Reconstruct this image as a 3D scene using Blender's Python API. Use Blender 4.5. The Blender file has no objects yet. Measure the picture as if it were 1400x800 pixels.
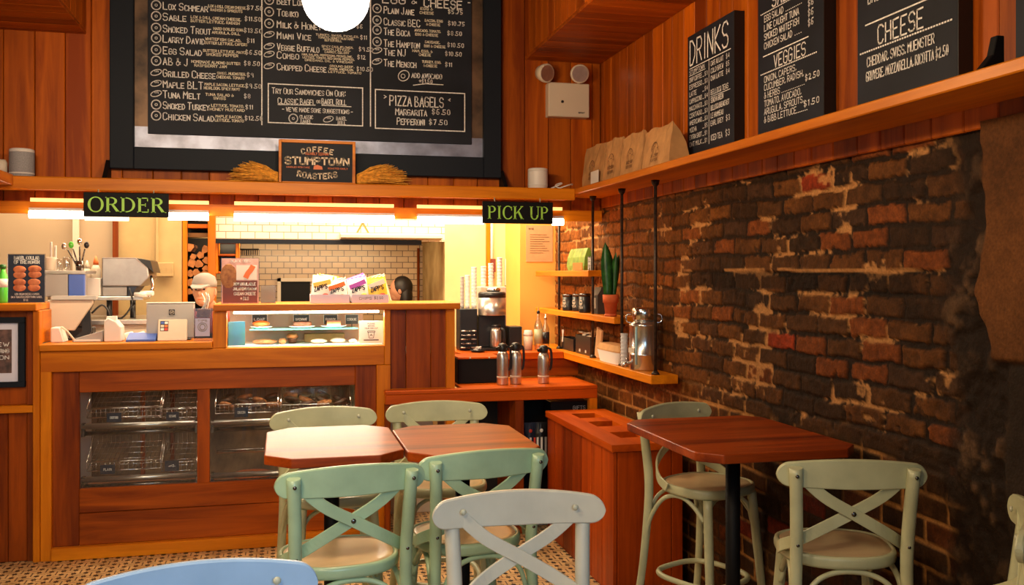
import bpy, bmesh, math, random
import numpy as np
from mathutils import Vector, Matrix
random.seed(7)
R_ = random.Random(11)
SC = bpy.context.scene
COL = SC.collection

# ------------------------------------------------------------------ camera
F, H, VX, VY = 1274.0, 1.55, 388.0, 376.0
TH = math.atan((700 - VX) / F)
SN, CS = math.sin(TH), math.cos(TH)
cam = bpy.data.cameras.new('camera'); camo = bpy.data.objects.new('camera', cam); COL.objects.link(camo)
camo.location = (0, 0, H); camo.rotation_euler = (math.pi / 2, 0, -TH)
cam.sensor_width = 36; cam.lens = 36 * F / 1400; cam.shift_y = -(400 - VY) / 1400
cam.clip_start = 0.05
SC.camera = camo
# ------------------------------------------------------------------ view
SC.view_settings.view_transform = 'Standard'; SC.view_settings.look = 'None'
SC.view_settings.gamma = 1; SC.view_settings.use_curve_mapping = False
SC.view_settings.exposure = 0.0
# ------------------------------------------------------------------ world + daylight from the shop front behind the camera
W = bpy.data.worlds.new('world'); SC.world = W; W.use_nodes = True
W.node_tree.nodes['Background'].inputs[0].default_value = (1.0, 0.62, 0.36, 1)
W.node_tree.nodes['Background'].inputs[1].default_value = 0.035
def area(name, loc, target, sx, sy, power, color, spread=math.pi):
    l = bpy.data.lights.new(name, 'AREA'); l.shape = 'RECTANGLE'; l.size = sx; l.size_y = sy
    l.energy = power; l.color = color; l.spread = spread
    o = bpy.data.objects.new(name, l); COL.objects.link(o); o.location = loc
    d = Vector(target) - Vector(loc); o.rotation_euler = d.to_track_quat('-Z', 'Y').to_euler()
    return o
DAY = (0.62, 0.82, 1.0); WARM = (1.0, 0.66, 0.34)
area('shopfront_daylight', (-1.6, -2.2, 1.9), (0.3, 3.0, 1.0), 2.6, 2.2, 9, DAY)
area('added_cool_fill', (.55, -.7, 1.8), (-.15, 2.3, .8), 1.1, 1.1, 8, (.50, .78, 1.0), math.radians(75))  # added unseen fill cooling the nearest stools; no window stands here
area('kitchen_ceiling_light', (0.0, 6.75, 2.68), (0.0, 6.75, 0), 4.2, 0.5, 115, (1.0, 0.80, 0.52))
area('added_niche_fill', (0.15, 7.34, 1.80), (0.15, 8.4, 1.35), 1.5, 0.10, 13, (1.0, 0.78, 0.46))  # added unseen fill to brighten the niche tiles
area('added_station_fill', (1.25, 6.3, 2.62), (1.2, 7.0, 1.5), 0.9, 0.3, 32, (1.0, 0.80, 0.50))  # added unseen fill to brighten the kitchen walls behind the corner counter

# ------------------------------------------------------------------ where a line of sight meets a plane of the place
def ray(px, py):
    l = (px - 700) / F
    return SN + l * CS, CS - l * SN, (VY - py) / F
def AY(px, py, Y):
    r = ray(px, py); t = Y / r[1]; return Vector((r[0] * t, Y, H + r[2] * t))
def AX(px, py, X):
    r = ray(px, py); t = X / r[0]; return Vector((X, r[1] * t, H + r[2] * t))
def AZ(px, py, z):
    r = ray(px, py); t = (z - H) / r[2]; return Vector((r[0] * t, r[1] * t, z))
def XA(px, Y): return AY(px, 400, Y).x
def YX(px, X): return AX(px, 400, X).y

# ------------------------------------------------------------------ materials
def newmat(name):
    m = bpy.data.materials.new(name); m.use_nodes = True
    nt = m.node_tree; b = nt.nodes['Principled BSDF']
    return m, nt, b
def plain(name, c, rough=.5, metal=0, noise=0.0, nscale=20, coat=0, spec=.5, bump=0, c2=None):
    m, nt, b = newmat(name)
    b.inputs['Roughness'].default_value = rough; b.inputs['Metallic'].default_value = metal
    b.inputs['Coat Weight'].default_value = coat; b.inputs['Coat Roughness'].default_value = .12
    b.inputs['Specular IOR Level'].default_value = spec
    tc = nt.nodes.new('ShaderNodeTexCoord'); n = nt.nodes.new('ShaderNodeTexNoise')
    n.inputs['Scale'].default_value = nscale; n.inputs['Detail'].default_value = 5
    nt.links.new(tc.outputs['Object'], n.inputs['Vector'])
    r = nt.nodes.new('ShaderNodeValToRGB')
    lo = c2 if c2 else tuple(x * (1 - noise) for x in c); hi = c if c2 else tuple(min(1, x * (1 + noise)) for x in c)
    r.color_ramp.elements[0].color = (*lo, 1); r.color_ramp.elements[1].color = (*hi, 1)
    r.color_ramp.elements[0].position = .35; r.color_ramp.elements[1].position = .65
    nt.links.new(n.outputs['Fac'], r.inputs['Fac']); nt.links.new(r.outputs['Color'], b.inputs['Base Color'])
    if bump:
        bp = nt.nodes.new('ShaderNodeBump'); bp.inputs['Strength'].default_value = bump; bp.inputs['Distance'].default_value = .004
        nt.links.new(n.outputs['Fac'], bp.inputs['Height']); nt.links.new(bp.outputs['Normal'], b.inputs['Normal'])
    return m
def emit(name, c, s):
    m, nt, b = newmat(name)
    b.inputs['Base Color'].default_value = (.8, .8, .8, 1)
    b.inputs['Emission Color'].default_value = (*c, 1); b.inputs['Emission Strength'].default_value = s
    return m
def wood(name, dark, light, axis='X', rough=.38, coat=.15, var=.35, sc=1.0):
    m, nt, b = newmat(name); N = nt.nodes; L = nt.links
    tc = N.new('ShaderNodeTexCoord'); geo = N.new('ShaderNodeNewGeometry')
    mp = N.new('ShaderNodeMapping')
    s = {'X': (.9, 14, 14), 'Y': (14, .9, 14), 'Z': (14, 14, .9)}[axis]
    mp.inputs['Scale'].default_value = [x * sc for x in s]
    mul = N.new('ShaderNodeMath'); mul.operation = 'MULTIPLY'; mul.inputs[1].default_value = 37.0
    L.new(geo.outputs['Random Per Island'], mul.inputs[0])
    add = N.new('ShaderNodeVectorMath'); add.operation = 'ADD'
    L.new(tc.outputs['Object'], mp.inputs['Vector']); L.new(mp.outputs['Vector'], add.inputs[0]); L.new(mul.outputs[0], add.inputs[1])
    n = N.new('ShaderNodeTexNoise'); n.inputs['Scale'].default_value = 1.5; n.inputs['Detail'].default_value = 7
    n.inputs['Roughness'].default_value = .62; n.inputs['Distortion'].default_value = .9
    L.new(add.outputs[0], n.inputs['Vector'])
    n2 = N.new('ShaderNodeTexNoise'); n2.inputs['Scale'].default_value = .45; n2.inputs['Detail'].default_value = 2
    L.new(add.outputs[0], n2.inputs['Vector'])
    mx = N.new('ShaderNodeMath'); mx.operation = 'MULTIPLY_ADD'; mx.inputs[1].default_value = .55
    L.new(n2.outputs['Fac'], mx.inputs[0])
    h2 = N.new('ShaderNodeMath'); h2.operation = 'MULTIPLY'; h2.inputs[1].default_value = .45
    L.new(n.outputs['Fac'], h2.inputs[0]); L.new(h2.outputs[0], mx.inputs[2])
    r = N.new('ShaderNodeValToRGB'); r.color_ramp.elements[0].position = .39; r.color_ramp.elements[1].position = .62
    r.color_ramp.elements[0].color = (*dark, 1); r.color_ramp.elements[1].color = (*light, 1)
    L.new(mx.outputs[0], r.inputs['Fac'])
    mr = N.new('ShaderNodeMapRange'); mr.inputs['To Min'].default_value = 1 - var; mr.inputs['To Max'].default_value = 1 + var * .45
    L.new(geo.outputs['Random Per Island'], mr.inputs['Value'])
    hv = N.new('ShaderNodeHueSaturation'); L.new(mr.outputs[0], hv.inputs['Value']); L.new(r.outputs['Color'], hv.inputs['Color'])
    L.new(hv.outputs['Color'], b.inputs['Base Color'])
    b.inputs['Roughness'].default_value = rough; b.inputs['Coat Weight'].default_value = coat; b.inputs['Coat Roughness'].default_value = .22; b.inputs['Specular IOR Level'].default_value = .22
    bp = N.new('ShaderNodeBump'); bp.inputs['Strength'].default_value = .12; bp.inputs['Distance'].default_value = .002
    L.new(n.outputs['Fac'], bp.inputs['Height']); L.new(bp.outputs['Normal'], b.inputs['Normal'])
    return m
def glass(name, tint=(1, 1, 1), refl=.10, rough=.02):
    m, nt, b = newmat(name); N = nt.nodes; L = nt.links
    N.remove(b); out = N['Material Output']
    tr = N.new('ShaderNodeBsdfTransparent'); tr.inputs[0].default_value = (*tint, 1)
    gl = N.new('ShaderNodeBsdfGlossy'); gl.inputs['Roughness'].default_value = rough
    fr = N.new('ShaderNodeFresnel'); fr.inputs['IOR'].default_value = 1.5
    ad = N.new('ShaderNodeMath'); ad.operation = 'MULTIPLY_ADD'; ad.inputs[1].default_value = .35; ad.inputs[2].default_value = refl * .3
    L.new(fr.outputs[0], ad.inputs[0])
    mx = N.new('ShaderNodeMixShader'); L.new(ad.outputs[0], mx.inputs[0]); L.new(tr.outputs[0], mx.inputs[1]); L.new(gl.outputs[0], mx.inputs[2])
    L.new(mx.outputs[0], out.inputs['Surface'])
    return m
def tilemat(name, c1, c2, mortar, w, h, axes='XZ'):
    m, nt, b = newmat(name); N = nt.nodes; L = nt.links
    tc = N.new('ShaderNodeTexCoord'); sp = N.new('ShaderNodeSeparateXYZ'); cb = N.new('ShaderNodeCombineXYZ')
    L.new(tc.outputs['Object'], sp.inputs[0])
    L.new(sp.outputs[axes[0]], cb.inputs[0]); L.new(sp.outputs[axes[1]], cb.inputs[1])
    br = N.new('ShaderNodeTexBrick'); br.inputs['Scale'].default_value = 1.0
    br.inputs['Brick Width'].default_value = w; br.inputs['Row Height'].default_value = h
    br.inputs['Mortar Size'].default_value = .0032; br.inputs['Color1'].default_value = (*c1, 1)
    br.inputs['Color2'].default_value = (*c2, 1); br.inputs['Mortar'].default_value = (*mortar, 1)
    L.new(cb.outputs[0], br.inputs['Vector']); L.new(br.outputs['Color'], b.inputs['Base Color'])
    b.inputs['Roughness'].default_value = .3
    return m
def floormat():
    # basket-weave mosaic: beige slips in pairs, alternately turned, with a small black dot at each crossing
    m, nt, b = newmat('basketweave_mosaic'); N = nt.nodes; L = nt.links
    tc = N.new('ShaderNodeTexCoord'); mp = N.new('ShaderNodeMapping'); mp.inputs['Scale'].default_value = (17, 17, 17)
    L.new(tc.outputs['Object'], mp.inputs['Vector']); sp = N.new('ShaderNodeSeparateXYZ'); L.new(mp.outputs[0], sp.inputs[0])
    def M(op, a, bb=None, cc=None):
        n = N.new('ShaderNodeMath'); n.operation = op
        for i, v in enumerate((a, bb, cc)):
            if v is None: continue
            if isinstance(v, (int, float)): n.inputs[i].default_value = v
            else: L.new(v, n.inputs[i])
        return n.outputs[0]
    u, v = sp.outputs['X'], sp.outputs['Y']
    fu, fv = M('FRACT', u), M('FRACT', v)
    cu, cv = M('FLOOR', u), M('FLOOR', v)
    ck = M('MODULO', M('ADD', M('ADD', cu, cv), 1000.0), 2.0)
    au, av = M('ABSOLUTE', M('SUBTRACT', fu, .5)), M('ABSOLUTE', M('SUBTRACT', fv, .5))
    # dot at the cell corners
    dot = M('MULTIPLY', M('GREATER_THAN', au, .30), M('GREATER_THAN', av, .30))
    mid = M('ADD', M('MULTIPLY', ck, M('LESS_THAN', au, .05)), M('MULTIPLY', M('SUBTRACT', 1.0, ck), M('LESS_THAN', av, .05)))
    edge = M('MAXIMUM', M('MULTIPLY', ck, M('GREATER_THAN', au, .455)), M('MULTIPLY', M('SUBTRACT', 1.0, ck), M('GREATER_THAN', av, .455)))
    gr = M('MINIMUM', M('ADD', mid, edge), 1.0)
    no = N.new('ShaderNodeTexNoise'); no.inputs['Scale'].default_value = .6; L.new(mp.outputs[0], no.inputs['Vector'])
    r = N.new('ShaderNodeValToRGB'); r.color_ramp.elements[0].color = (.46, .27, .11, 1); r.color_ramp.elements[1].color = (.72, .47, .22, 1)
    r.color_ramp.elements[0].position = .3; r.color_ramp.elements[1].position = .7
    L.new(no.outputs['Fac'], r.inputs['Fac'])
    def MIX(f, a, c):
        x = N.new('ShaderNodeMix'); x.data_type = 'RGBA'; L.new(f, x.inputs[0]); L.new(a, x.inputs[6]); x.inputs[7].default_value = (*c, 1); return x.outputs[2]
    c = MIX(gr, r.outputs['Color'], (.10, .06, .035)); c = MIX(dot, c, (.012, .009, .008))
    L.new(c, b.inputs['Base Color']); b.inputs['Roughness'].default_value = .38
    return m

M = {}
M['wall_wood'] = wood('cedar_planks_upright', (.24, .038, .001), (.60, .135, .003), 'Z', .5, 0, .45)
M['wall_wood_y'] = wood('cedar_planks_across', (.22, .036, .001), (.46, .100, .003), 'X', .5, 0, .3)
M['trim_x'] = wood('fir_trim_lengthwise', (.46, .115, .002), (.76, .245, .005), 'X', .4, .03, .14)
M['trim_y'] = wood('fir_trim_depthwise', (.46, .115, .002), (.76, .245, .005), 'Y', .4, .03, .14)
M['trim_z'] = wood('fir_trim_upright', (.46, .115, .002), (.76, .245, .005), 'Z', .4, .03, .14)
M['plank_x'] = wood('stained_plank_lengthwise', (.16, .026, .001), (.42, .088, .003), 'X', .42, .03, .28)
M['plank_z'] = wood('stained_plank_upright', (.11, .016, .001), (.34, .066, .002), 'Z', .42, .03, .48)
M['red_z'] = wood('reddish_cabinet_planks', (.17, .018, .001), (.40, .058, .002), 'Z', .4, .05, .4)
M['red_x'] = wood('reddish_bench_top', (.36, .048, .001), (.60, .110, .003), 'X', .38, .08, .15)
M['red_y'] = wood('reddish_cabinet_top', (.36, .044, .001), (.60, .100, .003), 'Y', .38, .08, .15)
M['table'] = wood('lacquered_table_top', (.13, .014, .002), (.40, .062, .004), 'X', .44, .13, .1, 1.3)
M['table_side'] = wood('lacquered_table_edge', (.10, .014, .002), (.2, .035, .004), 'X', .36, .2, .1)
M['dark'] = plain('black_paint', (.004, .004, .005), .6, spec=.2)
M['hole'] = plain('dark_hollow', (.010, .006, .004), .8)
M['frame'] = plain('blue_black_frame', (.005, .009, .017), .6, spec=.25)
M['slate'] = plain('chalkboard_slate', (.012, .015, .024), .6, noise=.3, nscale=3, spec=.25)
M['slate_side'] = plain('chalkboard_edge', (.006, .006, .006), .5)
M['chalk'] = plain('chalk', (.95, .92, .88), .9, noise=.25, nscale=150)
M['chalk_warm'] = plain('warm_chalk', (1.0, .84, .68), .9, noise=.2, nscale=150)
M['galv'] = plain('galvanised_sheet', (.34, .37, .50), .38, .55, nscale=9, c2=(.20, .21, .27), bump=.3)  # blue reflection on the menu mount is put into this colour
M['galvrust'] = plain('rusted_sheet', (.20, .12, .07), .45, .45, nscale=6, c2=(.035, .025, .02), bump=.3)  # rust, with the side strips' reflection mixed into the brown
M['iron'] = plain('black_iron_pipe', (.05, .035, .028), .42, .6, noise=.4, nscale=60)
M['satin'] = plain('satin_steel', (.34, .32, .32), .38, .9, noise=.06, nscale=20)
M['steel'] = plain('brushed_steel', (.62, .59, .56), .30, .9, noise=.08, nscale=30)
M['chrome'] = plain('chrome', (.75, .74, .72), .17, 1)
M['darksteel'] = plain('dark_steel', (.16, .15, .15), .25, 1, noise=.1)
M['white'] = plain('white_plastic', (.74, .70, .66), .45)
M['offwhite'] = plain('cream_plastic', (.66, .56, .44), .5)
M['grey'] = plain('grey_fabric', (.30, .29, .30), .8, noise=.15, nscale=200)
M['greyplastic'] = plain('grey_plastic', (.36, .34, .33), .45)
M['black'] = plain('black_plastic', (.012, .012, .014), .35)
M['kraft'] = plain('kraft_paper', (.52, .27, .10), .8, noise=.14, nscale=14, bump=.25)
M['kraft_ink'] = plain('brown_ink', (.16, .075, .03), .8)
M['paper'] = plain('white_paper', (.78, .74, .70), .8)
M['manila'] = plain('tan_paper', (.62, .36, .17), .8, noise=.05)
M['sage'] = plain('sage_green_paint', (.45, .47, .29), .36, noise=.10, nscale=9, coat=.2)
M['sage_cool'] = plain('sage_paint_cool_lit', (.34, .50, .33), .36, noise=.10, nscale=9, coat=.2)  # sage paint as lit by cool daylight, tint put into the colour
M['sage_pale'] = plain('sage_paint_daylight_sheen', (.52, .52, .45), .36, noise=.06, nscale=9, coat=.2)  # sage paint with a pale daylight reflection put into the colour
M['sage_sky'] = plain('sage_paint_sky_reflection', (.26, .42, .66), .34, noise=.06, nscale=9, coat=.2)  # sage paint with the blue sky reflection put into the colour
M['sage_seat'] = plain('worn_cream_seat', (.62, .46, .26), .34, nscale=7, c2=(.50, .39, .22), coat=.2)
M['worn'] = plain('bare_wood_wear', (.32, .12, .05), .6)
M['bolt'] = plain('painted_bolt_head', (.44, .46, .36), .35)
M['yellowwall'] = plain('cream_painted_wall', (.70, .52, .25), .55, noise=.06, nscale=5)
M['creamwall'] = plain('cream_painted_brick', (.46, .32, .14), .6, noise=.10, nscale=4)
M['orangewall'] = plain('warm_yellow_wall', (.88, .45, .09), .5, noise=.04, nscale=3)
M['frp'] = plain('tan_wall_panel', (.46, .34, .22), .35, noise=.04, nscale=2)
M['plaster'] = plain('stained_niche_plaster', (.52, .37, .17), .7, nscale=6, c2=(.36, .23, .09))
M['hoodtile'] = tilemat('white_hood_tiles', (.80, .70, .54), (.76, .66, .50), (.28, .20, .12), .104, .052)
M['backtile'] = tilemat('tan_niche_tiles', (.62, .42, .22), (.52, .35, .18), (.10, .06, .03), .104, .052)
M['floor'] = floormat()
M['glass'] = glass('window_glass', (.93, .95, .95), .10)
M['caseglass'] = glass('display_case_glass', (.98, .99, .99), .03)
M['shelfglass'] = plain('teal_glass_edge', (.10, .50, .48), .1)
M['clear'] = glass('clear_plastic', (.86, .86, .86), .4, .08)
M['terracotta'] = plain('terracotta', (.66, .13, .035), .75, noise=.1, nscale=30)
M['leaf'] = plain('sansevieria_leaf', (.035, .16, .03), .35, nscale=30, c2=(.012, .07, .015))
M['leafedge'] = plain('leaf_yellow_edge', (.25, .30, .05), .4)
M['green'] = plain('green_foil', (.22, .36, .05), .4, nscale=20, c2=(.10, .20, .03))
M['brightgreen'] = plain('bright_green_plastic', (.10, .55, .05), .3)
M['orange'] = plain('orange_print', (.75, .16, .03), .5)
M['red'] = plain('red_print', (.62, .05, .03), .5)
M['darkbag'] = plain('charcoal_bag', (.045, .040, .038), .5)
M['cupgrey'] = plain('cloudy_cup_plastic', (.50, .50, .54), .25)
M['urn'] = plain('polished_urn_steel', (.70, .69, .68), .24, .95)
M['teal'] = plain('teal_card', (.06, .36, .36), .5, nscale=5, c2=(.05, .22, .55))
M['blue'] = plain('blue_print', (.06, .13, .50), .4)
M['navy'] = plain('navy_card', (.010, .018, .045), .5)
M['purple'] = plain('purple_foil', (.45, .08, .50), .35)
M['yellowfoil'] = plain('yellow_foil', (.85, .50, .05), .35)
M['pinkprint'] = plain('pink_print', (.72, .42, .40), .5, nscale=25, c2=(.55, .28, .24))
M['maroon'] = plain('maroon_print', (.16, .03, .02), .5)
M['lilac'] = plain('lilac_card', (.48, .50, .72), .6)
M['bread'] = plain('baked_crust', (.42, .17, .05), .6, nscale=40, c2=(.22, .07, .02))
M['darkbread'] = plain('dark_bagel_crust', (.10, .04, .018), .5, nscale=60, c2=(.03, .014, .008))
M['cake'] = plain('chocolate_cake', (.10, .035, .015), .6, noise=.3, nscale=60)
M['logbark'] = plain('log_bark', (.16, .06, .025), .9, noise=.4, nscale=40)
M['logend'] = plain('log_end_grain', (.34, .125, .03), .8, noise=.25, nscale=30)
M['wheat'] = plain('dried_wheat', (.85, .38, .05), .7, noise=.3, nscale=60)
M['skin'] = plain('skin', (.55, .26, .15), .5, noise=.06)
M['hair'] = plain('dark_hair', (.012, .009, .008), .5)
M['cap'] = plain('grey_cap_cloth', (.30, .27, .25), .9)
M['shirt'] = plain('red_shirt_cloth', (.42, .07, .04), .9)
M['apron'] = plain('dark_apron_cloth', (.02, .022, .03), .9)
M['jeans'] = plain('dark_trouser_cloth', (.03, .035, .06), .9)
M['signgreen'] = plain('lime_sign_paint', (.40, .78, .10), .5)
M['signgold'] = plain('cream_sign_paint', (.82, .66, .48), .6)
M['tube'] = emit('fluorescent_glow', (1.0, .82, .58), 14)
M['ledge_glow'] = emit('ledge_reflection_glow', (1.0, .50, .12), 1.6)  # glow for the bright line along the header ledge, not a lamp
M['globe'] = emit('opal_globe_glow', (1.0, .90, .84), 5.5)
M['caseglow'] = emit('case_lamp_glow', (1.0, .88, .68), 9)
M['photo'] = plain('dark_photo_print', (.05, .035, .035), .4, nscale=22, c2=(.22, .12, .10))
M['bagelphoto'] = plain('bagel_photo_print', (.75, .25, .10), .45, nscale=25, c2=(.45, .10, .03))
M['canlabel'] = plain('cream_label', (.62, .52, .42), .6)
M['mat'] = plain('picture_mat', (.80, .80, .95), .7)

# ------------------------------------------------------------------ mesh collector
ORG = {}
class MB:
    def __init__(s): s.v = []; s.f = []; s.m = []; s.sm = []
    def face(s, idx, mi=0, sm=False): s.f.append(tuple(idx)); s.m.append(mi); s.sm.append(sm)
    def add(s, verts, faces, mi=0, sm=False, T=None):
        o = len(s.v)
        for p in verts:
            p = Vector(p); s.v.append(T @ p if T else p)
        for f in faces: s.face([o + i for i in f], mi, sm)
        return s
    def box(s, x0, x1, y0, y1, z0, z1, mi=0, T=None):
        x0, x1 = min(x0, x1), max(x0, x1); y0, y1 = min(y0, y1), max(y0, y1); z0, z1 = min(z0, z1), max(z0, z1)
        return s.add([(x0, y0, z0), (x1, y0, z0), (x1, y1, z0), (x0, y1, z0), (x0, y0, z1), (x1, y0, z1), (x1, y1, z1), (x0, y1, z1)],
              [(3, 2, 1, 0), (4, 5, 6, 7), (0, 1, 5, 4), (1, 2, 6, 5), (2, 3, 7, 6), (3, 0, 4, 7)], mi, False, T)
    def prism(s, poly, a0, a1, axis='Z', mi=0, T=None):
        # poly CCW seen from +axis
        def P(p, a):
            return {'Z': (p[0], p[1], a), 'Y': (p[0], a, p[1]), 'X': (a, p[0], p[1])}[axis]
        n = len(poly); v = [P(p, a0) for p in poly] + [P(p, a1) for p in poly]
        f = [tuple(range(n))[::-1], tuple(range(n, 2 * n))] + [(i, (i + 1) % n, n + (i + 1) % n, n + i) for i in range(n)]
        if axis == 'Y': f = [q[::-1] for q in f]
        return s.add(v, f, mi, False, T)
    def tube(s, pts, r, n=8, closed=False, mi=0, sx=1.0, sm=True, T=None, up=None):
        pts = [Vector(p) for p in pts]; k = len(pts)
        rs = r if isinstance(r, (list, tuple)) else [r] * k
        def tan(i):
            a = pts[(i - 1) % k] if (closed or i > 0) else pts[i]; b = pts[(i + 1) % k] if (closed or i < k - 1) else pts[i]
            return (b - a).normalized()
        t = tan(0); ref = Vector(up) if up else (Vector((0, 0, 1)) if abs(t.z) < .9 else Vector((1, 0, 0)))
        u = (ref - t * ref.dot(t)).normalized(); v = []
        for i in range(k):
            t = tan(i); u = (u - t * u.dot(t)).normalized(); w = t.cross(u)
            for j in range(n):
                a = 2 * math.pi * j / n; v.append(pts[i] + (u * math.cos(a) * sx + w * math.sin(a)) * rs[i])
        f = []
        for i in range(k if closed else k - 1):
            i2 = (i + 1) % k
            for j in range(n): f.append((i * n + j, i * n + (j + 1) % n, i2 * n + (j + 1) % n, i2 * n + j))
        s.add(v, f, mi, sm, T)
        if not closed:
            o = len(s.v) - len(v)
            s.face([o + j for j in range(n)][::-1], mi); s.face([o + (k - 1) * n + j for j in range(n)], mi)
        return s
    def sweep(s, pts, w, t, up, mi=0, T=None):
        # rectangular bar of width w (along up) and thickness t along a path; up may be one vector or one per point
        pts = [Vector(p) for p in pts]; k = len(pts); v = []
        for i in range(k):
            a = pts[max(i - 1, 0)]; b = pts[min(i + 1, k - 1)]; tg = (b - a).normalized()
            U = Vector(up[i]) if isinstance(up[0], (tuple, list, Vector)) else Vector(up)
            U = (U - tg * U.dot(tg)).normalized(); nrm = tg.cross(U)
            ww = w[i] if isinstance(w, (list, tuple)) else w
            for (a1, b1) in ((-.5, -.5), (.5, -.5), (.5, .5), (-.5, .5)): v.append(pts[i] + U * (a1 * ww) + nrm * (b1 * t))
        f = [(0, 1, 2, 3)[::-1], tuple(4 * (k - 1) + j for j in range(4))]
        for i in range(k - 1):
            for j in range(4): f.append((4 * i + j, 4 * i + (j + 1) % 4, 4 * i + 4 + (j + 1) % 4, 4 * i + 4 + j))
        return s.add(v, f, mi, False, T)
    def lathe(s, c, prof, n=20, mi=0, sm=True, T=None):
        v = []; f = []
        for (r, z) in prof:
            for j in range(n):
                a = 2 * math.pi * j / n; v.append((c[0] + r * math.cos(a), c[1] + r * math.sin(a), c[2] + z))
        for i in range(len(prof) - 1):
            for j in range(n): f.append((i * n + j, i * n + (j + 1) % n, (i + 1) * n + (j + 1) % n, (i + 1) * n + j))
        s.add(v, f, mi, sm, T); o = len(s.v) - len(v)
        if prof[0][0] > 1e-5: s.face([o + j for j in range(n)][::-1], mi)
        if prof[-1][0] > 1e-5: s.face([o + (len(prof) - 1) * n + j for j in range(n)], mi)
        return s
    def ball(s, c, r, n=16, k=9, mi=0, T=None):
        rx, ry, rz = r if isinstance(r, (tuple, list)) else (r, r, r)
        v = []; f = []
        for i in range(k + 1):
            p = math.pi * i / k
            for j in range(n):
                a = 2 * math.pi * j / n; v.append((c[0] + rx * math.sin(p) * math.cos(a), c[1] + ry * math.sin(p) * math.sin(a), c[2] - rz * math.cos(p)))
        for i in range(k):
            for j in range(n): f.append((i * n + j, i * n + (j + 1) % n, (i + 1) * n + (j + 1) % n, (i + 1) * n + j))
        return s.add(v, f, mi, True, T)
    def build(s, name, mat, parent=None, bevel=0, seg=1, sub=0):
        me = bpy.data.meshes.new(name)
        off = Vector(ORG.get(parent.name, (0, 0, 0))) if parent else Vector((0, 0, 0))
        me.from_pydata([tuple(p - off) for p in s.v], [], s.f)
        for m_ in (mat if isinstance(mat, list) else [mat]): me.materials.append(m_)
        me.polygons.foreach_set('material_index', s.m); me.polygons.foreach_set('use_smooth', s.sm)
        bm = bmesh.new(); bm.from_mesh(me); bmesh.ops.remove_doubles(bm, verts=bm.verts, dist=1e-6)
        bmesh.ops.recalc_face_normals(bm, faces=bm.faces); bm.to_mesh(me); bm.free()
        o = bpy.data.objects.new(name, me); COL.objects.link(o)
        if parent: o.parent = parent; ORG[o.name] = tuple(off)
        if bevel:
            b = o.modifiers.new('b', 'BEVEL'); b.width = bevel; b.segments = seg; b.limit_method = 'ANGLE'; b.angle_limit = math.radians(40)
        if sub:
            b = o.modifiers.new('s', 'SUBSURF'); b.levels = sub; b.render_levels = sub
        return o
def thing(name, label, cat, loc=(0, 0, 0), group=None):
    o = bpy.data.objects.new(name, None); COL.objects.link(o); o.location = loc; o.empty_display_size = .1
    ORG[o.name] = tuple(loc); tag(o, label, cat, group); return o
def tag(o, label, cat, group=None):
    o['label'] = label; o['category'] = cat
    if group: o['group'] = group
    return o
def struct(o): o['kind'] = 'structure'; return o
def copy_tree(src, parent=None):
    c = src.copy(); COL.objects.link(c)
    if parent: c.parent = parent
    for ch in list(src.children): copy_tree(ch, c)
    return c
def bx(name, mat, parent, x0, x1, y0, y1, z0, z1, bevel=.003):
    return MB().box(x0, x1, y0, y1, z0, z1).build(name, mat, parent, bevel)

# ------------------------------------------------------------------ chalk writing: single-stroke capitals
GL = {'A': "00 26 40|12 32", 'B': "00 06 26 35 34 23 03|23 42 41 30 00", 'C': "45 36 16 05 01 10 30 41", 'D': "00 06 26 44 42 20 00",
 'E': "40 00 06 46|03 33", 'F': "00 06 46|03 33", 'G': "45 36 16 05 01 10 30 41 43 23", 'H': "00 06|40 46|03 43", 'I': "10 16", 'J': "01 10 20 31 36",
 'K': "00 06|46 03 40", 'L': "06 00 40", 'M': "00 06 23 46 40", 'N': "00 06 40 46", 'O': "16 05 01 10 30 41 45 36 16", 'P': "00 06 36 45 44 33 03",
 'Q': "16 05 01 10 30 41 45 36 16|22 40", 'R': "00 06 36 45 44 33 03|23 40", 'S': "45 36 16 05 04 13 33 42 41 30 10 01", 'T': "06 46|26 20",
 'U': "06 01 10 30 41 46", 'V': "06 20 46", 'W': "06 10 24 30 46", 'X': "00 46|06 40", 'Y': "06 23 46|23 20", 'Z': "06 46 00 40",
 '0': "16 05 01 10 20 31 35 26 16", '1': "05 16 10", '2': "05 16 26 35 34 00 40", '3': "05 16 26 35 34 23 13|23 32 31 20 10 01", '4': "30 36 02 42",
 '5': "36 06 03 23 32 31 20 00", '6': "36 16 04 01 10 20 31 32 23 03", '7': "06 36 10", '8': "13 04 05 16 26 35 34 23 13 02 01 10 20 31 32 23",
 '9': "30 35 26 16 05 04 13 23 34", '&': "41 15 16 26 25 02 01 10 20 43", '$': "35 26 16 05 04 13 23 32 31 20 10 01|17 1:", '.': "10 11", ',': "11 00",
 '-': "03 33", '+': "03 43|21 25", ':': "11 12|14 15", "'": "15 16", '!': "16 12|10 11", '/': "00 36", '>': "05 33 01", '<': "35 03 31", '*': "03 43|15 31|11 35", ' ': ""}
def glyph(ch):
    out = []
    for st in GL.get(ch.upper(), "").split('|'):
        p = []
        for t in st.split():
            p.append((int(t[0]), -1 if t[1] == ':' else int(t[1])))
        if p: out.append(p)
    return out
def textwidth(s, small=1.0):
    w = 0
    for i, ch in enumerate(s):
        k = small if ch.islower() else 1.0; ch = ch.upper()
        w += {' ': 2.6, 'I': 3.2, '.': 2.4, ',': 2.4, "'": 2.6, ':': 2.6, '1': 3.2}.get(ch, 5.6) * k
    return w - 1.4
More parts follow.
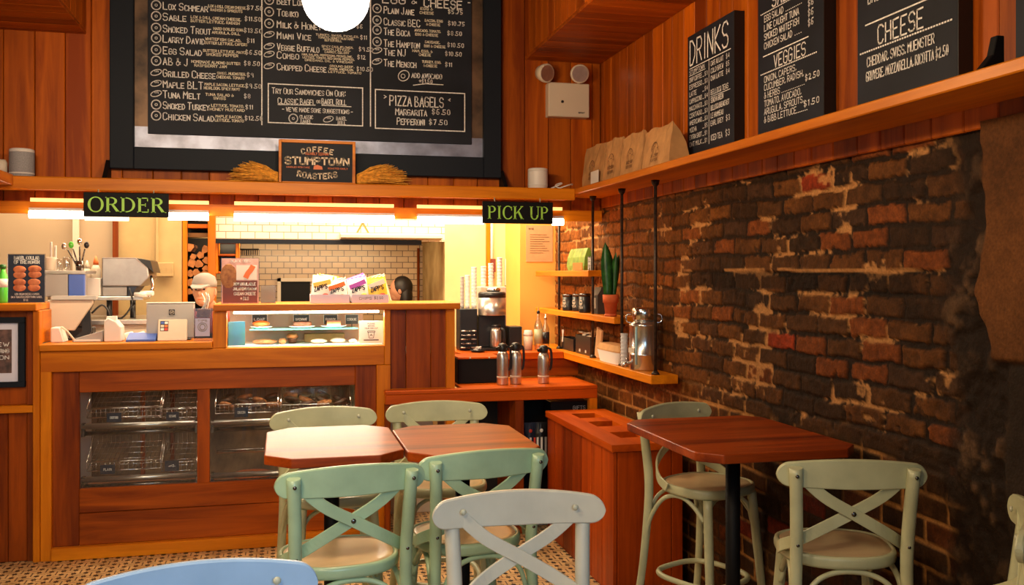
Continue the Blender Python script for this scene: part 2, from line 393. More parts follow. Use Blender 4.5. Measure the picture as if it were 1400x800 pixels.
def write(mb, s, o, u, v, h, w=None, st=.12, small=1.0, jit=.18, mi=0, align='l', slant=0.0, nrm=None):
    """letters on a plane: origin o = baseline start, u along, v up, h = cap height; w = total width wanted"""
    o, u, v = Vector(o), Vector(u), Vector(v); sc = h / 6.0; tw = textwidth(s, small)
    kx = (w / (tw * sc)) if w else 1.0
    x = 0 if align == 'l' else (-tw / 2 if align == 'c' else -tw); hw = h * st / 2
    for i, ch in enumerate(s):
        k = small if ch.islower() else 1.0; ch = ch.upper()
        for pl in glyph(ch):
            P = []
            for (a, b) in pl:
                a += R_.uniform(-jit, jit); b += R_.uniform(-jit, jit)
                P.append(o + u * ((x + a * k + b * k * slant) * sc * kx) + v * (b * k * sc))
            for a, b in zip(P, P[1:]):
                d = b - a
                if d.length < 1e-6: continue
                d.normalize(); n = d.cross(u.cross(v)).normalized() * hw; e = d * hw * .7
                mb.add([a - e - n, b + e - n, b + e + n, a - e + n], [(0, 1, 2, 3)], mi)
        x += {' ': 2.6, 'I': 3.2, '.': 2.4, ',': 2.4, "'": 2.6, ':': 2.6, '1': 3.2}.get(ch, 5.6) * k
def stroke(mb, P, wd, nrm, mi=0):
    P = [Vector(p) for p in P]; nrm = Vector(nrm)
    for a, b in zip(P, P[1:]):
        d = b - a
        if d.length < 1e-7: continue
        d.normalize(); n = d.cross(nrm).normalized() * wd / 2; e = d * wd * .3
        mb.add([a - e - n, b + e - n, b + e + n, a - e + n], [(0, 1, 2, 3)], mi)
def ring(mb, c, u, v, ru, rv, wd, n=18, mi=0, rot=0, a0=0, a1=2 * math.pi):
    c, u, v = Vector(c), Vector(u), Vector(v); P = []
    for i in range(n + 1):
        a = a0 + (a1 - a0) * i / n; x, y = ru * math.cos(a), rv * math.sin(a)
        P.append(c + u * (x * math.cos(rot) - y * math.sin(rot)) + v * (x * math.sin(rot) + y * math.cos(rot)))
    stroke(mb, P, wd, u.cross(v), mi)
def serif(mb, s, o, u, v, h, w, mi=0):
    """roman capitals with thick stems, thin hairlines and slab serifs"""
    o, u, v = Vector(o), Vector(u), Vector(v); T_, t_ = .17, .07
    wd = {'O': 1.0, 'R': .86, 'D': .95, 'E': .78, 'P': .76, 'I': .42, 'C': .9, 'K': .92, 'U': .9, ' ': .42}
    tot = sum(wd[c] for c in s) + .10 * (len(s) - 1); k = w / tot
    def Q(x, y): return o + u * (x * k) + v * (y * h)
    def quad(pts): mb.add([Q(*p) for p in pts], [(0, 1, 2, 3)], mi)
    def rect(x0, x1, y0, y1): quad([(x0, y0), (x1, y0), (x1, y1), (x0, y1)])
    def stem(x, y0=0, y1=1, b=True, t=True):
        rect(x, x + T_, y0, y1)
        if b: rect(x - .07, x + T_ + .07, y0, y0 + .055)
        if t: rect(x - .07, x + T_ + .07, y1 - .055, y1)
    def arc(cx, cy, rx, ry, a0, a1, n=22):
        pr = None
        for i in range(n + 1):
            a = math.radians(a0 + (a1 - a0) * i / n); wt = t_ + (T_ - t_) * abs(math.cos(a)); 
            A = (cx + rx * math.cos(a), cy + ry * math.sin(a)); B = (cx + (rx - wt) * math.cos(a), cy + (ry - .07) * math.sin(a))
            if pr: quad([pr[0], A, B, pr[1]])
            pr = (A, B)
    x = 0
    for c in s:
        W_ = wd[c]
        if c == 'O': arc(x + .5, .5, .5, .52, 0, 360, 36)
        elif c == 'D': stem(x + .07); arc(x + .32, .5, .60, .5, -90, 90); rect(x + .1, x + .34, 0, .07); rect(x + .1, x + .34, .93, 1)
        elif c in 'PR':
            stem(x + .07); arc(x + .34, .74, .40, .26, -90, 90); rect(x + .2, x + .36, .93, 1); rect(x + .2, x + .36, .48, .55)
            if c == 'R': quad([(x + .36, .50), (x + .54, .50), (x + .92, 0), (x + .70, 0)]); rect(x + .70, x + .98, 0, .05)
        elif c == 'E':
            stem(x + .07); rect(x + .2, x + .72, 0, .065); rect(x + .2, x + .68, .935, 1); rect(x + .2, x + .54, .48, .545)
            rect(x + .67, x + .73, 0, .24); rect(x + .63, x + .69, .76, 1); rect(x + .50, x + .55, .40, .62)
        elif c == 'I': stem(x + .12)
        elif c == 'C': arc(x + .5, .5, .5, .52, 42, 318, 30); rect(x + .80, x + .87, .66, .94); rect(x + .82, x + .87, .12, .26)
        elif c == 'K':
            stem(x + .07); quad([(x + .24, .46), (x + .30, .40), (x + .86, .97), (x + .76, .97)]); quad([(x + .40, .56), (x + .56, .62), (x + .94, 0), (x + .72, 0)])
            rect(x + .66, x + .92, .95, 1); rect(x + .68, x + .98, 0, .05)
        elif c == 'U':
            stem(x + .07, .3, 1, False, True); arc(x + .45, .34, .38, .36, 180, 360); rect(x + .76, x + .83, .3, 1); rect(x + .66, x + .92, .945, 1)
        x += W_ + .10

# ------------------------------------------------------------------ room shell
XW, YH, YC = 1.95, 5.60, 5.49
SHF = 0.25                                    # depth of the high shelves
YS, XS = YH - SHF, XW - SHF                   # their front edges
ZH = 1.915                                    # bottom of the plank wall over the serving hatch
ZCEIL = 3.4
def up_planks(mb, a0, a1, w, make):
    a = a0
    while a < a1 - 1e-6:
        b = min(a1, a + w * R_.uniform(.9, 1.1)); make(a + .0015, b - .0015); a = b
struct(MB().box(-6, 2.3, -3, 9.2, -.06, 0).build('floor', M['floor']))
cl = struct(MB().box(-6, 2.3, -3, YH + .1, ZCEIL, ZCEIL + .06).build('ceiling', plain('dark_ceiling', (.05, .03, .02), .8)))
mb = MB(); up_planks(mb, -3.4, XW, .148, lambda a, b: mb.box(a, b, YH, YH + .02, ZH, ZCEIL)); mb.box(-3.4, XW + .1, YH + .021, YH + .09, ZH, ZCEIL)
struct(mb.build('wall_back', M['wall_wood'], bevel=.004))
mb = MB(); zpb = AX(1050, 237, XW).z
up_planks(mb, -.5, YH, .135, lambda a, b: mb.box(XW, XW + .02, a, b, zpb, ZCEIL)); mb.box(XW + .021, XW + .06, -.5, YH, zpb + .01, ZCEIL)
struct(mb.build('wall_right_upper', M['wall_wood'], bevel=.004))
# soffits boxed in planks
zs = AY(770, 85, YH).z; xs0 = XA(718, YH)
def soffit(name, x0, x1, y0, y1, z0, side):
    mb = MB(); up_planks(mb, y0, y1, .13, lambda a, b: mb.box(side, side + (.02 if side == x0 else -.02), a, b, z0 + .021, ZCEIL))
    struct(mb.build(name, M['wall_wood'], bevel=.004))
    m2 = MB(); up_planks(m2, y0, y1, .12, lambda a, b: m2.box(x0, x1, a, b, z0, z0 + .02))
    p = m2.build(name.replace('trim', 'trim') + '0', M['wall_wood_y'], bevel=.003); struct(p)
soffit('trim_1', xs0, XW - .001, 1.2, YH - .001, zs, xs0)
xs1 = XA(118, YH)
soffit('trim_2', -2.9, xs1, 1.2, YH - .001, AY(118, 47, YH).z, xs1)
# lit trim board along the bottom of the hatch header
zt1, zt0 = AY(400, 281, YH - .03).z, AY(400, 297, YH - .03).z
struct(MB().box(-3.4, XW - .001, YH - .03, YH - .001, zt0, zt1).build('trim_3', M['trim_x'], bevel=.003))

# brick wall: courses laid as real relief, irregular above and neat below
def vnoise(x, y, seed):
    rs = np.random.RandomState(seed); T = rs.rand(256, 256)
    xi = np.floor(x).astype(int); yi = np.floor(y).astype(int); fx = x - xi; fy = y - yi
    fx = fx * fx * (3 - 2 * fx); fy = fy * fy * (3 - 2 * fy)
    g = lambda a, b: T[a % 256, b % 256]
    return (g(xi, yi) * (1 - fx) + g(xi + 1, yi) * fx) * (1 - fy) + (g(xi, yi + 1) * (1 - fx) + g(xi + 1, yi + 1) * fx) * fy
def fbm(x, y, seed, o=4):
    s = 0; a = .5
    for i in range(o): s = s + a * vnoise(x * 2 ** i, y * 2 ** i, seed + i); a *= .5
    return s
def sst(a, b, x):
    t = np.clip((x - a) / (b - a), 0, 1); return t * t * (3 - 2 * t)
def brick_wall():
    st = .0062; y0, y1, z0, z1 = 1.85, 6.70, 0.0, zpb + .02
    ny, nz = int((y1 - y0) / st) + 1, int((z1 - z0) / st) + 1
    Y, Z = np.meshgrid(np.linspace(y0, y1, ny), np.linspace(z0, z1, nz), indexing='ij')
    neat = 1 - sst(.86, 1.02, Z + (fbm(Y * 1.7, Z * 1.7, 5) - .5) * .25 + (Y - 4) * .03)
    rough = 1 - neat
    yy = Y + rough * (fbm(Y * 9, Z * 9, 11) - .5) * .05 + (fbm(Y * 1.2, Z * 1.2, 17) - .5) * .05
    zz = Z + rough * (fbm(Y * 8, Z * 8, 21) - .5) * .022 + rough * (fbm(Y * 1.3, Z * 1.3, 29) - .5) * .03 + .003 * np.sin(Y * 6)
    h, L = .0780, .222
    row = np.floor(zz / h).astype(int); fz = zz / h - row
    rs = np.random.RandomState(3); roff = rs.rand(400)
    yb = yy / L + .5 * (row % 2) + .30 * roff[row % 400] * (rough > .5)
    hdr = (roff[(row + 57) % 400] > .80); yb = np.where(hdr, yb * 2, yb); Lc = np.where(hdr, L / 2, L)
    col = np.floor(yb).astype(int); fy = yb - col
    rnd = lambda s: np.random.RandomState(s).rand(512, 512)[row % 512, col % 512]
    r1, r2, r3 = rnd(31), rnd(32), rnd(33)
    n1 = fbm(Y * 22, Z * 22, 41); n2 = fbm(Y * 60, Z * 60, 47, 3); n3 = fbm(Y * 3.2, Z * 3.2, 53)
    d = np.minimum(np.minimum(fz, 1 - fz) * h, np.minimum(fy, 1 - fy) * Lc)
    mw = .0040 + rough * (n1 - .42) * .020 + rough * .0015 - .002 * sst(4.2, 5.2, Y) * rough
    m = sst(mw, mw + .0055, d + (n2 - .47) * .006 * (.4 + rough))         # 1 on brick
    crumble = rough * sst(.60, .68, n1 + (n3 - .5) * .3) * (r3 > .35)
    m = m * (1 - .8 * crumble)
    hgt = m * (.006 + .007 * rough * (r2 - .3)) + (n1 - .5) * .007 * (.3 + rough) + (n2 - .5) * .004
    hgt = np.where((neat > .5), m * .005 + (n1 - .5) * .004 + (n2 - .5) * .002, hgt)
    # brick colours
    pal = np.array([[.040, .017, .006], [.085, .032, .008], [.13, .045, .009], [.20, .052, .010], [.060, .026, .011], [.36, .045, .010]])
    cum = np.array([.20, .48, .72, .88, .97, 1.0]); k = np.searchsorted(cum, np.clip(r1, 0, .999))
    # hatch lamplight is painted into the nearer bricks as orange; those towards the pier are darker
    pier_dark = sst(4.4, 3.0, Y) * .55 + .12
    C = pal[k]; lamplit = np.array([.27, .082, .012]); w = (sst(3.6, 5.4, Y) * .75)[..., None]; C = C * (1 - w) + (lamplit * (.55 + .8 * r2[..., None])) * w
    C = C * (.35 + .8 * n1[..., None] + .6 * n2[..., None]) * (1 - .55 * pier_dark[..., None] * sst(.42, .62, n3)[..., None])
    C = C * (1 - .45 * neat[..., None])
    # mortar
    dark = np.array([.020, .010, .005]); pale = np.array([.52, .25, .085]); tan = np.array([.42, .185, .050])
    lt = sst(.515, .60, fbm(Y * 5, Z * 9, 61) + (n2 - .5) * .25)[..., None]
    dk_ = dark * (1 - w) + np.array([.11, .042, .012]) * w; Mr = dk_ * (1 - lt) + pale * lt
    lt2 = sst(.34, .50, fbm(Y * 4, Z * 4, 67))[..., None]; Mn = tan * lt2 + dark * 2.2 * (1 - lt2)
    Mc = Mr * rough[..., None] + Mn * neat[..., None]
    C = Mc * (1 - m[..., None]) + C * m[..., None]
    # rubble patch low beside the high table, the dark pier, and the plastered end
    edge = (fbm(Y * 4, Z * 4, 71) - .5) * .22
    pier = sst(2.50, 2.38, Y + edge)
    rub = fbm(Y * 14, Z * 14, 77); rc = dark * .9 + (np.array([.16, .085, .040]) - dark) * sst(.50, .68, rub)[..., None] * (.3 + .7 * sst(.4, .6, n3))[..., None]
    C = C * (1 - pier[..., None]) + rc * pier[..., None]; hgt = hgt * (1 - pier) + pier * ((rub - .4) * .05 + .012)
    pl = sst(2.28, 2.25, Y + edge * .75 - .04 * sst(1.3, 1.9, Z)) * sst(1.30, 1.32, Z + edge * .04)
    pc = np.array([.17, .062, .016]) * (.45 + 1.0 * n3[..., None]) * (.8 + .4 * n1[..., None])
    C = C * (1 - pl[..., None]) + pc * pl[..., None]; hgt = hgt * (1 - pl) + pl * (.036 + (n3 - .5) * .006)
    low = sst(2.22, 2.19, Y + edge * .5) * (1 - sst(1.28, 1.31, Z)); lc = np.array([.030, .018, .011]) * (.5 + n3[..., None])
    C = C * (1 - low[..., None]) + lc * low[..., None]; hgt = hgt * (1 - low) + low * (.022 + (n1 - .5) * .008)
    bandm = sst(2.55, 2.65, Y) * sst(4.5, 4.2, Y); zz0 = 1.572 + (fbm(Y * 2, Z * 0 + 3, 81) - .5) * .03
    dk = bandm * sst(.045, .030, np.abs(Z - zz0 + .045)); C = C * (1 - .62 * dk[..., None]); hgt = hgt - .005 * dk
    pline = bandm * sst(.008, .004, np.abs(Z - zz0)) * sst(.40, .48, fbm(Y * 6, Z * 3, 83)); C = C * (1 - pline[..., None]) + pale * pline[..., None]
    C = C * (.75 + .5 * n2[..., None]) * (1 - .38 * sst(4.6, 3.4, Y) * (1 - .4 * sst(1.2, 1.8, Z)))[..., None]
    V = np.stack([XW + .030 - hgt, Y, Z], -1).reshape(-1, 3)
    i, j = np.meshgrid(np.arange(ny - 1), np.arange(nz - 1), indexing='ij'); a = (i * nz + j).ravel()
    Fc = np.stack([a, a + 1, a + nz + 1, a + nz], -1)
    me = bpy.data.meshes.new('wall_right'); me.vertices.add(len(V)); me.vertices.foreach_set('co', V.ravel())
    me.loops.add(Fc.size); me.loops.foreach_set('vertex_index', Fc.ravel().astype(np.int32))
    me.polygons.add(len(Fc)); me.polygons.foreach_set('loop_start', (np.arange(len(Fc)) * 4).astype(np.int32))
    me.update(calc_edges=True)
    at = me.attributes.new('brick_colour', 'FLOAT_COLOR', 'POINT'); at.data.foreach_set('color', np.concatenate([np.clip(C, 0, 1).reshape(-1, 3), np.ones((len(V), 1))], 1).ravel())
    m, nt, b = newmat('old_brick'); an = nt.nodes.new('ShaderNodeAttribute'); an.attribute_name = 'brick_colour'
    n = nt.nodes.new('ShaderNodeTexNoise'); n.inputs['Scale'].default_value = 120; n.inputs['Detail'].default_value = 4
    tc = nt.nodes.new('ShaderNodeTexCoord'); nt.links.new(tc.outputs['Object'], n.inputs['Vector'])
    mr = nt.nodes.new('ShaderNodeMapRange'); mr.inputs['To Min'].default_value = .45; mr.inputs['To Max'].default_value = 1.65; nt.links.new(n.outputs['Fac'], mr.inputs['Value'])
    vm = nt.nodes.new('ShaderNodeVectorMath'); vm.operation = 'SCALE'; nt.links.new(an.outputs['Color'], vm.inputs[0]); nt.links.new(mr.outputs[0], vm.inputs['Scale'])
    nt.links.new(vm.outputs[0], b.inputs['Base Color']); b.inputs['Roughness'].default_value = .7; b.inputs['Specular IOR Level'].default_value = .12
    bp = nt.nodes.new('ShaderNodeBump'); bp.inputs['Strength'].default_value = .5; bp.inputs['Distance'].default_value = .004
    nt.links.new(n.outputs['Fac'], bp.inputs['Height']); nt.links.new(bp.outputs['Normal'], b.inputs['Normal'])
    me.materials.append(m); o = bpy.data.objects.new('wall_right', me); COL.objects.link(o); struct(o)
brick_wall()
struct(MB().box(XW + .07, XW + .12, -.5, 6.7, 0, zpb + .05).build('wall_right_backing', M['hole']))

# ------------------------------------------------------------------ kitchen shell beyond the hatch
YK, YT = 7.2, 8.4                              # hood front and niche back
xb608, xb690 = XA(608, YK), XA(712, YK)
x250, x290 = XA(250, YK), XA(289, YK)
struct(MB().box(-4.2, x250, YK, YK + .08, 0, 2.75).build('wall_kitchen_left', M['frp']))
mb = MB(); xy = XA(160, YK); mb.box(xy, x250, YK - .02, YK - .001, 0, 2.75); struct(mb.build('wall_kitchen_cream', M['creamwall']))
struct(MB().box(xb608, XA(716, YK), YK, YK + .08, 0, 2.75).build('wall_kitchen_right', M['yellowwall']))
ye = YX(757, XW + .02)
struct(MB().box(XA(711, ye), XW + .06, ye, ye + .1, 0, 2.75).box(XA(711, ye), XA(711, ye) + .03, ye + .1, YK, 0, 2.75).build('wall_kitchen_end', M['orangewall']))
zhood = AY(450, 329, YK).z
struct(MB().box(x290, xb608, YK, YK + .05, zhood, 2.75).build('wall_hood', M['hoodtile']))
struct(MB().box(x290 - .3, xb608, YT, YT + .08, 0, 2.75).build('wall_niche_back', M['backtile']))
struct(MB().box(xb608, xb608 + .05, YK + .08, YT, 0, 2.75).build('wall_niche_side', M['plaster']))
struct(MB().box(-4.2, XW + .06, YH + .1, YT + .1, 2.75, 2.8).build('ceiling_kitchen', M['offwhite']))
struct(MB().box(x290 - .3, xb608, YK + .05, YT, zhood + .02, zhood + .05).build('ceiling_niche', M['plaster']))
# wall strips
for k, (px, w, mt) in enumerate(((104, .02, 'offwhite'), (158, .018, 'plank_z'))):
    x = XA(px, YK - .03); struct(MB().box(x - w, x + w, YK - .045, YK - .021, 0, 2.75).build('trim_%d' % (4 + k), M[mt]))
x = XA(291, YK - .03); struct(MB().box(x - .02, x + .02, YK - .06, YK + .06, 0, 2.75).build('trim_6', M['trim_z']))
# canopy bar and lip under the hood
t = thing('hood_canopy', 'white canopy lip with a dark steel bar under the tiled hood', 'hood', (AY(450, 330, YK).x, YK - .1, zhood - .06))
MB().box(x290 + .03, XA(575, YK), YK - .05, YK + .0, zhood - .028, zhood + .004).build('bar', M['frame'], t)
xa, xb_ = XA(466, YK - .12), XA(605, YK - .12); z1 = AY(520, 324, YK - .15).z
MB().prism([(YK - .15, z1 + .015), (YK - .15, z1 - .005), (YK - .002, zhood + .005), (YK - .002, zhood + .06)], xa, xb_, 'X').build('lip', M['offwhite'], t)
mb = MB(); c = AY(496, 313, YK - .004); s_ = .048
stroke(mb, [c + Vector(p) for p in ((-s_, 0, -s_ * .8), (0, 0, s_), (s_, 0, -s_ * .8))], .012, (0, -1, 0)); stroke(mb, [c + Vector((-s_, 0, -s_ * .85)), c + Vector((-s_ * .2, 0, -s_ * .85))], .012, (0, -1, 0))
tag(mb.build('triangle_mark', M['orange']), 'small orange triangle outline stuck on the white hood tiles', 'sign')
# a thin conduit in the niche corner
mb = MB(); x = XA(572, YT - .05); mb.tube([(x, YT - .05, 0.0), (x, YT - .05, zhood - .02)], .012)
tag(mb.build('niche_pipe', M['plank_z']), 'thin brown pipe in the right corner of the tiled niche', 'pipe')
# oven mouth
t = thing('oven_door', 'dark square oven mouth with a pale frame in the tiled niche', 'oven', AY(404, 400, YT - .02))
a, b = AY(384, 385, YT - .03), AY(424, 410, YT - .03)
MB().box(a.x, b.x, YT - .02, YT - .001, b.z - .03, a.z).build('opening', M['dark'], t)
MB().box(a.x - .03, a.x, YT - .06, YT - .001, b.z - .03, a.z + .03).box(a.x - .03, b.x + .03, YT - .06, YT - .001, a.z, a.z + .03).build('frame', M['offwhite'], t)
# outlet box and conduit on the cream wall
a, b = AY(213, 359, YK - .04), AY(237, 378, YK - .04)
t = thing('outlet_box', 'cream outlet box and conduit on the cream kitchen wall', 'outlet', ((a.x + b.x) / 2, YK - .03, b.z))
bx('box', M['creamwall'], t, a.x, b.x, YK - .06, YK - .021, b.z, a.z)
mb = MB(); x = XA(215, YK - .03); mb.box(x - .008, x + .008, YK - .04, YK - .021, a.z, 2.7); mb.build('conduit', M['creamwall'], t)
mb = MB()
for k in range(3): mb.box(a.x + .03 + k * .04, a.x + .04 + k * .04, YK - .062, YK - .0601, b.z + .03, b.z + .06)
mb.build('socket', M['plaster'], t)
# kitchen ceiling batten lamp seen below the ORDER sign
a = AY(116, 299, 6.9); b = AY(176, 301, 6.9)
t = thing('batten_light', 'slim white kitchen light below the left hanging sign', 'light', ((a.x + b.x) / 2, 6.9, a.z))
MB().tube([(a.x, 6.9, a.z), (b.x, 6.9, a.z)], .014).build('tube', emit('batten_glow', (1, .8, .6), 1.4), t)
MB().box(a.x, b.x, 6.88, 6.92, a.z + .014, a.z + .04).tube([(a.x + .05, 6.9, a.z + .04), (a.x + .05, 6.9, 2.75)], .004).tube([(b.x - .05, 6.9, a.z + .04), (b.x - .05, 6.9, 2.75)], .004).build('housing', M['white'], t)

# ------------------------------------------------------------------ high shelves
zst, zsb = AY(400, 249, YS).z, AY(400, 266, YS).z
t = thing('wall_shelf', 'long orange wooden shelf over the serving hatch under the big menu', 'shelf', (0, YH, zsb))
bx('board', M['trim_x'], t, -3.4, XS + .0, YS, YH - .002, zsb + .012, zst, .004)
bx('front_lip', M['trim_x'], t, -3.4, XS + .0, YS - .004, YS + .03, zsb, zst - .002, .004)
zrb = AX(1050, 193, XS).z
t = thing('wall_shelf', 'long orange wooden shelf along the brick wall carrying menu boards', 'shelf', (XW, 3, zrb))
bx('board', M['trim_y'], t, XS, XW - .002, -.4, YH - .002, zrb, zst, .004)
SZ = zst + .001
a = AY(17, 240, YS - .02)
tag(bx('wall_shelf', M['trim_y'], None, a.x - .3, a.x, 4.9, YS - .006, zsb + .02, zst + .006), 'short end of an orange shelf at the left edge under the cylinder speaker', 'shelf')

# ------------------------------------------------------------------ tube lights below the header
def tube_light(p0, p1, where):
    a, b = AY(p0, 293 + .0145 * p0 - .5, YH - .07), AY(p1, 293 + .0145 * p1 - .5, YH - .07)
    z = (a.z + b.z) / 2
    t = thing('tube_light', 'glowing white tube light under the hatch header ' + where, 'light', ((a.x + b.x) / 2, YH - .07, z), 'tube lights over the counter')
    MB().tube([(a.x, YH - .07, z), (b.x, YH - .07, z)], .021, 12).build('tube', M['tube'], t)
    mb = MB().box(a.x, b.x, YH - .085, YH - .031, z + .022, z + .036); mb.build('housing', M['white'], t)
    MB().box(a.x, b.x, YH - .052, YH - .034, zt1 - .004, zt1 + .016).build('added_ledge_glow', M['ledge_glow'], t)  # added glowing strip standing in for the tubes' reflection on the ledge
    l = bpy.data.lights.new('tube_lamp', 'AREA'); l.shape = 'RECTANGLE'; l.size = b.x - a.x; l.size_y = .05; l.energy = 15 * (b.x - a.x); l.color = (1, .74, .44)
    o = bpy.data.objects.new('tube_lamp', l); COL.objects.link(o); o.parent = t; o.location = (0, -.03, -.03); o.rotation_euler = (math.radians(25), 0, 0)
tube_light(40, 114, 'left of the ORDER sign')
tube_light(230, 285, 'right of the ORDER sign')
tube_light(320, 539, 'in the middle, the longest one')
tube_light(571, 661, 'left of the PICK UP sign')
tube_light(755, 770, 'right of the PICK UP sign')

# hanging signs
def hang_sign(word, p, q, label, th, tw, tx, ty):
    Y = YS - .03; a, b = AY(*p, Y), AY(*q, Y)
    t = thing('hanging_sign', label, 'sign', ((a.x + b.x) / 2, Y, b.z), 'black hanging signs')
    bx('board', M['dark'], t, a.x, b.x, Y, Y + .016, b.z, a.z, .002)
    mb = MB(); w = (b.x - a.x) * tw; h = (a.z - b.z) * th
    serif(mb, word, ((a.x + b.x) / 2 - w / 2, Y - .002, (a.z + b.z) / 2 - h / 2), (1, 0, 0), (0, 0, 1), h, w); mb.build('lettering', M['signgreen'], t)
    for f in (.17, .82):
        x = a.x + (b.x - a.x) * f; MB().tube([(x, Y + .008, a.z - .006), (x, Y + .010, zsb + .004)], .003, 6).build('hook', M['bolt'], t)
hang_sign('ORDER', (114, 262.5), (230.5, 297.5), 'black ORDER sign with green capitals hung over the till', .62, .90, 0, 0)
hang_sign('PICK UP', (660, 275), (756, 306.5), 'black PICK UP sign with green capitals hung over the carafes', .60, .86, 0, 0)

# ------------------------------------------------------------------ serving counter
zl1, zl0, zbm = 1.176, 1.139, 1.023
zpk, zwb, zk = .906, .378, .068
zc1, zc0, zcs, zpr = 1.385, 1.347, 1.144, .866
def X5(px): return XA(px, YC)
ct = thing('serving_counter', 'long orange wooden serving counter with bins below and a glass pastry case', 'counter', (X5(290), YC, 0))
bx('post', M['trim_z'], ct, X5(55), X5(70), YC, YC + .06, 0, zl0 - .001)
bx('post', M['trim_z'], ct, X5(291), X5(310), YC + .001, YC + .06, zl0 - .001, zc0 - .001)
bx('post', M['trim_z'], ct, X5(515), X5(534), YC, YC + .06, 0, zbm - .001)
bx('post', M['trim_z'], ct, X5(525.6), X5(534), YC + .001, YC + .06, zbm, zc0 - .001)
bx('post', M['trim_z'], ct, X5(610), X5(622), YC + .001, YC + .06, 0, zc0 - .001)
bx('beam', M['trim_x'], ct, X5(55), X5(525.4), YC - .001, YC + .05, zbm, zl0 - .002)
bx('beam', M['trim_x'], ct, X5(525.6), X5(622), YC + .004, YC + .05, zpr - .08, zpr + .012)
bx('ledge', M['trim_x'], ct, X5(55), X5(290.5), YC - .03, YC + .30, zl0, zl1, .004)
bx('bar_top', M['trim_x'], ct, X5(292), X5(628), YC - .035, YC + .46, zc0, zc1, .004)
bx('stile', M['plank_z'], ct, X5(70), X5(107), YC + .025, YC + .06, zk, zbm - .001)
bx('stile', M['plank_z'], ct, X5(486), X5(515), YC + .025, YC + .06, zk, zbm - .001)
bx('mullion', M['plank_z'], ct, X5(269), X5(286), YC + .025, YC + .06, zwb, zpk)
bx('rail', M['plank_x'], ct, X5(107), X5(486), YC + .025, YC + .06, zpk, zbm - .001)
zz = (zwb + zk) / 2 + .02
bx('lower_plank', M['plank_x'], ct, X5(107), X5(486), YC + .025, YC + .06, zz + .003, zwb)
bx('lower_plank', M['plank_x'], ct, X5(107), X5(486), YC + .025, YC + .06, zk, zz)
bx('kick_board', M['trim_x'], ct, X5(70), X5(526), YC - .012, YC + .03, 0.0, zk, .004)
mb = MB(); q = [X5(534), X5(556), X5(590), X5(611)]
for a, b in zip(q, q[1:]): mb.box(a + .001, b - .001, YC + .03, YC + .05, zpr, zc0)
mb.build('plank_panel', M['plank_z'], ct, .003)
bx('end_panel', M['plank_z'], ct, X5(614), X5(622) , YC + .06, YC + .44, 0, zc0 - .001)
# panes and bins
for a, b in ((107, 269), (286, 486)): MB().box(X5(a), X5(b), YC + .040, YC + .044, zwb, zpk).build('window_pane', M['glass'], ct)
bx('bin_back', plain('bin_back_board', (.30, .19, .10), .6, nscale=5, c2=(.07, .045, .028)), ct, X5(100), X5(492), YC + .50, YC + .52, .05, 1.0)
bx('bin_floor', plain('bin_floor_board', (.40, .17, .09), .5), ct, X5(100), X5(492), YC + .062, YC + .50, .30, .33)
bx('worktop', M['offwhite'], ct, X5(55), X5(612), YC + .062, YC + .62, zbm + .02, zbm + .06)
bx('counter_back', M['offwhite'], ct, X5(60), X5(612), YC + .56, YC + .60, .0, zbm)
# pastry case
bx('case_floor', M['white'], ct, X5(310), X5(525), YC + .062, YC + .44, zbm + .062, zcs)
MB().box(X5(310), X5(525), YC + .026, YC + .030, zcs, zc0).build('case_glass', M['caseglass'], ct)
zsh = AY(420, 449.5, YC + .10).z
MB().box(X5(340), X5(491), YC + .10, YC + .36, zsh - .006, zsh).build('case_shelf', M['shelfglass'], ct)
bx('case_back', plain('case_rear_doors', (.66, .50, .34), .35), ct, X5(308), X5(505), YC + .44, YC + .445, zcs, zc0)
mb = MB().tube([(X5(318), YC + .09, zc0 - .014), (X5(520), YC + .09, zc0 - .014)], .007); mb.build('case_lamp', M['caseglow'], ct)
l = bpy.data.lights.new('case_lamp_light', 'AREA'); l.shape = 'RECTANGLE'; l.size = .85; l.size_y = .05; l.energy = 16; l.color = (1, .85, .62)
o = bpy.data.objects.new('case_lamp_light', l); COL.objects.link(o); o.location = (X5(420), YC + .08, zc0 - .028); o.rotation_euler = (math.radians(-25), 0, 0)
for a, b in ((107, 269), (286, 486)):
    mb = MB().box(X5(a) + .02, X5(b) - .02, YC + .09, YC + .13, zbm - .03, zbm - .012).build('added_bin_strip', M['offwhite'], ct)  # added housing; the bins have no lamp of their own
    l = bpy.data.lights.new('added_bin_fill', 'AREA'); l.shape = 'RECTANGLE'; l.size = X5(b) - X5(a) - .06; l.size_y = .04; l.energy = 1.0 if a == 107 else 3.4; l.color = (1, .82, .58)
    o = bpy.data.objects.new('added_bin_fill', l); COL.objects.link(o); o.location = ((X5(a) + X5(b)) / 2, YC + .11, zbm - .032); o.rotation_euler = (math.radians(-20), 0, 0)  # added fill to brighten the bin interior
# chrome rails across the bins
def rail_pair(p0, p1, y, parent_label, grp):
    z = AY((p0 + p1) / 2, y, YC + .09).z
    t = thing('bin_rail', parent_label, 'rail', (X5((p0 + p1) / 2), YC + .09, z), grp)
    MB().tube([(X5(p0), YC + .09, z), (X5(p1), YC + .09, z)], .016, 10).build('front_tube', M['steel'], t)
    MB().tube([(X5(p0), YC + .10, z - .040), (X5(p1), YC + .10, z - .040)], .013, 10).build('lower_tube', M['darksteel'], t)
    for p in (p0 + 2, p1 - 2): MB().box(X5(p) - .008, X5(p) + .008, YC + .078, YC + .115, z - .055, z + .018).build('end_bracket', M['darksteel'], t)
rail_pair(107, 269, 581, 'pair of steel rails across the upper left bin', 'bin rails')
rail_pair(107, 269, 653, 'pair of steel rails along the bottom of the left bin', 'bin rails')
rail_pair(287, 485, 575, 'pair of steel rails across the upper right bin', 'bin rails')
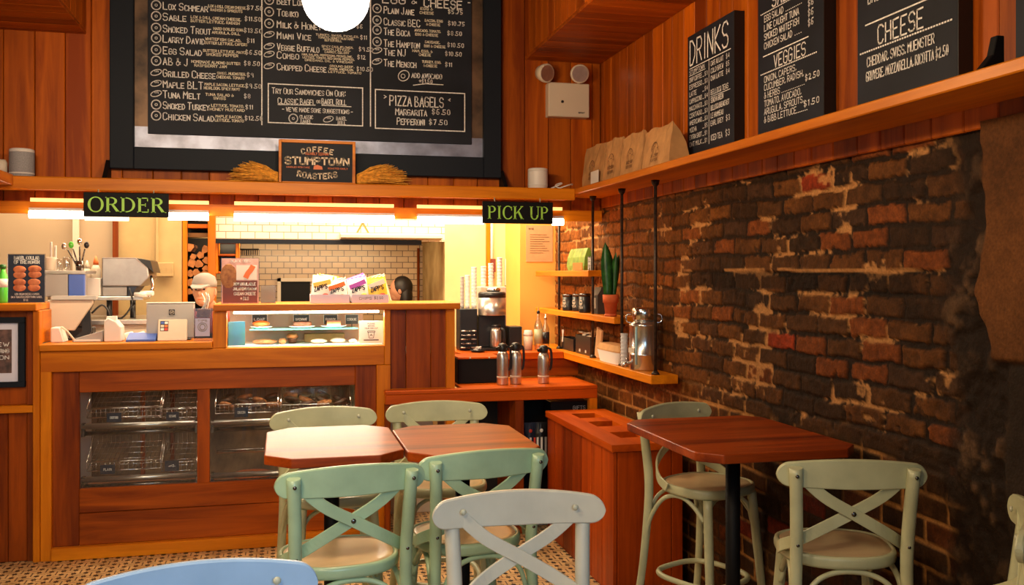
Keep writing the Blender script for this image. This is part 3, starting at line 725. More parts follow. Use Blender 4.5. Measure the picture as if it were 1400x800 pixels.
rail_pair(287, 485, 646, 'pair of steel rails along the bottom of the right bin', 'bin rails')
z = AY(330, 619, YC + .09).z
tag(MB().tube([(X5(293), YC + .16, z), (X5(484), YC + .16, z)], .014, 10).build('bin_rail', M['chrome']), 'single bright rail across the middle of the right bin', 'rail', 'bin rails')
# wire baskets
def basket(p0, p1, ya, yb, label, slope=.10):
    Y0, Y1 = YC + .13, YC + .46; x0, x1 = X5(p0), X5(p1); zb = AY(p0, yb, Y0).z; zt = AY(p0, ya, Y0).z
    t = thing('wire_basket', label, 'basket', ((x0 + x1) / 2, Y0, zb), 'wire bagel baskets')
    mb = MB(); n = int((x1 - x0) / .024)
    for i in range(n + 1):
        x = x0 + (x1 - x0) * i / n
        mb.tube([(x, Y0, zb + .05), (x, Y0, zb), (x, Y1, zb + slope), (x, Y1, zt + slope)], .0018, 5)
    for z_, y_ in ((zb + .05, Y0), (zb, Y0), (zb + slope, Y1), (zt + slope, Y1), ((zb + zt) / 2 + slope, Y1)): mb.tube([(x0, y_, z_), (x1, y_, z_)], .003, 6)
    for k in range(1, 5):
        f = k / 5; mb.tube([(x0, Y0 + (Y1 - Y0) * f, zb + slope * f), (x1, Y0 + (Y1 - Y0) * f, zb + slope * f)], .0018, 5)
    mb.build('wire_grid', M['chrome'], t)
    for x in (x0, x1): MB().tube([(x, Y0, zb + .05), (x, Y1, zt + slope)], .004, 6).build('side_rail', M['chrome'], t)
    return t
basket(112, 215, 540, 572, 'wire bagel basket in the upper left bin beside the stile')
basket(217, 266, 540, 572, 'narrow wire bagel basket in the upper left bin beside the mullion')
basket(112, 215, 610, 645, 'wire bagel basket in the lower left bin beside the stile')
basket(217, 266, 610, 645, 'narrow wire bagel basket in the lower left bin beside the mullion')
basket(292, 380, 533, 566, 'wire bagel basket in the upper right bin beside the mullion', .04)
basket(384, 482, 533, 566, 'wire bagel basket in the upper right bin behind the far chair', .04)
# divider plates in the bins
for p in (178, 222): tag(bx('bin_divider', M['plank_z'], None, X5(p) - .012, X5(p) + .012, YC + .47, YC + .498, .335, zpk + .04), 'upright wooden divider at the back of the left bin, ' + ('left one' if p == 178 else 'right one'), 'divider', 'bin dividers')
def tagcard(px, py, w, h, label, txt):
    Y = YC + .068; a = AY(px, py, Y); sx, sz = w * .0042, h * .0042
    t = thing('price_tag', label, 'tag', (a.x, Y, a.z - sz), 'bin price tags')
    MB().box(a.x - sx, a.x + sx, Y, Y + .004, a.z - sz, a.z + sz).build('card', M['navy'], t)
    mb = MB(); write(mb, txt, (a.x, Y - .001, a.z - sz * .25), (1, 0, 0), (0, 0, 1), sz * .5, sx * 1.1, .16, align='c'); mb.build('lettering', M['chalk'], t)
tagcard(156, 571, 9, 6, 'navy price tag on the upper left bin rail, left of two', 'EVERYTHING')
tagcard(236, 569, 8, 5.5, 'navy price tag on the upper left bin rail, right of two', 'SESAME')
tagcard(147, 642, 9, 6, 'navy price tag on the bottom left bin rail, left of two', 'PLAIN')
tagcard(235, 637, 9, 7, 'navy price tag on the bottom left bin rail, right of two', '4')
tagcard(330, 564, 9, 6.5, 'navy price tag standing in the upper right bin', 'ONION')
# bagels lying in the bins
def torus(mb, c, R0, r, n=16, k=8, T=None):
    v = []; f = []
    for i in range(n):
        a = 2 * math.pi * i / n
        for j in range(k):
            b = 2 * math.pi * j / k; v.append((c[0] + (R0 + r * math.cos(b)) * math.cos(a), c[1] + (R0 + r * math.cos(b)) * math.sin(a), c[2] + r * .85 * math.sin(b)))
    for i in range(n):
        for j in range(k): f.append((i * k + j, ((i + 1) % n) * k + j, ((i + 1) % n) * k + (j + 1) % k, i * k + (j + 1) % k))
    mb.add(v, f, 0, True, T)
zb = AY(330, 566, YC + .13).z
bi = 0
for row, (yy, dz) in enumerate(((.20, .035), (.30, .045), (.40, .06))):
    for k, px in enumerate((306, 330, 352, 372, 398, 420, 445, 468)):
        if (row + k) % 5 == 4: continue
        mb = MB(); torus(mb, (0, 0, 0), .030, .017); o = mb.build('bagel', M['darkbread' if (k + row) % 3 else 'bread'])
        o.location = (X5(px) + R_.uniform(-.008, .008), YC + yy, zb + dz + .004); o.rotation_euler = (R_.uniform(-.5, .5), R_.uniform(-.4, .4), 0)
        tag(o, 'bagel lying in the wire basket of the upper right bin', 'bagel', 'bagels in the upper right bin')
# folded red packet low in right bin
mb = MB(); a = AY(345, 640, YC + .25); mb.ball((a.x, YC + .30, .358), (.13, .09, .025), 20, 8); tag(mb.build('flour_sack', M['orange']), 'flat orange and white packet lying low in the right bin', 'packet')

# left counter: panel, cap, framed notice
lt = thing('side_counter', 'taller wooden counter end with a framed notice at the left edge', 'counter', (X5(20), YC, 0))
bx('cap', M['trim_x'], lt, -2.0, X5(52), YC - .04, YC + .40, 1.358, 1.397, .004)
bx('end_post', M['trim_z'], lt, X5(45), X5(54.5), YC - .005, YC + .06, 0, 1.357)
bx('end_cheek', M['trim_y'], lt, X5(52.2), X5(54.4), YC + .061, YC + .38, zl1 + .002, 1.357)
bx('mid_rail', M['trim_x'], lt, -2.0, X5(44.8), YC + .0, YC + .06, .808, .847)
bx('upper_panel', M['plank_z'], lt, -2.0, X5(44.8), YC + .04, YC + .06, .848, 1.357)
mb = MB(); q = [-2.0, X5(-25), X5(8), X5(35)]
for a, b in zip(q, q[1:]): mb.box(a + .001, b - .001, YC + .04, YC + .06, .0, .807)
mb.box(X5(35) + .001, X5(44.5), YC + .025, YC + .06, 0, .807); mb.build('lower_panel', M['plank_z'], lt, .003)
bx('inner_stile', M['plank_z'], lt, X5(36), X5(44.8), YC + .012, YC + .039, .848, 1.356)
a, b = AY(-30, 434, YC + .03), AY(35, 529, YC + .03)
t = thing('picture_frame', 'black framed notice with a pale mat on the left counter panel', 'picture frame', ((a.x + b.x) / 2, YC + .03, b.z))
MB().box(a.x, b.x, YC + .012, YC + .039, b.z, b.z + .03).box(a.x, b.x, YC + .012, YC + .039, a.z - .03, a.z).box(b.x - .034, b.x, YC + .012, YC + .039, b.z + .03, a.z - .03).box(a.x, a.x + .034, YC + .012, YC + .039, b.z + .03, a.z - .03).build('moulding', M['frame'], t, .002)
MB().box(a.x + .034, b.x - .034, YC + .030, YC + .039, b.z + .03, a.z - .03).build('mat', M['mat'], t)
c, d = AY(-18, 451, YC + .029), AY(16, 510, YC + .029)
pr = MB().box(c.x, d.x, YC + .027, YC + .0299, d.z, c.z).build('print', M['photo'], t)
mb = MB()
for k, s_ in enumerate(('NEW', 'OPENING', 'SOON')): write(mb, s_, (d.x - .012, YC + .026, c.z - .09 - k * .035), (1, 0, 0), (0, 0, 1), .02, .10, .2, align='r')
mb.build('lettering', M['chalk'], pr)

# ------------------------------------------------------------------ pendant globes
def globe(x, y, z, label, group='opal globe lamps'):
    t = thing('globe_lamp', label, 'lamp', (x, y, z), group)
    MB().ball((x, y, z), .128, 28, 16).build('globe', M['globe'], t)
    MB().lathe((x, y, z + .122), [(.05, 0), (.055, .012), (.03, .05), (.012, .07)], 16).build('cap', M['dark'], t)
    MB().tube([(x, y, z + .18), (x, y, ZCEIL - .002)], .008).build('stem', M['dark'], t)
    l = bpy.data.lights.new('globe_bulb', 'POINT'); l.energy = 70; l.color = (1, .72, .42); l.shadow_soft_size = .13
    o = bpy.data.objects.new('globe_bulb', l); COL.objects.link(o); o.parent = t; o.location = (0, 0, -.15)
    return t
g = AY(459, -4, 3.6)
globe(g.x, g.y, g.z, 'round glowing white globe lamp hanging in front of the big menu')
for (x, y) in ((-.95, 2.6), (-.75, 1.5), (-.5, .5), (-1.3, -.3)): globe(x, y, 2.75, 'round white globe lamp outside the top of the picture')

# ------------------------------------------------------------------ the big menu board
YB = YH - .035
a, b = AY(150, 100, YH - .05), AY(685, 245, YH - .05); fx0, fx1 = a.x, b.x; fz0 = AY(420, 237, YH - .05).z; fz1 = 3.3
t = thing('menu_board', 'large black framed chalk menu with bagel sandwiches over the hatch', 'menu board', ((fx0 + fx1) / 2, YH - .02, fz0))
ix0, ix1 = AY(183, 100, YH - .05).x, AY(661, 100, YH - .05).x; iz0 = AY(420, 208, YH - .05).z
bx('frame_side', M['frame'], t, fx0, ix0, YH - .06, YH - .002, fz0, fz1, .004)
bx('frame_side', M['frame'], t, ix1, fx1, YH - .06, YH - .002, fz0, fz1, .004)
bx('frame_bottom', M['frame'], t, ix0, ix1, YH - .058, YH - .002, fz0, iz0, .004)
bx('mount_bottom', M['galv'], t, ix0, ix1, YH - .022, YH - .003, iz0, iz0 + .12, 0)
for a, b in ((ix0, ix0 + .12), (ix1 - .12, ix1)): bx('mount_side', M['galvrust'], t, a, b, YH - .022, YH - .003, iz0 + .1205, fz1, 0)
px0, px1 = AY(202, 100, YB).x, AY(645, 100, YB).x; pz0 = AY(420, 190, YB).z
bx('slate_panel', M['slate'], t, px0, px1, YB, YH - .023, pz0, fz1 - .05, .002)
U, V3 = Vector((1, 0, 0)), Vector((0, 0, 1))
def B(px, py): return AY(px, py, YB - .002)
SPX = (B(401, 100).x - B(400, 100).x)
mb, mw, mi_ = MB(), MB(), MB()
def chalk(mb, s, p0, y, p1=None, h=9, small=.74, st=.13, al='l', jit=.16):
    if small < 1: s = ' '.join(q if q in ('AB', 'J', 'BLT', 'BEC', 'NJ', '&') or q[:1] == '$' else q[:1] + q[1:].lower() for q in s.split(' '))
    o = B(p0, y); write(mb, s, o, U, V3, h * SPX, ((p1 - p0) * SPX if p1 else None), st, small, jit, align=al)
def icon(px, y, kind):
    c = B(px, y)
    if kind == 'b': ring(mi_, c, U, V3, 6.0 * SPX, 6.2 * SPX, 1.5 * SPX, 16); ring(mi_, c, U, V3, 1.6 * SPX, 1.6 * SPX, 1.0 * SPX, 8)
    else:
        ring(mi_, c, U, V3, 7.2 * SPX, 3.6 * SPX, 1.2 * SPX, 16, rot=.35)
        for k in (-2, 0, 2): stroke(mi_, [c + U * k * SPX + V3 * 2.6 * SPX, c + U * (k + .8) * SPX + V3 * .6 * SPX], .8 * SPX, (0, -1, 0))
def lines(ls, p0, y, w, dy=5.2, h=3.4):
    for i, (s, dx, ww) in enumerate(ls): chalk(mw, s, p0 + dx, y + i * dy, p0 + dx + ww, h, 1, .22, jit=.15)
C1_ = [('LOX SCHMEAR', 11, 'b', 283, [('LOX & DILL CREAM CHEESE,', 2, 50), ('RADISH & SPROUTS', 5, 42)], '$7.50', 338),
 ('SABLE', 26, 'b', 255, [('LOX & DILL CREAM CHEESE,', 6, 66), ('BUTTER LETTUCE, RADISH', 6, 64)], '$11.50', 335),
 ('SMOKED TROUT', 42, 'b', 287, [('HARD BOILED EGG,', 5, 40), ('ARUGULA, DILL', 3, 37)], '$13.50', 334),
 ('LARRY DAVID', 56, 'b', 279, [('WHITEFISH SALAD,', 2, 47), ('BUTTER LETTUCE, CAPERS', 1, 56)], '$11', 338),
 ('EGG SALAD', 72, 'b', 275, [('BUTTER LETTUCE, MAYO,', 3, 57), ('SMOKED PEPPER', 7, 42)], '$6.50', 336),
 ('AB & J', 87, 'b', 258, [('HOMEMADE ALMOND BUTTER', 4, 64), ('RASPBERRY JAM', 8, 42)], '$8.50', 334),
 ('GRILLED CHEESE', 103, 'r', 293, [('SWISS, MUENSTER,', 4, 38), ('CHEDDAR, TOMATO', 3, 37)], '$9', 338),
 ('MAPLE BLT', 118, 'r', 277, [('MAPLE BACON, LETTUCE,', 3, 53), ('HEIRLOOM, SPICY MAYO', 2, 47)], '$9.50', 336),
 ('TUNA MELT', 132, 'r', 273, [('TUNA SALAD &', 8, 37), ('SWISS', 19, 16)], '$8', 334),
 ('SMOKED TURKEY', 147, 'b', 285, [('LETTUCE, TOMATO,', 4, 43), ('HONEY MUSTARD', 2, 46)], '$11', 336),
 ('CHICKEN SALAD', 162, 'b', 291, [('MAPLE BACON,', 4, 35), ('LETTUCE, TOMATO', 3, 38)], '$12.50', 335)]
for (s, y, k, x1, ls, pr, px) in C1_:
    yy = y + 1; icon(213.5, yy - 5, k); chalk(mb, s, 223, yy + .5, x1 - 2.5, 9.5); lines(ls, x1, yy - 3.2 + .8, 0); chalk(mb, pr, px, yy + 1, None, 5.5, .9, .18)
C2_ = [('BEET LOX', 5, 'b', 416, [], '', 0), ('TOBIKO', 21, 'b', 409, [], '$9', 490), ('MILK & HONEY', 37, 'b', 441, [], '$6', 488),
 ('MIAMI VICE', 52, 'r', 427, [('TURKEY, SWISS, PICKLES,', 5, 60), ('TOMATO, HONEY MUSTARD,', 8, 50), ('BUTTER ROLL', 17, 24)], '$11', 493),
 ('VEGGIE BUFFALO', 68, 'r', 438, [('SPICY CAULIFLOWER,', 2, 44), ('RANCH, LETTUCE,', 4, 38), ('CARROT, CELERY', 6, 34)], '$9.50', 491),
 ('COMBO', 79, 'r', 410, [('HAM, SALAMI, PEPPERONI, PROVOLONE,', 3, 70), ('LETTUCE, TOMATO, RED ONION, PEPPERS,', 4, 72), ('OREGANO, OIL & VINEGAR', 7, 66)], '$12', 489),
 ('CHOPPED CHEESE', 95, 'r', 448, [('GROUND BEEF,', 3, 34), ('ONION, AMERICAN,', 2, 34), ('LETTUCE, TOMATO', 1, 46)], '$10.50', 488)]
for (s, y, k, x1, ls, pr, px) in C2_:
    icon(368, y - 5, k); chalk(mb, s, 379, y + .5, x1 - 2, 9.2); lines(ls, x1, y - 3.6, 0, 3.9, 2.7)
    if pr: chalk(mb, pr, px, y + 1.5, None, 5.2, .9, .18)
C3_ = [('PLAIN JANE', 17.5, 'b', 570, [('EGG &', 5, 18), ('CHEESE', 4, 20)], '$5.75', 613), ('CLASSIC BEC', 33.5, 'b', 579, [('BACON, EGG', 2, 26), ('& CHEESE', 4, 20)], '$10.75', 613),
 ('THE BOCA', 47, 'b', 564, [('AVOCADO, TOMATO,', 3, 38), ('EGG & CHEESE', 4, 33)], '$8.50', 612), ('THE HAMPTON', 63, 'b', 578, [('SAUSAGE,', 3, 22), ('EGG & CHEESE', 2, 31)], '$10.50', 612),
 ('THE NJ', 75, 'r', 559, [('HAM, EGG, &', 5, 29), ('CHEESE', 14, 17)], '$10.50', 609), ('THE MENSCH', 90, 'r', 573, [('TURKEY, EGG,', 4, 28), ('& CHEESE', 6, 20)], '$11', 609)]
for (s, y, k, x1, ls, pr, px) in C3_:
    icon(515.5, y - 6, k); chalk(mb, s, 525, y + .3, x1 - 2, 9.6); lines(ls, x1, y - 4.2, 0, 5.4, 3.4); chalk(mb, pr, px, y + .8, None, 5.6, .9, .18)
chalk(mb, 'EGG', 523, 3.5, 556, 11, 1, .15); chalk(mb, '&', 563, 5, 570, 6, 1, .2); chalk(mb, 'CHEESE', 580, 9, 636, 11.5, 1, .15); chalk(mb, '-', 640, 6, 644, 5, 1, .3)
ring(mi_, B(552, 103.5), U, V3, 8.5 * SPX, 7 * SPX, 1.3 * SPX, 18, rot=.7); ring(mi_, B(551, 104), U, V3, 3 * SPX, 3 * SPX, 1 * SPX, 10)
chalk(mb, 'ADD AVOCADO', 563, 106, 607, 6.5, 1, .18); chalk(mb, '+$1.50', 573, 113, 593, 5, 1, .2)
stroke(mi_, [B(565, 116.5), B(582, 114.5), B(606, 116)], 1.2 * SPX, (0, -1, 0))
for px, y in ((358, 171), (506.5, 173)): p = B(px, y); mi_.box(p.x - .8 * SPX, p.x + .8 * SPX, p.y, p.y + .001, p.z, fz1 - .1)
def cbox(x0, y0, x1, y1):
    a, b = B(x0, (y0)), B(x1, y1); w = 1.5 * SPX; z0, z1 = b.z, a.z
    mi_.box(a.x, b.x, a.y, a.y + .001, z1 - w, z1).box(a.x, b.x, a.y, a.y + .001, z0, z0 + w).box(a.x, a.x + w, a.y, a.y + .001, z0 + w, z1 - w).box(b.x - w, b.x, a.y, a.y + .001, z0 + w, z1 - w)
cbox(366, 113.5, 496.5, 173); cbox(512.5, 121.5, 636, 180.5)
chalk(mb, 'TRY OUR SANDWICHES ON OUR:', 372, 127.5, 473, 8, .8); chalk(mb, 'CLASSIC BAGEL', 380, 141.5, 431, 8, .9); chalk(mb, 'OR', 433, 141, 438, 4, 1, .2); chalk(mb, 'BAGEL ROLL', 440, 142.5, 474, 8, .9)
stroke(mi_, [B(380, 143), B(431, 144)], 1 * SPX, (0, -1, 0)); stroke(mi_, [B(440, 144), B(480, 146)], 1 * SPX, (0, -1, 0))
chalk(mb, "- WE'VE MADE SOME SUGGESTIONS -", 386, 152, 484, 5.8, .95, .17)
icon(401, 162, 'b'); chalk(mb, 'CLASSIC', 410, 162, 428, 4.6, 1, .2); chalk(mb, 'BAGEL', 411, 168, 426, 4.6, 1, .2)
icon(449, 163, 'r'); chalk(mb, 'BAGEL', 460, 164, 474, 4.6, 1, .2); chalk(mb, 'ROLL', 462, 170, 473, 4.6, 1, .2)
chalk(mb, '>', 525, 135, 530, 6, 1, .18); chalk(mb, 'PIZZA BAGELS', 533, 144, 611, 14, 1, .11); chalk(mb, '<', 613, 139, 617, 5, 1, .2)
chalk(mb, 'MARGARITA', 541, 157, 586, 9.5, .85); chalk(mb, '$6.50', 591, 156, None, 7, .95, .16); chalk(mb, 'PEPPERONI', 543, 170, 583, 9.5, .85); chalk(mb, '$7.50', 587, 170, None, 7, .95, .16)
pn = [c for c in t.children if c.name.startswith('slate')][0]
mb.build('dish_names', M['chalk'], pn); mw.build('fine_print', M['chalk_warm'], pn); mi_.build('drawn_marks', M['chalk'], pn)
# little black props at the frame's lower corners
for px, lab in ((147, 'left'), (687, 'right')):
    x = XA(px, YH - .05); d = -1 if lab == 'left' else 1
    o = MB().prism([(YH - .16, SZ), (YH - .004, SZ), (YH - .004, SZ + .12), (YH - .03, SZ + .12)], x - .012, x + .012, 'X').build('corner_prop', M['dark'], None, .002)
    tag(o, 'small black wedge under the ' + lab + ' lower corner of the big menu', 'bracket', 'black wedges on the shelves')

# ------------------------------------------------------------------ things on the shelf over the hatch
YQ = YS + .06
a, b = AY(381, 190, YQ), AY(486, 253, YQ)
t = thing('shop_sign', 'wood framed black coffee roaster sign standing on the shelf', 'sign', ((a.x + b.x) / 2, YQ, SZ)); zt_ = (AY(381, 189.5, YQ).z + AY(486, 194.5, YQ).z) / 2
w = .016
fr = MB().box(a.x, a.x + w, YQ, YQ + .03, SZ, zt_).box(b.x - w, b.x, YQ, YQ + .03, SZ, zt_).box(a.x + w, b.x - w, YQ, YQ + .03, zt_ - w, zt_).box(a.x + w, b.x - w, YQ, YQ + .03, SZ, SZ + w * .6).build('frame', M['trim_x'], t, .002)
p = MB().box(a.x + w, b.x - w, YQ + .012, YQ + .02, SZ + w * .6, zt_ - w).build('panel', M['slate'], t)
m1, m2 = MB(), MB(); cx = (a.x + b.x) / 2; hh = zt_ - SZ; ww = b.x - a.x; yq = YQ + .0105
def arcword(mb, s, cz, r, h, wd, sgn):
    n = len(s); step = wd / (n - 1)
    for i, ch in enumerate(s):
        f = (i / (n - 1) - .5); an = -f * .34 * sgn; o = Vector((cx + f * wd, yq, cz - sgn * r * f * f))
        u = Vector((math.cos(an), 0, math.sin(an))); v = Vector((-math.sin(an), 0, math.cos(an)))
        write(mb, ch, o - u * h * .33, u, v, h, h * .66 if ch != 'I' else None, .24, 1, 0)
arcword(m1, 'COFFEE', SZ + hh * .74, .05, hh * .11, ww * .36, 1); arcword(m1, 'ROASTERS', SZ + hh * .11, .05, hh * .12, ww * .48, -1)
write(m1, 'STUMPTOWN', (cx - ww * .415, yq, SZ + hh * .445), U, V3, hh * .155, ww * .83, .24, 1, 0)
write(m2, 'PROUDLY SERVING', (cx - ww * .15, yq, SZ + hh * .665), U, V3, hh * .055, ww * .30, .2, 1, .2)
write(m2, 'HANDLED WITH CARE', (cx - ww * .40, yq, SZ + hh * .355), U, V3, hh * .035, ww * .30, .2, 1, .1); write(m2, 'ROASTED DAILY', (cx + ww * .14, yq, SZ + hh * .345), U, V3, hh * .035, ww * .26, .2, 1, .1)
m2.prism([(cx - .022, SZ + hh * .33), (cx + .03, SZ + hh * .33), (cx + .026, SZ + hh * .40), (cx, SZ + hh * .44), (cx - .02, SZ + hh * .41)], yq, yq + .001, 'Y')
m1.build('cream_lettering', M['signgold'], p); m2.build('orange_lettering', M['orange'], p)
def sheaf(px0, px1, ytop, d, label):
    x0, x1 = XA(px0, YS + .10), XA(px1, YS + .10); mb = MB(); hmax = AY((px0 + px1) / 2, ytop, YS + .1).z - SZ
    for k in range(170):
        f = R_.random(); e = R_.uniform(.65, 1.0); yy = YS + .11 + R_.uniform(-.03, .04)
        tip = Vector((x0 + (x1 - x0) * (.98 - .42 * f * f) * e, yy + R_.uniform(-.02, .02), SZ + .008 + hmax * (f ** .8) * (.75 + .25 * e)))
        base = Vector((x0, yy * .3 + (YS + .11) * .7, SZ + .012 + .05 * R_.random())); m_ = base.lerp(tip, .55) + Vector((0, 0, .012 * f))
        mb.tube([base, m_, tip], [.004, .0035, .0012], 4, sm=False)
    tag(mb.build('wheat_sheaf', M['wheat']), label, 'wheat sheaf', 'wheat sheaves beside the roaster sign')
sheaf(488, 566, 225, 1, 'fanned bundle of dried wheat right of the roaster sign')
sheaf(380, 307, 221, -1, 'fanned bundle of dried wheat left of the roaster sign')
def speaker(px0, px1, ytop, label, mat):
    Y = YS + .10; x0, x1 = XA(px0, Y), XA(px1, Y); r = (x1 - x0) / 2; h = AY((px0 + px1) / 2, ytop, Y - r).z - SZ; c = ((x0 + x1) / 2, Y, SZ)
    t = thing('speaker', label, 'speaker', c, 'cylinder speakers on the shelf')
    MB().lathe(c, [(r * .9, 0), (r * .97, .006), (r, .02), (r, h - .02), (r * .97, h - .004)], 32).build('body', M[mat], t)
    MB().lathe(c, [(r * 1.0, h - .019), (r * 1.005, h - .012), (r * .98, h - .003), (r * .9, h), (0, h)], 32).build('top_cap', M['white'], t)
    MB().lathe(c, [(r * 1.004, .016), (r * 1.004, .024)], 32).build('base_ring', M['white'], t)
    return c, r
c, r = speaker(722, 748.5, 229, 'white cylinder speaker with a cable on the shelf above the PICK UP sign', 'white')
speaker(12.5, 47, 202, 'grey cloth cylinder speaker with pale top at the left end of the shelf', 'grey')
mb = MB(); pts = []
for k in range(60):
    f = k / 59; pts.append((c[0] + r + .02 + .12 * f + .03 * math.sin(9 * f), YS + .07 + .03 * math.sin(14 * f + 1), SZ + .006 + .028 * abs(math.sin(5.2 * f))))
mb.tube(pts, .0042, 6); tag(mb.build('cable', M['white']), 'loose white cable coiled beside the white speaker', 'cable')
a = AY(2, 240, YS + .05); tag(MB().lathe((a.x - .01, YS + .08, SZ), [(.03, 0), (.03, .075), (.022, .09), (0, .09)], 20).build('jar', M['offwhite']), 'small pale jar cut off by the left edge on the shelf', 'jar')
tag(bx('card', M['paper'], None, XS + .055, XS + .058, YX(803, XS) - .03, YX(799, XS) + .05, SZ, SZ + .085, 0), 'small white card standing behind the first paper bag', 'card')

# emergency light
Y = YH - .075; a, b = AY(750, 112, Y), AY(806, 161, Y)
t = thing('emergency_light', 'white twin head emergency light on the plank wall under the soffit', 'emergency light', ((a.x + b.x) / 2, YH, b.z))
bx('box', M['offwhite'], t, a.x, b.x, Y, YH - .001, b.z, a.z, .005)
mb = MB(); mb.ball((AY(769, 139, Y).x, Y, AY(769, 139, Y).z), .009, 10, 6); mb.build('indicator', M['black'], t)
mb = MB(); p = AY(791, 155, Y); write(mb, 'BRIGHT', (p.x, Y - .001, p.z), U, V3, .008, .04, .25); mb.build('marking', M['black'], t)
for px, py, yaw in ((745.5, 100, .42), (792, 101, -.08)):
    c = AY(px, py, Y - .02); T = Matrix.Translation(c) @ Matrix.Rotation(yaw, 4, 'Z') @ Matrix.Rotation(math.radians(-78), 4, 'X') @ Matrix.Rotation(math.pi, 4, 'X')
    hd = MB().lathe((0, 0, 0), [(.018, -.055), (.045, -.045), (.056, -.01), (.058, .018), (.050, .020)], 24, T=T).build('lamp_head', M['offwhite'], t)
    MB().lathe((0, 0, 0), [(.049, .0205), (.03, .017), (.0, .015)], 24, T=T).build('reflector', M['steel'], hd)
    MB().tube([c + Vector((0, .0, -.045)), (min(max(c.x + .01, a.x + .02), b.x - .02), Y + .03, a.z - .002)], .008).build('neck', M['offwhite'], hd)

# ------------------------------------------------------------------ boards leaning on the brick-wall shelf
def board(y0, y1, ztop, label, fill):
    lean = .018; xf = XW - .052
    t = thing('chalk_board', label, 'menu board', (XW - .03, (y0 + y1) / 2, SZ), 'chalk boards along the brick wall')
    p = MB().box(xf, XW - .003, y1, y0, SZ, ztop).build('panel', M['slate'], t, .002)
    MB().box(xf + .001, XW - .002, y1 - .003, y1, SZ, ztop).build('edge', M['slate_side'], t)
    mb = MB(); w = y0 - y1; h = ztop - SZ; xx = xf - .002
    def O(u, v): return Vector((xx, y0 - u * w, SZ + (.105 + .895 * v) * h))
    UU = Vector((0, -1, 0))
    def wr(s, u, v, hh, u1=None, st=.13, al='l'): write(mb, s, O(u, v), UU, V3, hh * h * .9, ((u1 - u) * w if u1 else None), st, 1, .12, align=al)
    def ln(u0, u1, v, wd=.006, dots=0):
        if dots:
            n = int((u1 - u0) * dots)
            for k in range(n): q = u0 + (u1 - u0) * k / n; stroke(mb, [O(q, v), O(q + .45 / dots, v)], wd * h, (-1, 0, 0))
        else: stroke(mb, [O(u0, v), O(u1, v)], wd * h, (-1, 0, 0))
    fill(wr, ln, O, mb); mb.build('lettering', M['chalk'], p)
def f_drinks(wr, ln, O, mb):
    wr('DRINKS', .07, .745, .20, .90, .075); ln(.06, .95, .715, .006); ln(.50, .505, .72); stroke(mb, [O(.50, .71), O(.50, .03)], .004, (-1, 0, 0))
    wr('STUMPTOWN', .06, .665, .034, .40); ln(.05, .42, .655, .004)
    for k, (s, p) in enumerate((('DRIP COFFEE', '$3'), ('ESPRESSO', '$3'), ('LATTE', '$4'), ('CAPPUCCINO', '$4'), ('MACCHIATO', '$3'), ('CORTADO', '$3'), ('AMERICANO', '$3'), ('MOCHA', '$5'), ('EXTRA SHOT', '$1'), ('OAT MILK', '$1'))):
        v = .60 - k * .061; wr(s, .06, v, .036, .34 if len(s) > 6 else .22); ln(.36, .39, v, .004); wr(p, .41, v, .032)
    for k, s in enumerate((('CAFE AU LAIT', '$4'), ('COLD BREW', '$5'), ('CHAI LATTE', '$4'))): v = .655 - k * .06; wr(s[0], .54, v, .036, .80); wr(s[1], .86, v, .034)
    wr('BELLOCQ TEAS', .54, .42, .038, .90); ln(.53, .94, .405, .004)
    for k, s in enumerate(('SENCHA GREEN', 'BELLOCQ BREAKFAST', 'LE HAMMEAU', 'EARL GREY')): wr(s, .54, .355 - k * .062, .038, .92 if k == 1 else .80)
    wr('$3', .86, .169, .04); wr('ICED TEA', .54, .05, .042, .78); wr('$3', .85, .05, .045)
def f_veg(wr, ln, O, mb):
    wr('SALADS', .25, .86, .09, .75); ln(.06, .93, .845, .007, 40)
    for k, s in enumerate(('EGG SALAD', 'LINE CAUGHT TUNA', 'SMOKED WHITEFISH', 'CHICKEN SALAD')):
        v = .78 - k * .065; wr(s, .12, v, .044, .12 + .034 * len(s)); ln(.16 + .034 * len(s), .72, v, .004, 40); wr('$6', .80, v + .02, .04, None, .2)
    ln(.10, .80, .535, .007); wr('VEGGIES', .28, .425, .085, .76, .11); ln(.06, .93, .41, .008, 40)
    for k, s in enumerate(('ONION, CAPERS,', 'CUCUMBER, RADISH,', '& HERBS', 'TOMATO, AVOCADO,', 'ARUGULA, SPROUTS,', '& BIBB LETTUCE')): wr(s, .12, .345 - k * .058, .042, .12 + .036 * len(s))
    ln(.40, .76, .229, .004, 40); ln(.60, .80, .055, .005, 40); wr('$2.50', .76, .25, .036, .96, .2); wr('$1.50', .74, .08, .036, .96, .2)
def f_cheese(wr, ln, O, mb):
    wr('PROTEINS', .22, .88, .085, .80); ln(.04, .95, .80, .007, 40); wr('SMOKED TURKEY', .12, .655, .062, .58, .14); ln(.60, .80, .66, .005, 40); wr('BACON', .13, .565, .062, .34, .14); ln(.36, .82, .575, .005, 40); wr('$2.50', .80, .63, .04, .98, .2)
    ln(.10, .86, .445, .008); wr('CHEESE', .24, .305, .105, .70, .10); ln(.04, .97, .285, .009, 40)
    wr('CHEDDAR, SWISS, MUENSTER', .12, .195, .052, .80); wr('GRUYERE, MOZZARELLA, RICOTTA $2.50', .11, .11, .052, .93)
xf_ = XW - .052
def yb_(px): return YX(px, xf_)
zb_ = (AX(940, 52, xf_).z + AX(1005, 12, xf_).z) / 2
board(yb_(940), YX(1018, XW), zb_, 'tall chalk board headed DRINKS leaning on the brick-wall shelf', f_drinks)
board(yb_(1036), YX(1143, XW), zb_, 'chalk board with VEGGIES heading between the two other written boards', f_veg)
board(yb_(1172), YX(1330, XW), zb_, 'chalk board with CHEESE heading beside the black wedge', f_cheese)
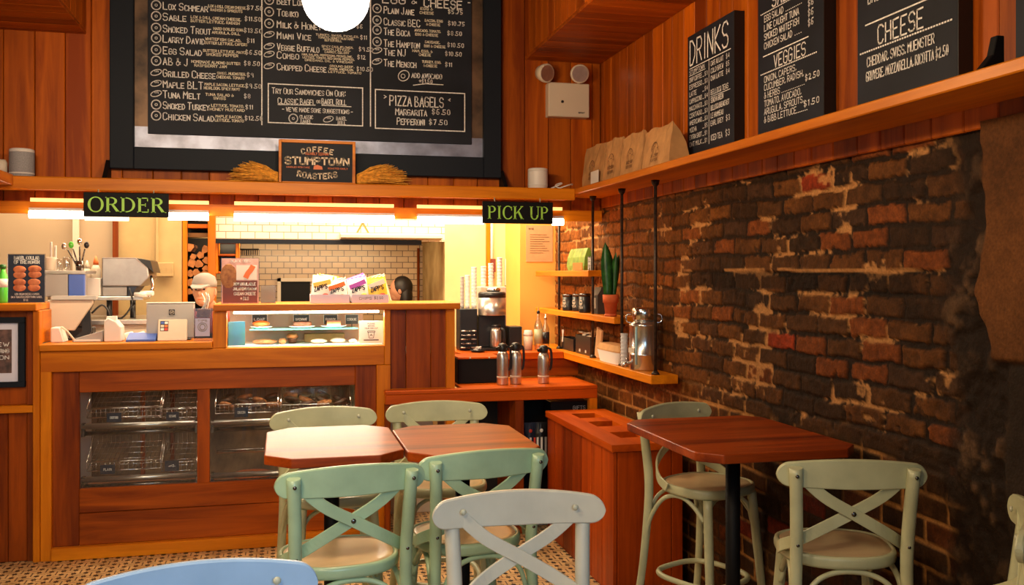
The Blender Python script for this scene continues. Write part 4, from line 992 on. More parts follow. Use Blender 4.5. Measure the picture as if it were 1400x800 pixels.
board(yb_(1388), yb_(1388) - .47, zb_, 'blank dark board cut off by the right edge', lambda wr, ln, O, mb: ln(.2, .8, .93))
a = AX(1353, 95, XS + .05)
tag(MB().prism([(XS + .015, SZ), (XS + .085, SZ), (XS + .085, SZ + .09), (XS + .062, SZ + .09), (XS + .05, SZ + .04)], a.y - .012, a.y + .012, 'Y').build('wedge', M['dark'], None, .002), 'black wedge near the right edge of the brick-wall shelf', 'bracket', 'black wedges on the shelves')

# brown paper bags leaning on the wall
def paper_bag(pl, pr, ptop, k, label):
    xfr = XS + .07; y0, y1 = YX(pl, xfr), YX(pr, xfr); w = y0 - y1; h = AX((pl + pr) / 2, ptop, xfr).z - SZ; yc = (y0 + y1) / 2
    t = thing('paper_bag', label, 'bag', (xfr + .05, yc, SZ), 'brown paper bags')
    v = []; f = []; n = 8; d = .10 - .002 * k
    rows = [(0, 1, 1), (.25, 1.0, 1.0), (.55, .99, .85), (.82, .97, .45), (1.0, .95, .10)]
    for (fz, fw, fd) in rows:
        for i in range(n + 1): u = i / n - .5; v.append((xfr + .02 * fz + .006 * R_.uniform(-1, 1) * (fz > 0), yc - u * w * fw, SZ + h * fz + .008 * math.sin(u * 9 + k) * (fz > .9)))
        for i in range(n + 1): u = .5 - i / n; v.append((xfr + .02 * fz + d * fd + .004 * R_.uniform(-1, 1) * (fz > 0), yc - u * w * fw, SZ + h * fz))
    m_ = 2 * (n + 1)
    for r in range(len(rows) - 1):
        for i in range(m_): f.append((r * m_ + i, r * m_ + (i + 1) % m_, (r + 1) * m_ + (i + 1) % m_, (r + 1) * m_ + i))
    f.append(tuple(range(m_))[::-1]); f.append(tuple((len(rows) - 1) * m_ + i for i in range(m_)))
    b = MB().add(v, f, 0, False).build('sack', M['kraft'], t)
    mb = MB(); UU = Vector((0, -1, 0)); xx = xfr - .004; c = Vector((xx, yc + w * .05, SZ + h * .42)); s_ = h * .20
    ring(mb, c + V3 * s_ * .2, UU, V3, s_, s_ * 1.0, .004, 14, a0=0, a1=math.pi); ring(mb, c + V3 * s_ * .2, UU, V3, s_ * .5, s_ * .5, .003, 10)
    for q in range(5): an = math.pi * (q + .5) / 5; stroke(mb, [c + V3 * s_ * .2 + (UU * math.cos(an) + V3 * math.sin(an)) * s_ * .65, c + V3 * s_ * .2 + (UU * math.cos(an) + V3 * math.sin(an)) * s_ * .92], .003, (-1, 0, 0))
    write(mb, 'BAGEL SHOP', c - V3 * s_ * .55 - UU * s_, UU, V3, s_ * .34, s_ * 2, .16); write(mb, 'NEW YORK', c - V3 * s_ * 1.1 - UU * s_, UU, V3, s_ * .34, s_ * 2, .16)
    for v_ in mb.v: v_.x = xx + (v_.z - SZ) / h * .02
    mb.build('print', M['kraft_ink'], b)
paper_bag(796, 823, 200, 0, 'brown paper bag at the far end by the corner, shortest one')
paper_bag(824, 846, 190, 1, 'second brown paper bag from the corner')
paper_bag(847, 876, 183, 2, 'third brown paper bag from the corner')
paper_bag(877, 915, 174, 3, 'brown paper bag nearest the DRINKS board, widest and tallest')

# ------------------------------------------------------------------ high tables and stools
def table(cx, cy, w, d, ch, label):
    t = thing('high_table', label, 'table', (cx, cy, 0)); z1, z0 = .96, .928
    def oc(w, d, c): return [(-w/2 + c, -d/2), (w/2 - c, -d/2), (w/2, -d/2 + c), (w/2, d/2 - c), (w/2 - c, d/2), (-w/2 + c, d/2), (-w/2, d/2 - c), (-w/2, -d/2 + c)]
    P = [(cx + a, cy + b) for a, b in oc(w, d, ch)]
    top = MB().prism(P, z0, z1).build('tabletop', M['table'], t, .004, 2)
    MB().tube([(cx, cy, .03), (cx, cy, z0 - .012)], .027, 16).build('column', M['dark'], t)
    MB().lathe((cx, cy, .0), [(.05, .02), (.045, .06), (.03, .09)], 16).build('collar', M['dark'], t)
    MB().box(cx - .14, cx + .14, cy - .14, cy + .14, z0 - .012, z0 - .001).build('mounting_plate', M['dark'], t)
    for sx, sy in ((1, 0), (-1, 0), (0, 1), (0, -1)):
        MB().sweep([(cx + sx * .03, cy + sy * .03, .045), (cx + sx * .14, cy + sy * .14, .03), (cx + sx * .23, cy + sy * .23, .0105)], .02, .05, (0, 0, 1)).build('foot', M['dark'], t, .003)
table(.166, 3.385, .458, .635, .085, 'high wooden table shining pale, left of the two joined tables')
table(.630, 3.325, .458, .625, .085, 'high wooden table shining orange, right of the two joined tables')
table(1.632, 3.19, .60, .775, .07, 'dark red high table pushed against the brick wall')

def superell(a, b, n=2.6, k=40):
    P = []
    for i in range(k):
        t = 2 * math.pi * i / k; c, s = math.cos(t), math.sin(t)
        P.append((a * abs(c) ** (2 / n) * (1 if c >= 0 else -1), b * abs(s) ** (2 / n) * (1 if s >= 0 else -1)))
    return P
def loft(mb, rings, mi=0, sm=True):
    k = len(rings[0]); v = [p for r in rings for p in r]; f = []
    for i in range(len(rings) - 1):
        for j in range(k): f.append((i * k + j, i * k + (j + 1) % k, (i + 1) * k + (j + 1) % k, (i + 1) * k + j))
    f.append(tuple(range(k))[::-1]); f.append(tuple((len(rings) - 1) * k + j for j in range(k)))
    return mb.add(v, f, mi, sm)
def smooth_path(P, n=6):
    P = [Vector(p) for p in P]; Q = [P[0] * 2 - P[1]] + P + [P[-1] * 2 - P[-2]]; out = []
    for i in range(1, len(Q) - 2):
        for k in range(n):
            t = k / n; a, b, c, d = Q[i - 1], Q[i], Q[i + 1], Q[i + 2]
            out.append(.5 * ((2 * b) + (c - a) * t + (2 * a - 5 * b + 4 * c - d) * t * t + (3 * b - a - 3 * c + d) * t ** 3))
    out.append(P[-1]); return out
def make_stool():
    t = thing('bar_stool', '', 'stool'); S = superell(.185, .178)
    sh = [(x * (1.0 + .06 * y / .178), y) for x, y in S]
    mb = MB(); loft(mb, [[(x * s_, y * s_, z) for x, y in sh] for s_, z in ((.94, .633), (.985, .638), (1, .646), (1, .662), (.988, .670), (.96, .673), (.925, .673), (.915, .655))])
    st = mb.build('seat', M['sage'], t)
    mb = MB(); loft(mb, [[(x * s_, y * s_, z) for x, y in sh] for s_, z in ((.905, .656), (.914, .668), (.90, .6705), (.80, .6695), (.5, .668), (.15, .6675))]); mb.build('seat_panel', M['sage_seat'], st)
    zt, zb = .985, .892
    xs = [.228 * math.sin(math.pi * (i / 44 - .5)) for i in range(45)]
    rings = []
    for x in xs:
        e = abs(x) / .228; y = -.208 + .034 * e * e; zT = zt - .020 * e * e; zB = zb + .004 * e
        if e > .84:
            q = math.sqrt(max(.012, 1 - ((e - .84) / .16) ** 2)); m_ = (zT + zB) / 2; hh = (zT - zB) / 2 * q; zT, zB = m_ + hh, m_ - hh
        th = .009; rings.append([(x, y - th, zB + .003), (x, y - th + .003, zB), (x, y + th - .003, zB), (x, y + th, zB + .003), (x, y + th, zT - .004), (x, y + th - .004, zT), (x, y - th + .004, zT), (x, y - th, zT - .004)])
    mb = MB(); loft(mb, rings, 0, False); mb.build('top_rail', M['sage'], t)
    for s in (-1, 1):
        P = smooth_path([(s * .205, -.245, 0), (s * .185, -.205, .25), (s * .172, -.182, .50), (s * .168, -.176, .66), (s * .171, -.192, .81), (s * .178, -.212, .958)])
        r = [.0165 + .0035 * min(1, max(0, (p.z - .3) / .4)) for p in P]
        MB().tube(P, r, 12, up=(1, 0, 0)).build('rear_leg', M['sage'], t)
        MB().tube(smooth_path([(s * .140, .125, .634), (s * .155, .145, .40), (s * .178, .178, 0)]), [.0195] * 7 + [.018] * 5 + [.016], 12).build('front_leg', M['sage'], t)
        MB().tube(smooth_path([(s * .182, -.188, .38), (s * .176, -.165, .50), (s * .165, -.10, .600), (s * .155, -.02, .626), (s * .148, .05, .600), (s * .147, .112, .545)], 5), .0095, 8).build('bracing_arch', M['sage'], t)
        k = -.006 * s
        P = smooth_path([(-s * .163, -.190, .935), (-s * .09, -.194 + k, .868), (0, -.192 + k, .815), (s * .09, -.180 + k, .762), (s * .150, -.148, .722), (s * .190, -.095, .690), (s * .196, -.045, .664)], 5)
        MB().sweep(P, .036, .009, (0, 0, 1)).build('cross_strap', M['sage'], t, .0015)
        MB().ball((s * .148, -.172, .94), (.008, .005, .008), 10, 6).build('bolt', M['bolt'], t)
        MB().ball((s * .178, -.233, .935), (.006, .004, .006), 8, 5).build('bolt', M['darksteel'], t)
        MB().ball((s * .168, -.198, .715), (.006, .004, .006), 8, 5).build('bolt', M['darksteel'], t)
    for sy, y in ((1, .12), (-1, -.185)):
        MB().tube(smooth_path([(-.150, y, .50), (-.12, y - sy * .006, .585), (-.05, y - sy * .02, .622), (.05, y - sy * .02, .622), (.12, y - sy * .006, .585), (.150, y, .50)], 5), .0085, 8).build('bracing_arch', M['sage'], t)
    MB().ball((0, -.203, .815), (.008, .004, .008), 10, 6).build('bolt', M['darksteel'], t)
    MB().tube([(x, y - .022, .27) for x, y in superell(.160, .172, 3.0, 36)], .012, 8, closed=True).build('foot_ring', M['sage'], t)
    return t
stool0 = make_stool(); used = [0]
GS = 'sage green cross-back stools'
def stool(bx_, by_, ang, label, paint=None):
    """bx_, by_ = middle of the top rail; ang = heading of the rail from the sitter's left to right"""
    o = copy_tree(stool0) if used[0] < 8 else stool0; used[0] += 1
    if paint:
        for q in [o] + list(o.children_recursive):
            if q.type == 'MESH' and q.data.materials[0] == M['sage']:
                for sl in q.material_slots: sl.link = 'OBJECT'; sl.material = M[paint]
    a = math.radians(ang); o.location = (bx_ - .2 * math.sin(a), by_ + .2 * math.cos(a), 0); o.rotation_euler = (0, 0, a); o['label'] = label; o['group'] = GS
stool(.202, 2.815, 8.5, 'green stool with its back to us at the pale left table', 'sage_cool')
stool(.640, 2.955, 9.5, 'green stool with its back to us at the orange right table', 'sage_cool')
stool(.598, 2.373, 176, 'sage stool tinted daylight-pale facing us in the front middle', 'sage_pale')
stool(-.163, 1.929, 186, 'stool facing us at the bottom left, only its sky-tinted top rail in view', 'sage_sky')
stool(.163, 4.075, 188, 'stool facing us on the far side of the pale left table')
stool(.665, 4.147, 178, 'stool facing us on the far side of the orange right table')
stool(1.668, 3.84, 204, 'stool between the waste cabinet and the red table by the brick wall')
stool(1.70, 2.53, -17, 'stool with its back to us at the near end of the red table')
stool(1.768, 1.918, 50, 'stool at the right edge, only its post top in view')

# ------------------------------------------------------------------ pick-up bench, corner counter, pipe-hung shelves
YBN = 5.40; zbn = AY(670, 531, YBN).z; zbl = AY(670, 549, YBN).z
YLC, XLS = 5.91, XW - .15
zL = AX(890, 513.7, XLS).z; zLb = zL - .045
bt = thing('pickup_bench', 'low reddish wooden bench with carafes on top beside the counter', 'bench', (XA(670, YBN), YBN, 0))
q0, q1, q2 = XA(527, YBN), XA(817, YBN), XA(631, YC)
MB().prism([(q0, YBN), (q1, YBN), (q1, YLC + .02), (q2, YLC + .02), (q2, YC - .016), (q0, YC - .016)], zbn - .022, zbn).build('top', M['red_x'], bt, .003)
bx('apron', M['red_x'], bt, q0, q1, YBN + .002, YBN + .03, zbl, zbn - .023)
bx('leg_panel', M['trim_z'], bt, q1 - .05, q1, YBN + .002, YBN + .05, 0, zbl - .001)
bx('leg_panel', M['plank_z'], bt, XA(705, YBN), XA(717, YBN), YBN + .01, YLC, 0, zbl - .001)
bx('back', M['hole'], bt, q2, q1, YLC - .02, YLC, 0, zbl - .001)
bx('lower_shelf', M['plank_x'], bt, XA(718, YBN), q1 - .055, YBN + .06, YLC - .03, .40, .425)
bx('inner_side', M['plank_z'], bt, q0, q0 + .03, YBN + .03, YC - .018, 0, zbl - .001)
su = thing('pipe_shelf', 'wooden shelves hung on black iron pipes along the brick wall corner', 'shelf', (XW, 5.5, zL))
bx('counter_board', M['red_x'], su, XA(631, YLC), XLS - .001, YLC, YLC + .62, zLb, zL)
bx('board', M['trim_y'], su, XLS, XW - .002, 4.40, 6.62, zLb, zL)
z1 = AX(804, 369.7, XLS).z; z2 = AX(839.7, 434.3, XLS).z
bx('board', M['trim_y'], su, XLS, XW - .002, 5.40, 6.62, z1 - .038, z1)
bx('board', M['trim_y'], su, XLS, XW - .002, 4.94, 6.62, z2 - .036, z2)
bx('apron', M['plank_x'], su, XA(631, YLC), XW - .04, YLC + .03, YLC + .05, zbn + .002, zLb - .001)
for y_, lo in ((4.44, zL), (4.925, zL), (5.43, zL), (6.15, zL)):
    top = zrb
    p = MB().tube([(XLS + .04, y_, lo - .01), (XLS + .04, y_, top + .0)], .0088, 10).build('pipe', M['iron'], su)
    MB().lathe((XLS + .04, y_, top - .02), [(.010, -.012), (.018, 0), (.022, .019)], 12).lathe((XLS + .04, y_, zL + .002), [(.022, 0), (.018, .008), (.010, .018)], 12).build('flange', M['iron'], p)
# waste cabinet with three openings
c0, c1, y0, y1 = 1.535, 1.895, 4.224, 5.375; zt = .736
wt = thing('waste_cabinet', 'reddish plank cabinet with three square holes in its top by the wall', 'cabinet', ((c0 + c1) / 2, (y0 + y1) / 2, 0))
holes = [(AZ(783, 569, zt).y, AZ(783, 569, zt).x), (AZ(809, 580, zt).y, 0), (AZ(838, 595, zt).y, 0)]
hx0, hx1 = c0 + .10, c0 + .245; hs = [(h[0] - .085, h[0] + .085) for h in holes]; hs.sort()
mb = MB().box(c0 - .012, hx0, y0 - .012, y1, zt - .034, zt).box(hx1, c1, y0 - .012, y1, zt - .034, zt); ya = y0 - .012
for (a, b) in hs + [(y1, y1)]: mb.box(hx0, hx1, ya, a, zt - .034, zt); ya = b
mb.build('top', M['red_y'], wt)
for (a, b) in hs: MB().box(hx0, hx1, a, b, zt - .30, zt - .29).box(hx0 - .004, hx0, a, b, zt - .29, zt - .035).box(hx1, hx1 + .004, a, b, zt - .29, zt - .035).box(hx0, hx1, a - .004, a, zt - .29, zt - .035).box(hx0, hx1, b, b + .004, zt - .29, zt - .035).build('chute', M['hole'], wt)
mb = MB(); a = y0
while a < y1 - .01: b = min(y1, a + .165); mb.box(c0, c0 + .02, a + .002, b - .002, 0, zt - .035); a = b
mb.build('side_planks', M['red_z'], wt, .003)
mb = MB(); a = c0 + .021
while a < c1 - .01: b = min(c1, a + .14); mb.box(a + .001, b - .001, y0, y0 + .02, 0, zt - .035); a = b
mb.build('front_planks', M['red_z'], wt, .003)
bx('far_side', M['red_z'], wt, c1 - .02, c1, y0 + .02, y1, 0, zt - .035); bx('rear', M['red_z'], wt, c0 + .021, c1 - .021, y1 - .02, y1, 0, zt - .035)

# things on the bench
def carafe(px, yb, ytop, label, hs=1):
    c = AZ(px, yb, zbn + .001); d = c.y * CS + c.x * SN; r = .0355; h = (yb - ytop) * d / F * .97
    t = thing('carafe', label, 'carafe', c, 'steel carafes on the bench')
    MB().lathe(c, [(r * .96, 0), (r, .006), (r, h * .62), (r * .97, h * .70), (r * .72, h * .80)], 24).build('body', M['steel'], t)
    MB().lathe(c, [(r * 1.005, h * .16), (r * 1.005, h * .21)], 24).build('label_band', M['canlabel'], t)
    MB().lathe(c, [(r * .74, h * .80), (r * .80, h * .84), (r * .80, h * .93), (r * .62, h * .98), (0, h)], 20).build('lid', M['black'], t)
    MB().sweep([c + Vector((-r * .5, -.01, h * .9)), c + Vector((-r * 1.15, -.02, h * .86))], .02, .014, (0, 0, 1)).build('spout', M['black'], t)
    MB().sweep(smooth_path([c + Vector(p) for p in ((r * .5, 0, h * .92), (r * 1.25, 0, h * .88), (r * 1.45, 0, h * .68), (r * 1.35, 0, h * .42), (r * 1.0, 0, h * .34))], 4), .016, .012, (0, 1, 0)).build('handle', M['black'], t)
carafe(687, 526, 467, 'steel carafe with black lid next to the black box, left of the close pair')
carafe(705, 525, 466, 'steel carafe with black lid, right of the close pair on the bench')
carafe(743, 524, 470, 'steel carafe with black handle standing alone at the right of the bench')
a, b = AY(622, 488, 5.70), AY(681, 527, 5.70)
t = thing('black_bin', 'large black box standing on the bench behind the counter end', 'box', ((a.x + b.x) / 2, 5.70, zbn))
bx('box', M['dark'], t, max(a.x, q2 + .01), b.x, 5.66, 5.88, zbn + .001, a.z - .012, .004)
mb = MB()
bx('lid', M['red_x'], t, max(a.x, q2 + .01), b.x + .004, 5.655, 5.885, a.z - .012, a.z, .002)
for px in (643, 669): MB().ball((XA(px, 5.65), 5.655, a.z - .006), .006, 8, 5).build('stud', M['bolt'], t)

# merchandise under the bench
def packet(px, py, w, h, base, stripes, label):
    Y = 5.52; c = AY(px, py, Y); z0 = .426; t = thing('striped_packet', label, 'packet', (c.x, Y, z0), 'packets under the bench'); x0, x1 = c.x - w / 2, c.x + w / 2
    b = MB(); loft(b, [[(x0 + (x1 - x0) * i / 6, Y - .02 * math.sin(math.pi * i / 6) * k, z) for i in range(7)] + [(x1 - (x1 - x0) * i / 6, Y + .02 * math.sin(math.pi * i / 6) * k + .002, z) for i in range(7)] for z, k in ((z0, .2), (z0 + h * .3, 1), (z0 + h * .7, 1), (z0 + h, .15))], 0, False); b.build('pouch', M[base], t)
    for k, (mt) in enumerate(stripes):
        xx = x0 + w * (.2 + .6 * k / max(1, len(stripes) - 1)); MB().box(xx - .006, xx + .006, Y - .027, Y - .024, z0 + h * .12, z0 + h * .6).build('stripe', M[mt], t)
    MB().ball((c.x, Y - .024, z0 + h * .78), (.012, .004, .012), 8, 6).build('badge', M['red' if base == 'navy' else 'paper'], t)
packet(724, 575, .085, .22, 'navy', ['red', 'paper', 'red'], 'dark packet with red and white stripes on the shelf under the bench')
packet(739, 575, .085, .22, 'black', ['paper', 'paper', 'grey'], 'black packet with white stripes on the shelf under the bench')
mb = MB(); a = AY(795, 560, 5.6); t = thing('dark_carton', 'dark carton with pale scribbled lettering under the bench', 'box', (a.x - .05, 5.62, .426))
bx('carton', M['black'], t, XA(752, 5.6), XA(803, 5.6), 5.58, 5.72, .426, zbl - .04, .003); mb = MB(); write(mb, 'GIFTS', (XA(784, 5.57), 5.578, AY(790, 560, 5.57).z), U, V3, .022, .08, .16); mb.build('lettering', M['chalk'], t)
mb = MB()
for k in range(9): x = XA(722, 5.56) + .022 * k; mb.tube([(x, 5.56, .002), (x + R_.uniform(-.02, .02), 5.60, .16 + R_.uniform(0, .06))], [.012, .009], 8)
t = thing('tool_bundle', 'bundle of grey foil packs standing low under the bench', 'packets', (XA(735, 5.56), 5.58, 0)); mb.build('foil_packs', M['galv'], t)

# corner counter top: brewer, cups and bottles
YB2 = YLC + .26
def on(px, Y): return Vector((XA(px, Y), Y, zL + .001))
a, b = AY(654, 394, YB2), AY(691, 400, YB2); c = on(672.5, YB2); w2 = (b.x - a.x) / 2; zt = AY(672, 399, YB2).z
t = thing('coffee_brewer', 'tall black and steel coffee brewer on the corner counter', 'coffee maker', c)
zq_b = AY(672, 431, YB2).z - .001
bx('base', M['black'], t, c.x - w2, c.x + w2, c.y - .09, c.y + .09, zL + .001, zL + .02, .004)
bx('rear_body', M['black'], t, c.x - w2, c.x + w2, c.y - .005, c.y + .09, zL + .02, zq_b, .004)
zq = AY(672, 431, YB2).z; zq2 = AY(672, 407, YB2).z
MB().lathe((c.x, c.y, zq), [(w2 * .98, 0), (w2, .004), (w2, zq2 - zq)], 28).build('steel_band', M['steel'], t)
MB().lathe((c.x, c.y, zq2), [(w2 * 1.0, 0), (w2 * 1.0, zt - zq2 - .01), (w2 * .9, zt - zq2)], 28).build('brew_head', M['black'], t)
MB().lathe((c.x + .01, c.y, zt), [(.04, 0), (.05, .008), (.05, .02), (.03, .03), (0, .032)], 20).build('lid', M['chrome'], t)
pot = MB().lathe((c.x + .018, c.y - .05, zL + .021), [(.035, 0), (.04, .01), (.04, .11), (.03, .135)], 20).build('pot', M['steel'], t)
MB().lathe((c.x + .018, c.y - .05, zL + .156), [(.031, 0), (.034, .01), (.02, .025), (0, .027)], 16).build('pot_lid', M['black'], pot)
MB().sweep(smooth_path([(c.x + .04, c.y - .085, zL + .15), (c.x + .06, c.y - .10, zL + .13), (c.x + .06, c.y - .10, zL + .06), (c.x + .05, c.y - .085, zL + .045)], 4), .016, .012, (1, 0, 0)).build('pot_handle', M['black'], pot)
MB().box(c.x + w2 * .3, c.x + w2 * .36, c.y - .085, c.y - .084, zL + .03, zL + .12).build('sight_label', M['canlabel'], t)
a, b = AY(691, 446, YB2 - .02), AY(711, 476, YB2 - .02)
tag(bx('grinder_box', M['black'], None, a.x + .012, b.x, YB2 - .08, YB2 + .06, zL + .001, a.z, .006), 'plain black box between the brewer and the pale canister', 'box')
c = on(722, YB2 - .06); r = .033; h = AY(722, 454, YB2 - .06).z - zL
t = thing('canister', 'pale lidded canister on the corner counter beside the bottles', 'canister', c)
MB().lathe(c, [(r * .9, 0), (r * .95, h * .8)], 22).build('body', M['offwhite'], t); MB().lathe(c + V3 * h * .8, [(r, 0), (r, .012), (r * .85, .02), (r * .8, .035), (0, .036)], 22).build('lid', M['white'], t)
def bottle(px, Y, ytop, r, body, capm, label, band=None):
    c = on(px, Y); h = AY(px, ytop, Y).z - zL; t = thing('bottle', label, 'bottle', c, 'bottles on the corner counter')
    MB().lathe(c, [(r * .95, 0), (r, .008), (r, h * .58), (r * .35, h * .74), (r * .33, h * .86)], 20).build('glass', M[body], t)
    MB().lathe(c + V3 * h * .86, [(r * .4, 0), (r * .4, h * .06), (r * .12, h * .07), (r * .1, h * .14)], 12).build('pourer', M[capm], t)
    if band: MB().lathe(c, [(r * 1.01, h * .14), (r * 1.01, h * .48)], 20).build('label_band', M[band], t)
bottle(736, YB2 - .03, 421, .028, 'clear', 'black', 'tall clear bottle with a black pourer beside the canister', 'sage')
bottle(746, YB2 + .02, 430, .026, 'clear', 'chrome', 'clear bottle with a dark label nearest the brick corner', 'black')
c = on(653, YLC + .10); t = thing('sugar_dish', 'flat dish of white packets at the front of the corner counter', 'dish', c)
MB().lathe(c, [(.035, 0), (.05, .008), (.052, .014), (.045, .012)], 20).build('dish', M['black'], t)
for k in range(4): MB().box(-.018, .018, -.008, .008, 0, .005, T=Matrix.Translation(c + Vector((R_.uniform(-.02, .02), R_.uniform(-.02, .02), .013 + .006 * k))) @ Matrix.Rotation(R_.uniform(0, 3), 4, 'Z')).build('packet', M['paper'], t)
# cup organiser with tall stacks of cups
a, b = AY(627, 422, YB2 + .02), AY(651, 472, YB2 + .02)
t = thing('cup_organiser', 'black organiser full of lids at the left end of the corner counter', 'organiser', ((a.x + b.x) / 2, YB2 + .02, zL))
zo = a.z
bx('case', M['black'], t, a.x, b.x, YB2 - .02, YB2 + .12, zL + .001, zo, .004)
for k in range(3):
    for j in range(5): x = a.x + .014 + k * .036; MB().lathe((x + .006, YB2 - .040 - .004 * j, zL + .018 + .028 * j), [(.016, 0), (.018, .003), (.018, .006), (.012, .009), (0, .010)], 14).build('cup_lid', M['clear' if (j + k) % 2 else 'steel'], t)
def cupstack(px, Y, zb, ytop, r, label, mat='paper'):
    x = XA(px, Y); h = AY(px, ytop, Y).z - zb; n = max(3, int(h / .022)); prof = []
    for i in range(n): z = h * i / n; prof += [(r * .86, z), (r, z + h / n * .7), (r * 1.03, z + h / n * .8), (r * 1.0, z + h / n * .95)]
    prof += [(r * .7, h), (0, h)]
    tag(MB().lathe((x, Y, zb), prof, 18).build('cup_stack', M[mat]), label, 'cups', 'stacks of cups at the corner counter')
cupstack(632, YB2 + .05, zo + .001, 378, .014, 'shortest cup stack, grey, on the organiser beside the white wall', 'greyplastic')
cupstack(639, YB2 + .05, zo + .001, 376, .017, 'white cup stack on the organiser, second from its left end')
cupstack(648, YB2 + .08, zo + .001, 365, .019, 'tall white cup stack on the organiser beside the brewer')
# shelf behind the brewer with cone stacks
xs_, ys_ = XA(668, YLC + .52), YLC + .52
tag(bx('cup_shelf', M['offwhite'], None, XA(655, ys_), XA(690, ys_), ys_ - .05, ys_ + .08, zL + .001, AY(670, 392, ys_).z, .004), 'cream riser behind the coffee brewer', 'riser')
zr = AY(670, 392, ys_).z
for px, yt, lab in ((661, 364, 'left'), (671, 360, 'middle'), (683, 352, 'right')): cupstack(px, ys_, zr + .001, yt, .019, 'cup stack on the riser behind the brewer, ' + lab + ' of three')

# papers on the yellow walls
ye_ = ye - .004
def flat(name, mat, px0, py0, px1, py1, Y, label, cat, th=.004):
    a, b = AY(px0, py0, Y), AY(px1, py1, Y); return tag(bx(name, M[mat], None, a.x, b.x, Y - th, Y - .0005, b.z, a.z, 0), label, cat), a, b
o, a, b = flat('notice', 'manila', 719, 308, 755.5, 358, ye, 'tan printed notice on the yellow wall under the PICK UP sign', 'notice')
mb = MB(); w = b.x - a.x
write(mb, 'NOTICE', (a.x + .02, ye - .0055, a.z - .03), U, V3, .010, .04, .2)
for k in range(9): stroke(mb, [(a.x + w * .15, ye - .0055, a.z - .07 - k * .017), (a.x + w * R_.uniform(.6, .88), ye - .0055, a.z - .07 - k * .017)], .003, (0, -1, 0))
mb.build('print', M['kraft_ink'], o)
o, a, b = flat('flyer', 'blue', 692, 317, 703, 350, YK, 'small blue and pink flyer on the cream kitchen wall', 'notice')
MB().box(a.x, b.x, YK - .006, YK - .0041, a.z - (a.z - b.z) * .36, a.z).build('pink_top', M['pinkprint'], o); MB().box(a.x + .02, b.x - .02, YK - .006, YK - .0041, b.z + .04, b.z + .09).build('label_patch', M['paper'], o)
o, a, b = flat('clipboard', 'black', 690, 354, 703.5, 391, YK, 'clipboard with a pale sheet hanging on the cream kitchen wall', 'clipboard', .012)
MB().box(a.x, b.x - .012, YK - .015, YK - .0125, b.z + .004, a.z).build('sheet', M['paper'], o)
mb = MB()
a = AY(702, 347, YK - .04); P = [a + Vector(p) for p in ((-.035, 0, -.05), (-.03, 0, .0), (0, 0, .012), (.03, 0, -.01), (.045, 0, -.07), (.05, 0, -.12))]
mb.sweep(smooth_path(P, 5), .035, .02, (0, 1, 0)); tag(mb.build('towel', M['terracotta']), 'orange cloth hanging over the clipboard on the kitchen wall', 'towel')
for k in range(3):
    o, a, b = flat('info_card', 'offwhite', 691, 402 + k * 16, 702, 416 + k * 16, YK, 'pale card on the cream kitchen wall, ' + ('top', 'middle', 'bottom')[k] + ' of three under the clipboard', 'notice')
a = AY(668, 300, YK - .03)
mb = MB(); mb.box(XA(664, YK) , XA(669, YK), YK - .03, YK - .001, 1.0, 2.7); o = mb.build('wall_batten', M['trim_z']); tag(o, 'upright orange batten on the cream kitchen wall behind the brewer', 'batten')
mb = MB().tube([(XA(671.5, YK), YK - .025, 1.2), (XA(671.5, YK), YK - .025, 2.7)], .012); tag(mb.build('wall_pipe', M['white']), 'white pipe beside the orange batten on the kitchen wall', 'pipe')
a, b = AY(671, 354, YK - .05), AY(677, 372, YK - .05); tag(MB().box(a.x, b.x, YK - .07, YK - .04, b.z, a.z).tube([((a.x + b.x) / 2, YK - .055, b.z), ((a.x + b.x) / 2, YK - .055, b.z - .05)], .008).build('wall_switch', M['maroon']), 'little brown switch box beside the white wall pipe', 'switch')

# ------------------------------------------------------------------ things on the pipe-hung shelves
def sx(px, X, z): v = AX(px, 400, X); return Vector((X, v.y, z + .001))
# top shelf
c = sx(793, XLS + .06, z1); w = (YX(782, c.x) - YX(806, c.x)); h = AX(794, 340, c.x).z - z1
t = thing('tea_bag_pack', 'green foil pack with an orange foot on the small top shelf', 'packet', c)
mb = MB(); n = 6; rings = []
for fz, k, ww in ((0, 1, .9), (.2, 1.1, 1), (.6, .9, 1), (.9, .4, .98), (1, .15, .96)):
    rings.append([(c.x - .03 * k + .004 * math.sin(i * 2.1), c.y + w * ww * (.5 - i / n), c.z + h * fz) for i in range(n + 1)] + [(c.x + .03 * k, c.y - w * ww * (.5 - i / n), c.z + h * fz) for i in range(n + 1)])
loft(mb, rings, 0, False); b = mb.build('pouch', M['green'], t)
MB().box(c.x - .037, c.x - .033, c.y - w * .42, c.y + w * .1, c.z + .002, c.z + h * .34).build('orange_patch', M['orange'], t)
c = sx(806, XLS + .03, z1); t = thing('shelf_card', 'small black card with white marks in front of the green pack', 'card', c)
hh = AX(806, 351, c.x).z - z1; MB().box(c.x, c.x + .006, c.y - .028, c.y + .028, c.z, c.z + hh).build('card', M['black'], t)
mb = MB()
for k, s_ in enumerate(('TEA', 'BAGS', '$9')): write(mb, s_, (c.x - .001, c.y, c.z + hh * (.68 - .28 * k)), Vector((0, -1, 0)), V3, hh * .2, .045, .18, align='c')
for yy in (-.027, .025): mb.box(c.x - .0012, c.x - .0002, c.y + yy, c.y + yy + .002, c.z, c.z + hh)
mb.build('marks', M['chalk'], t)
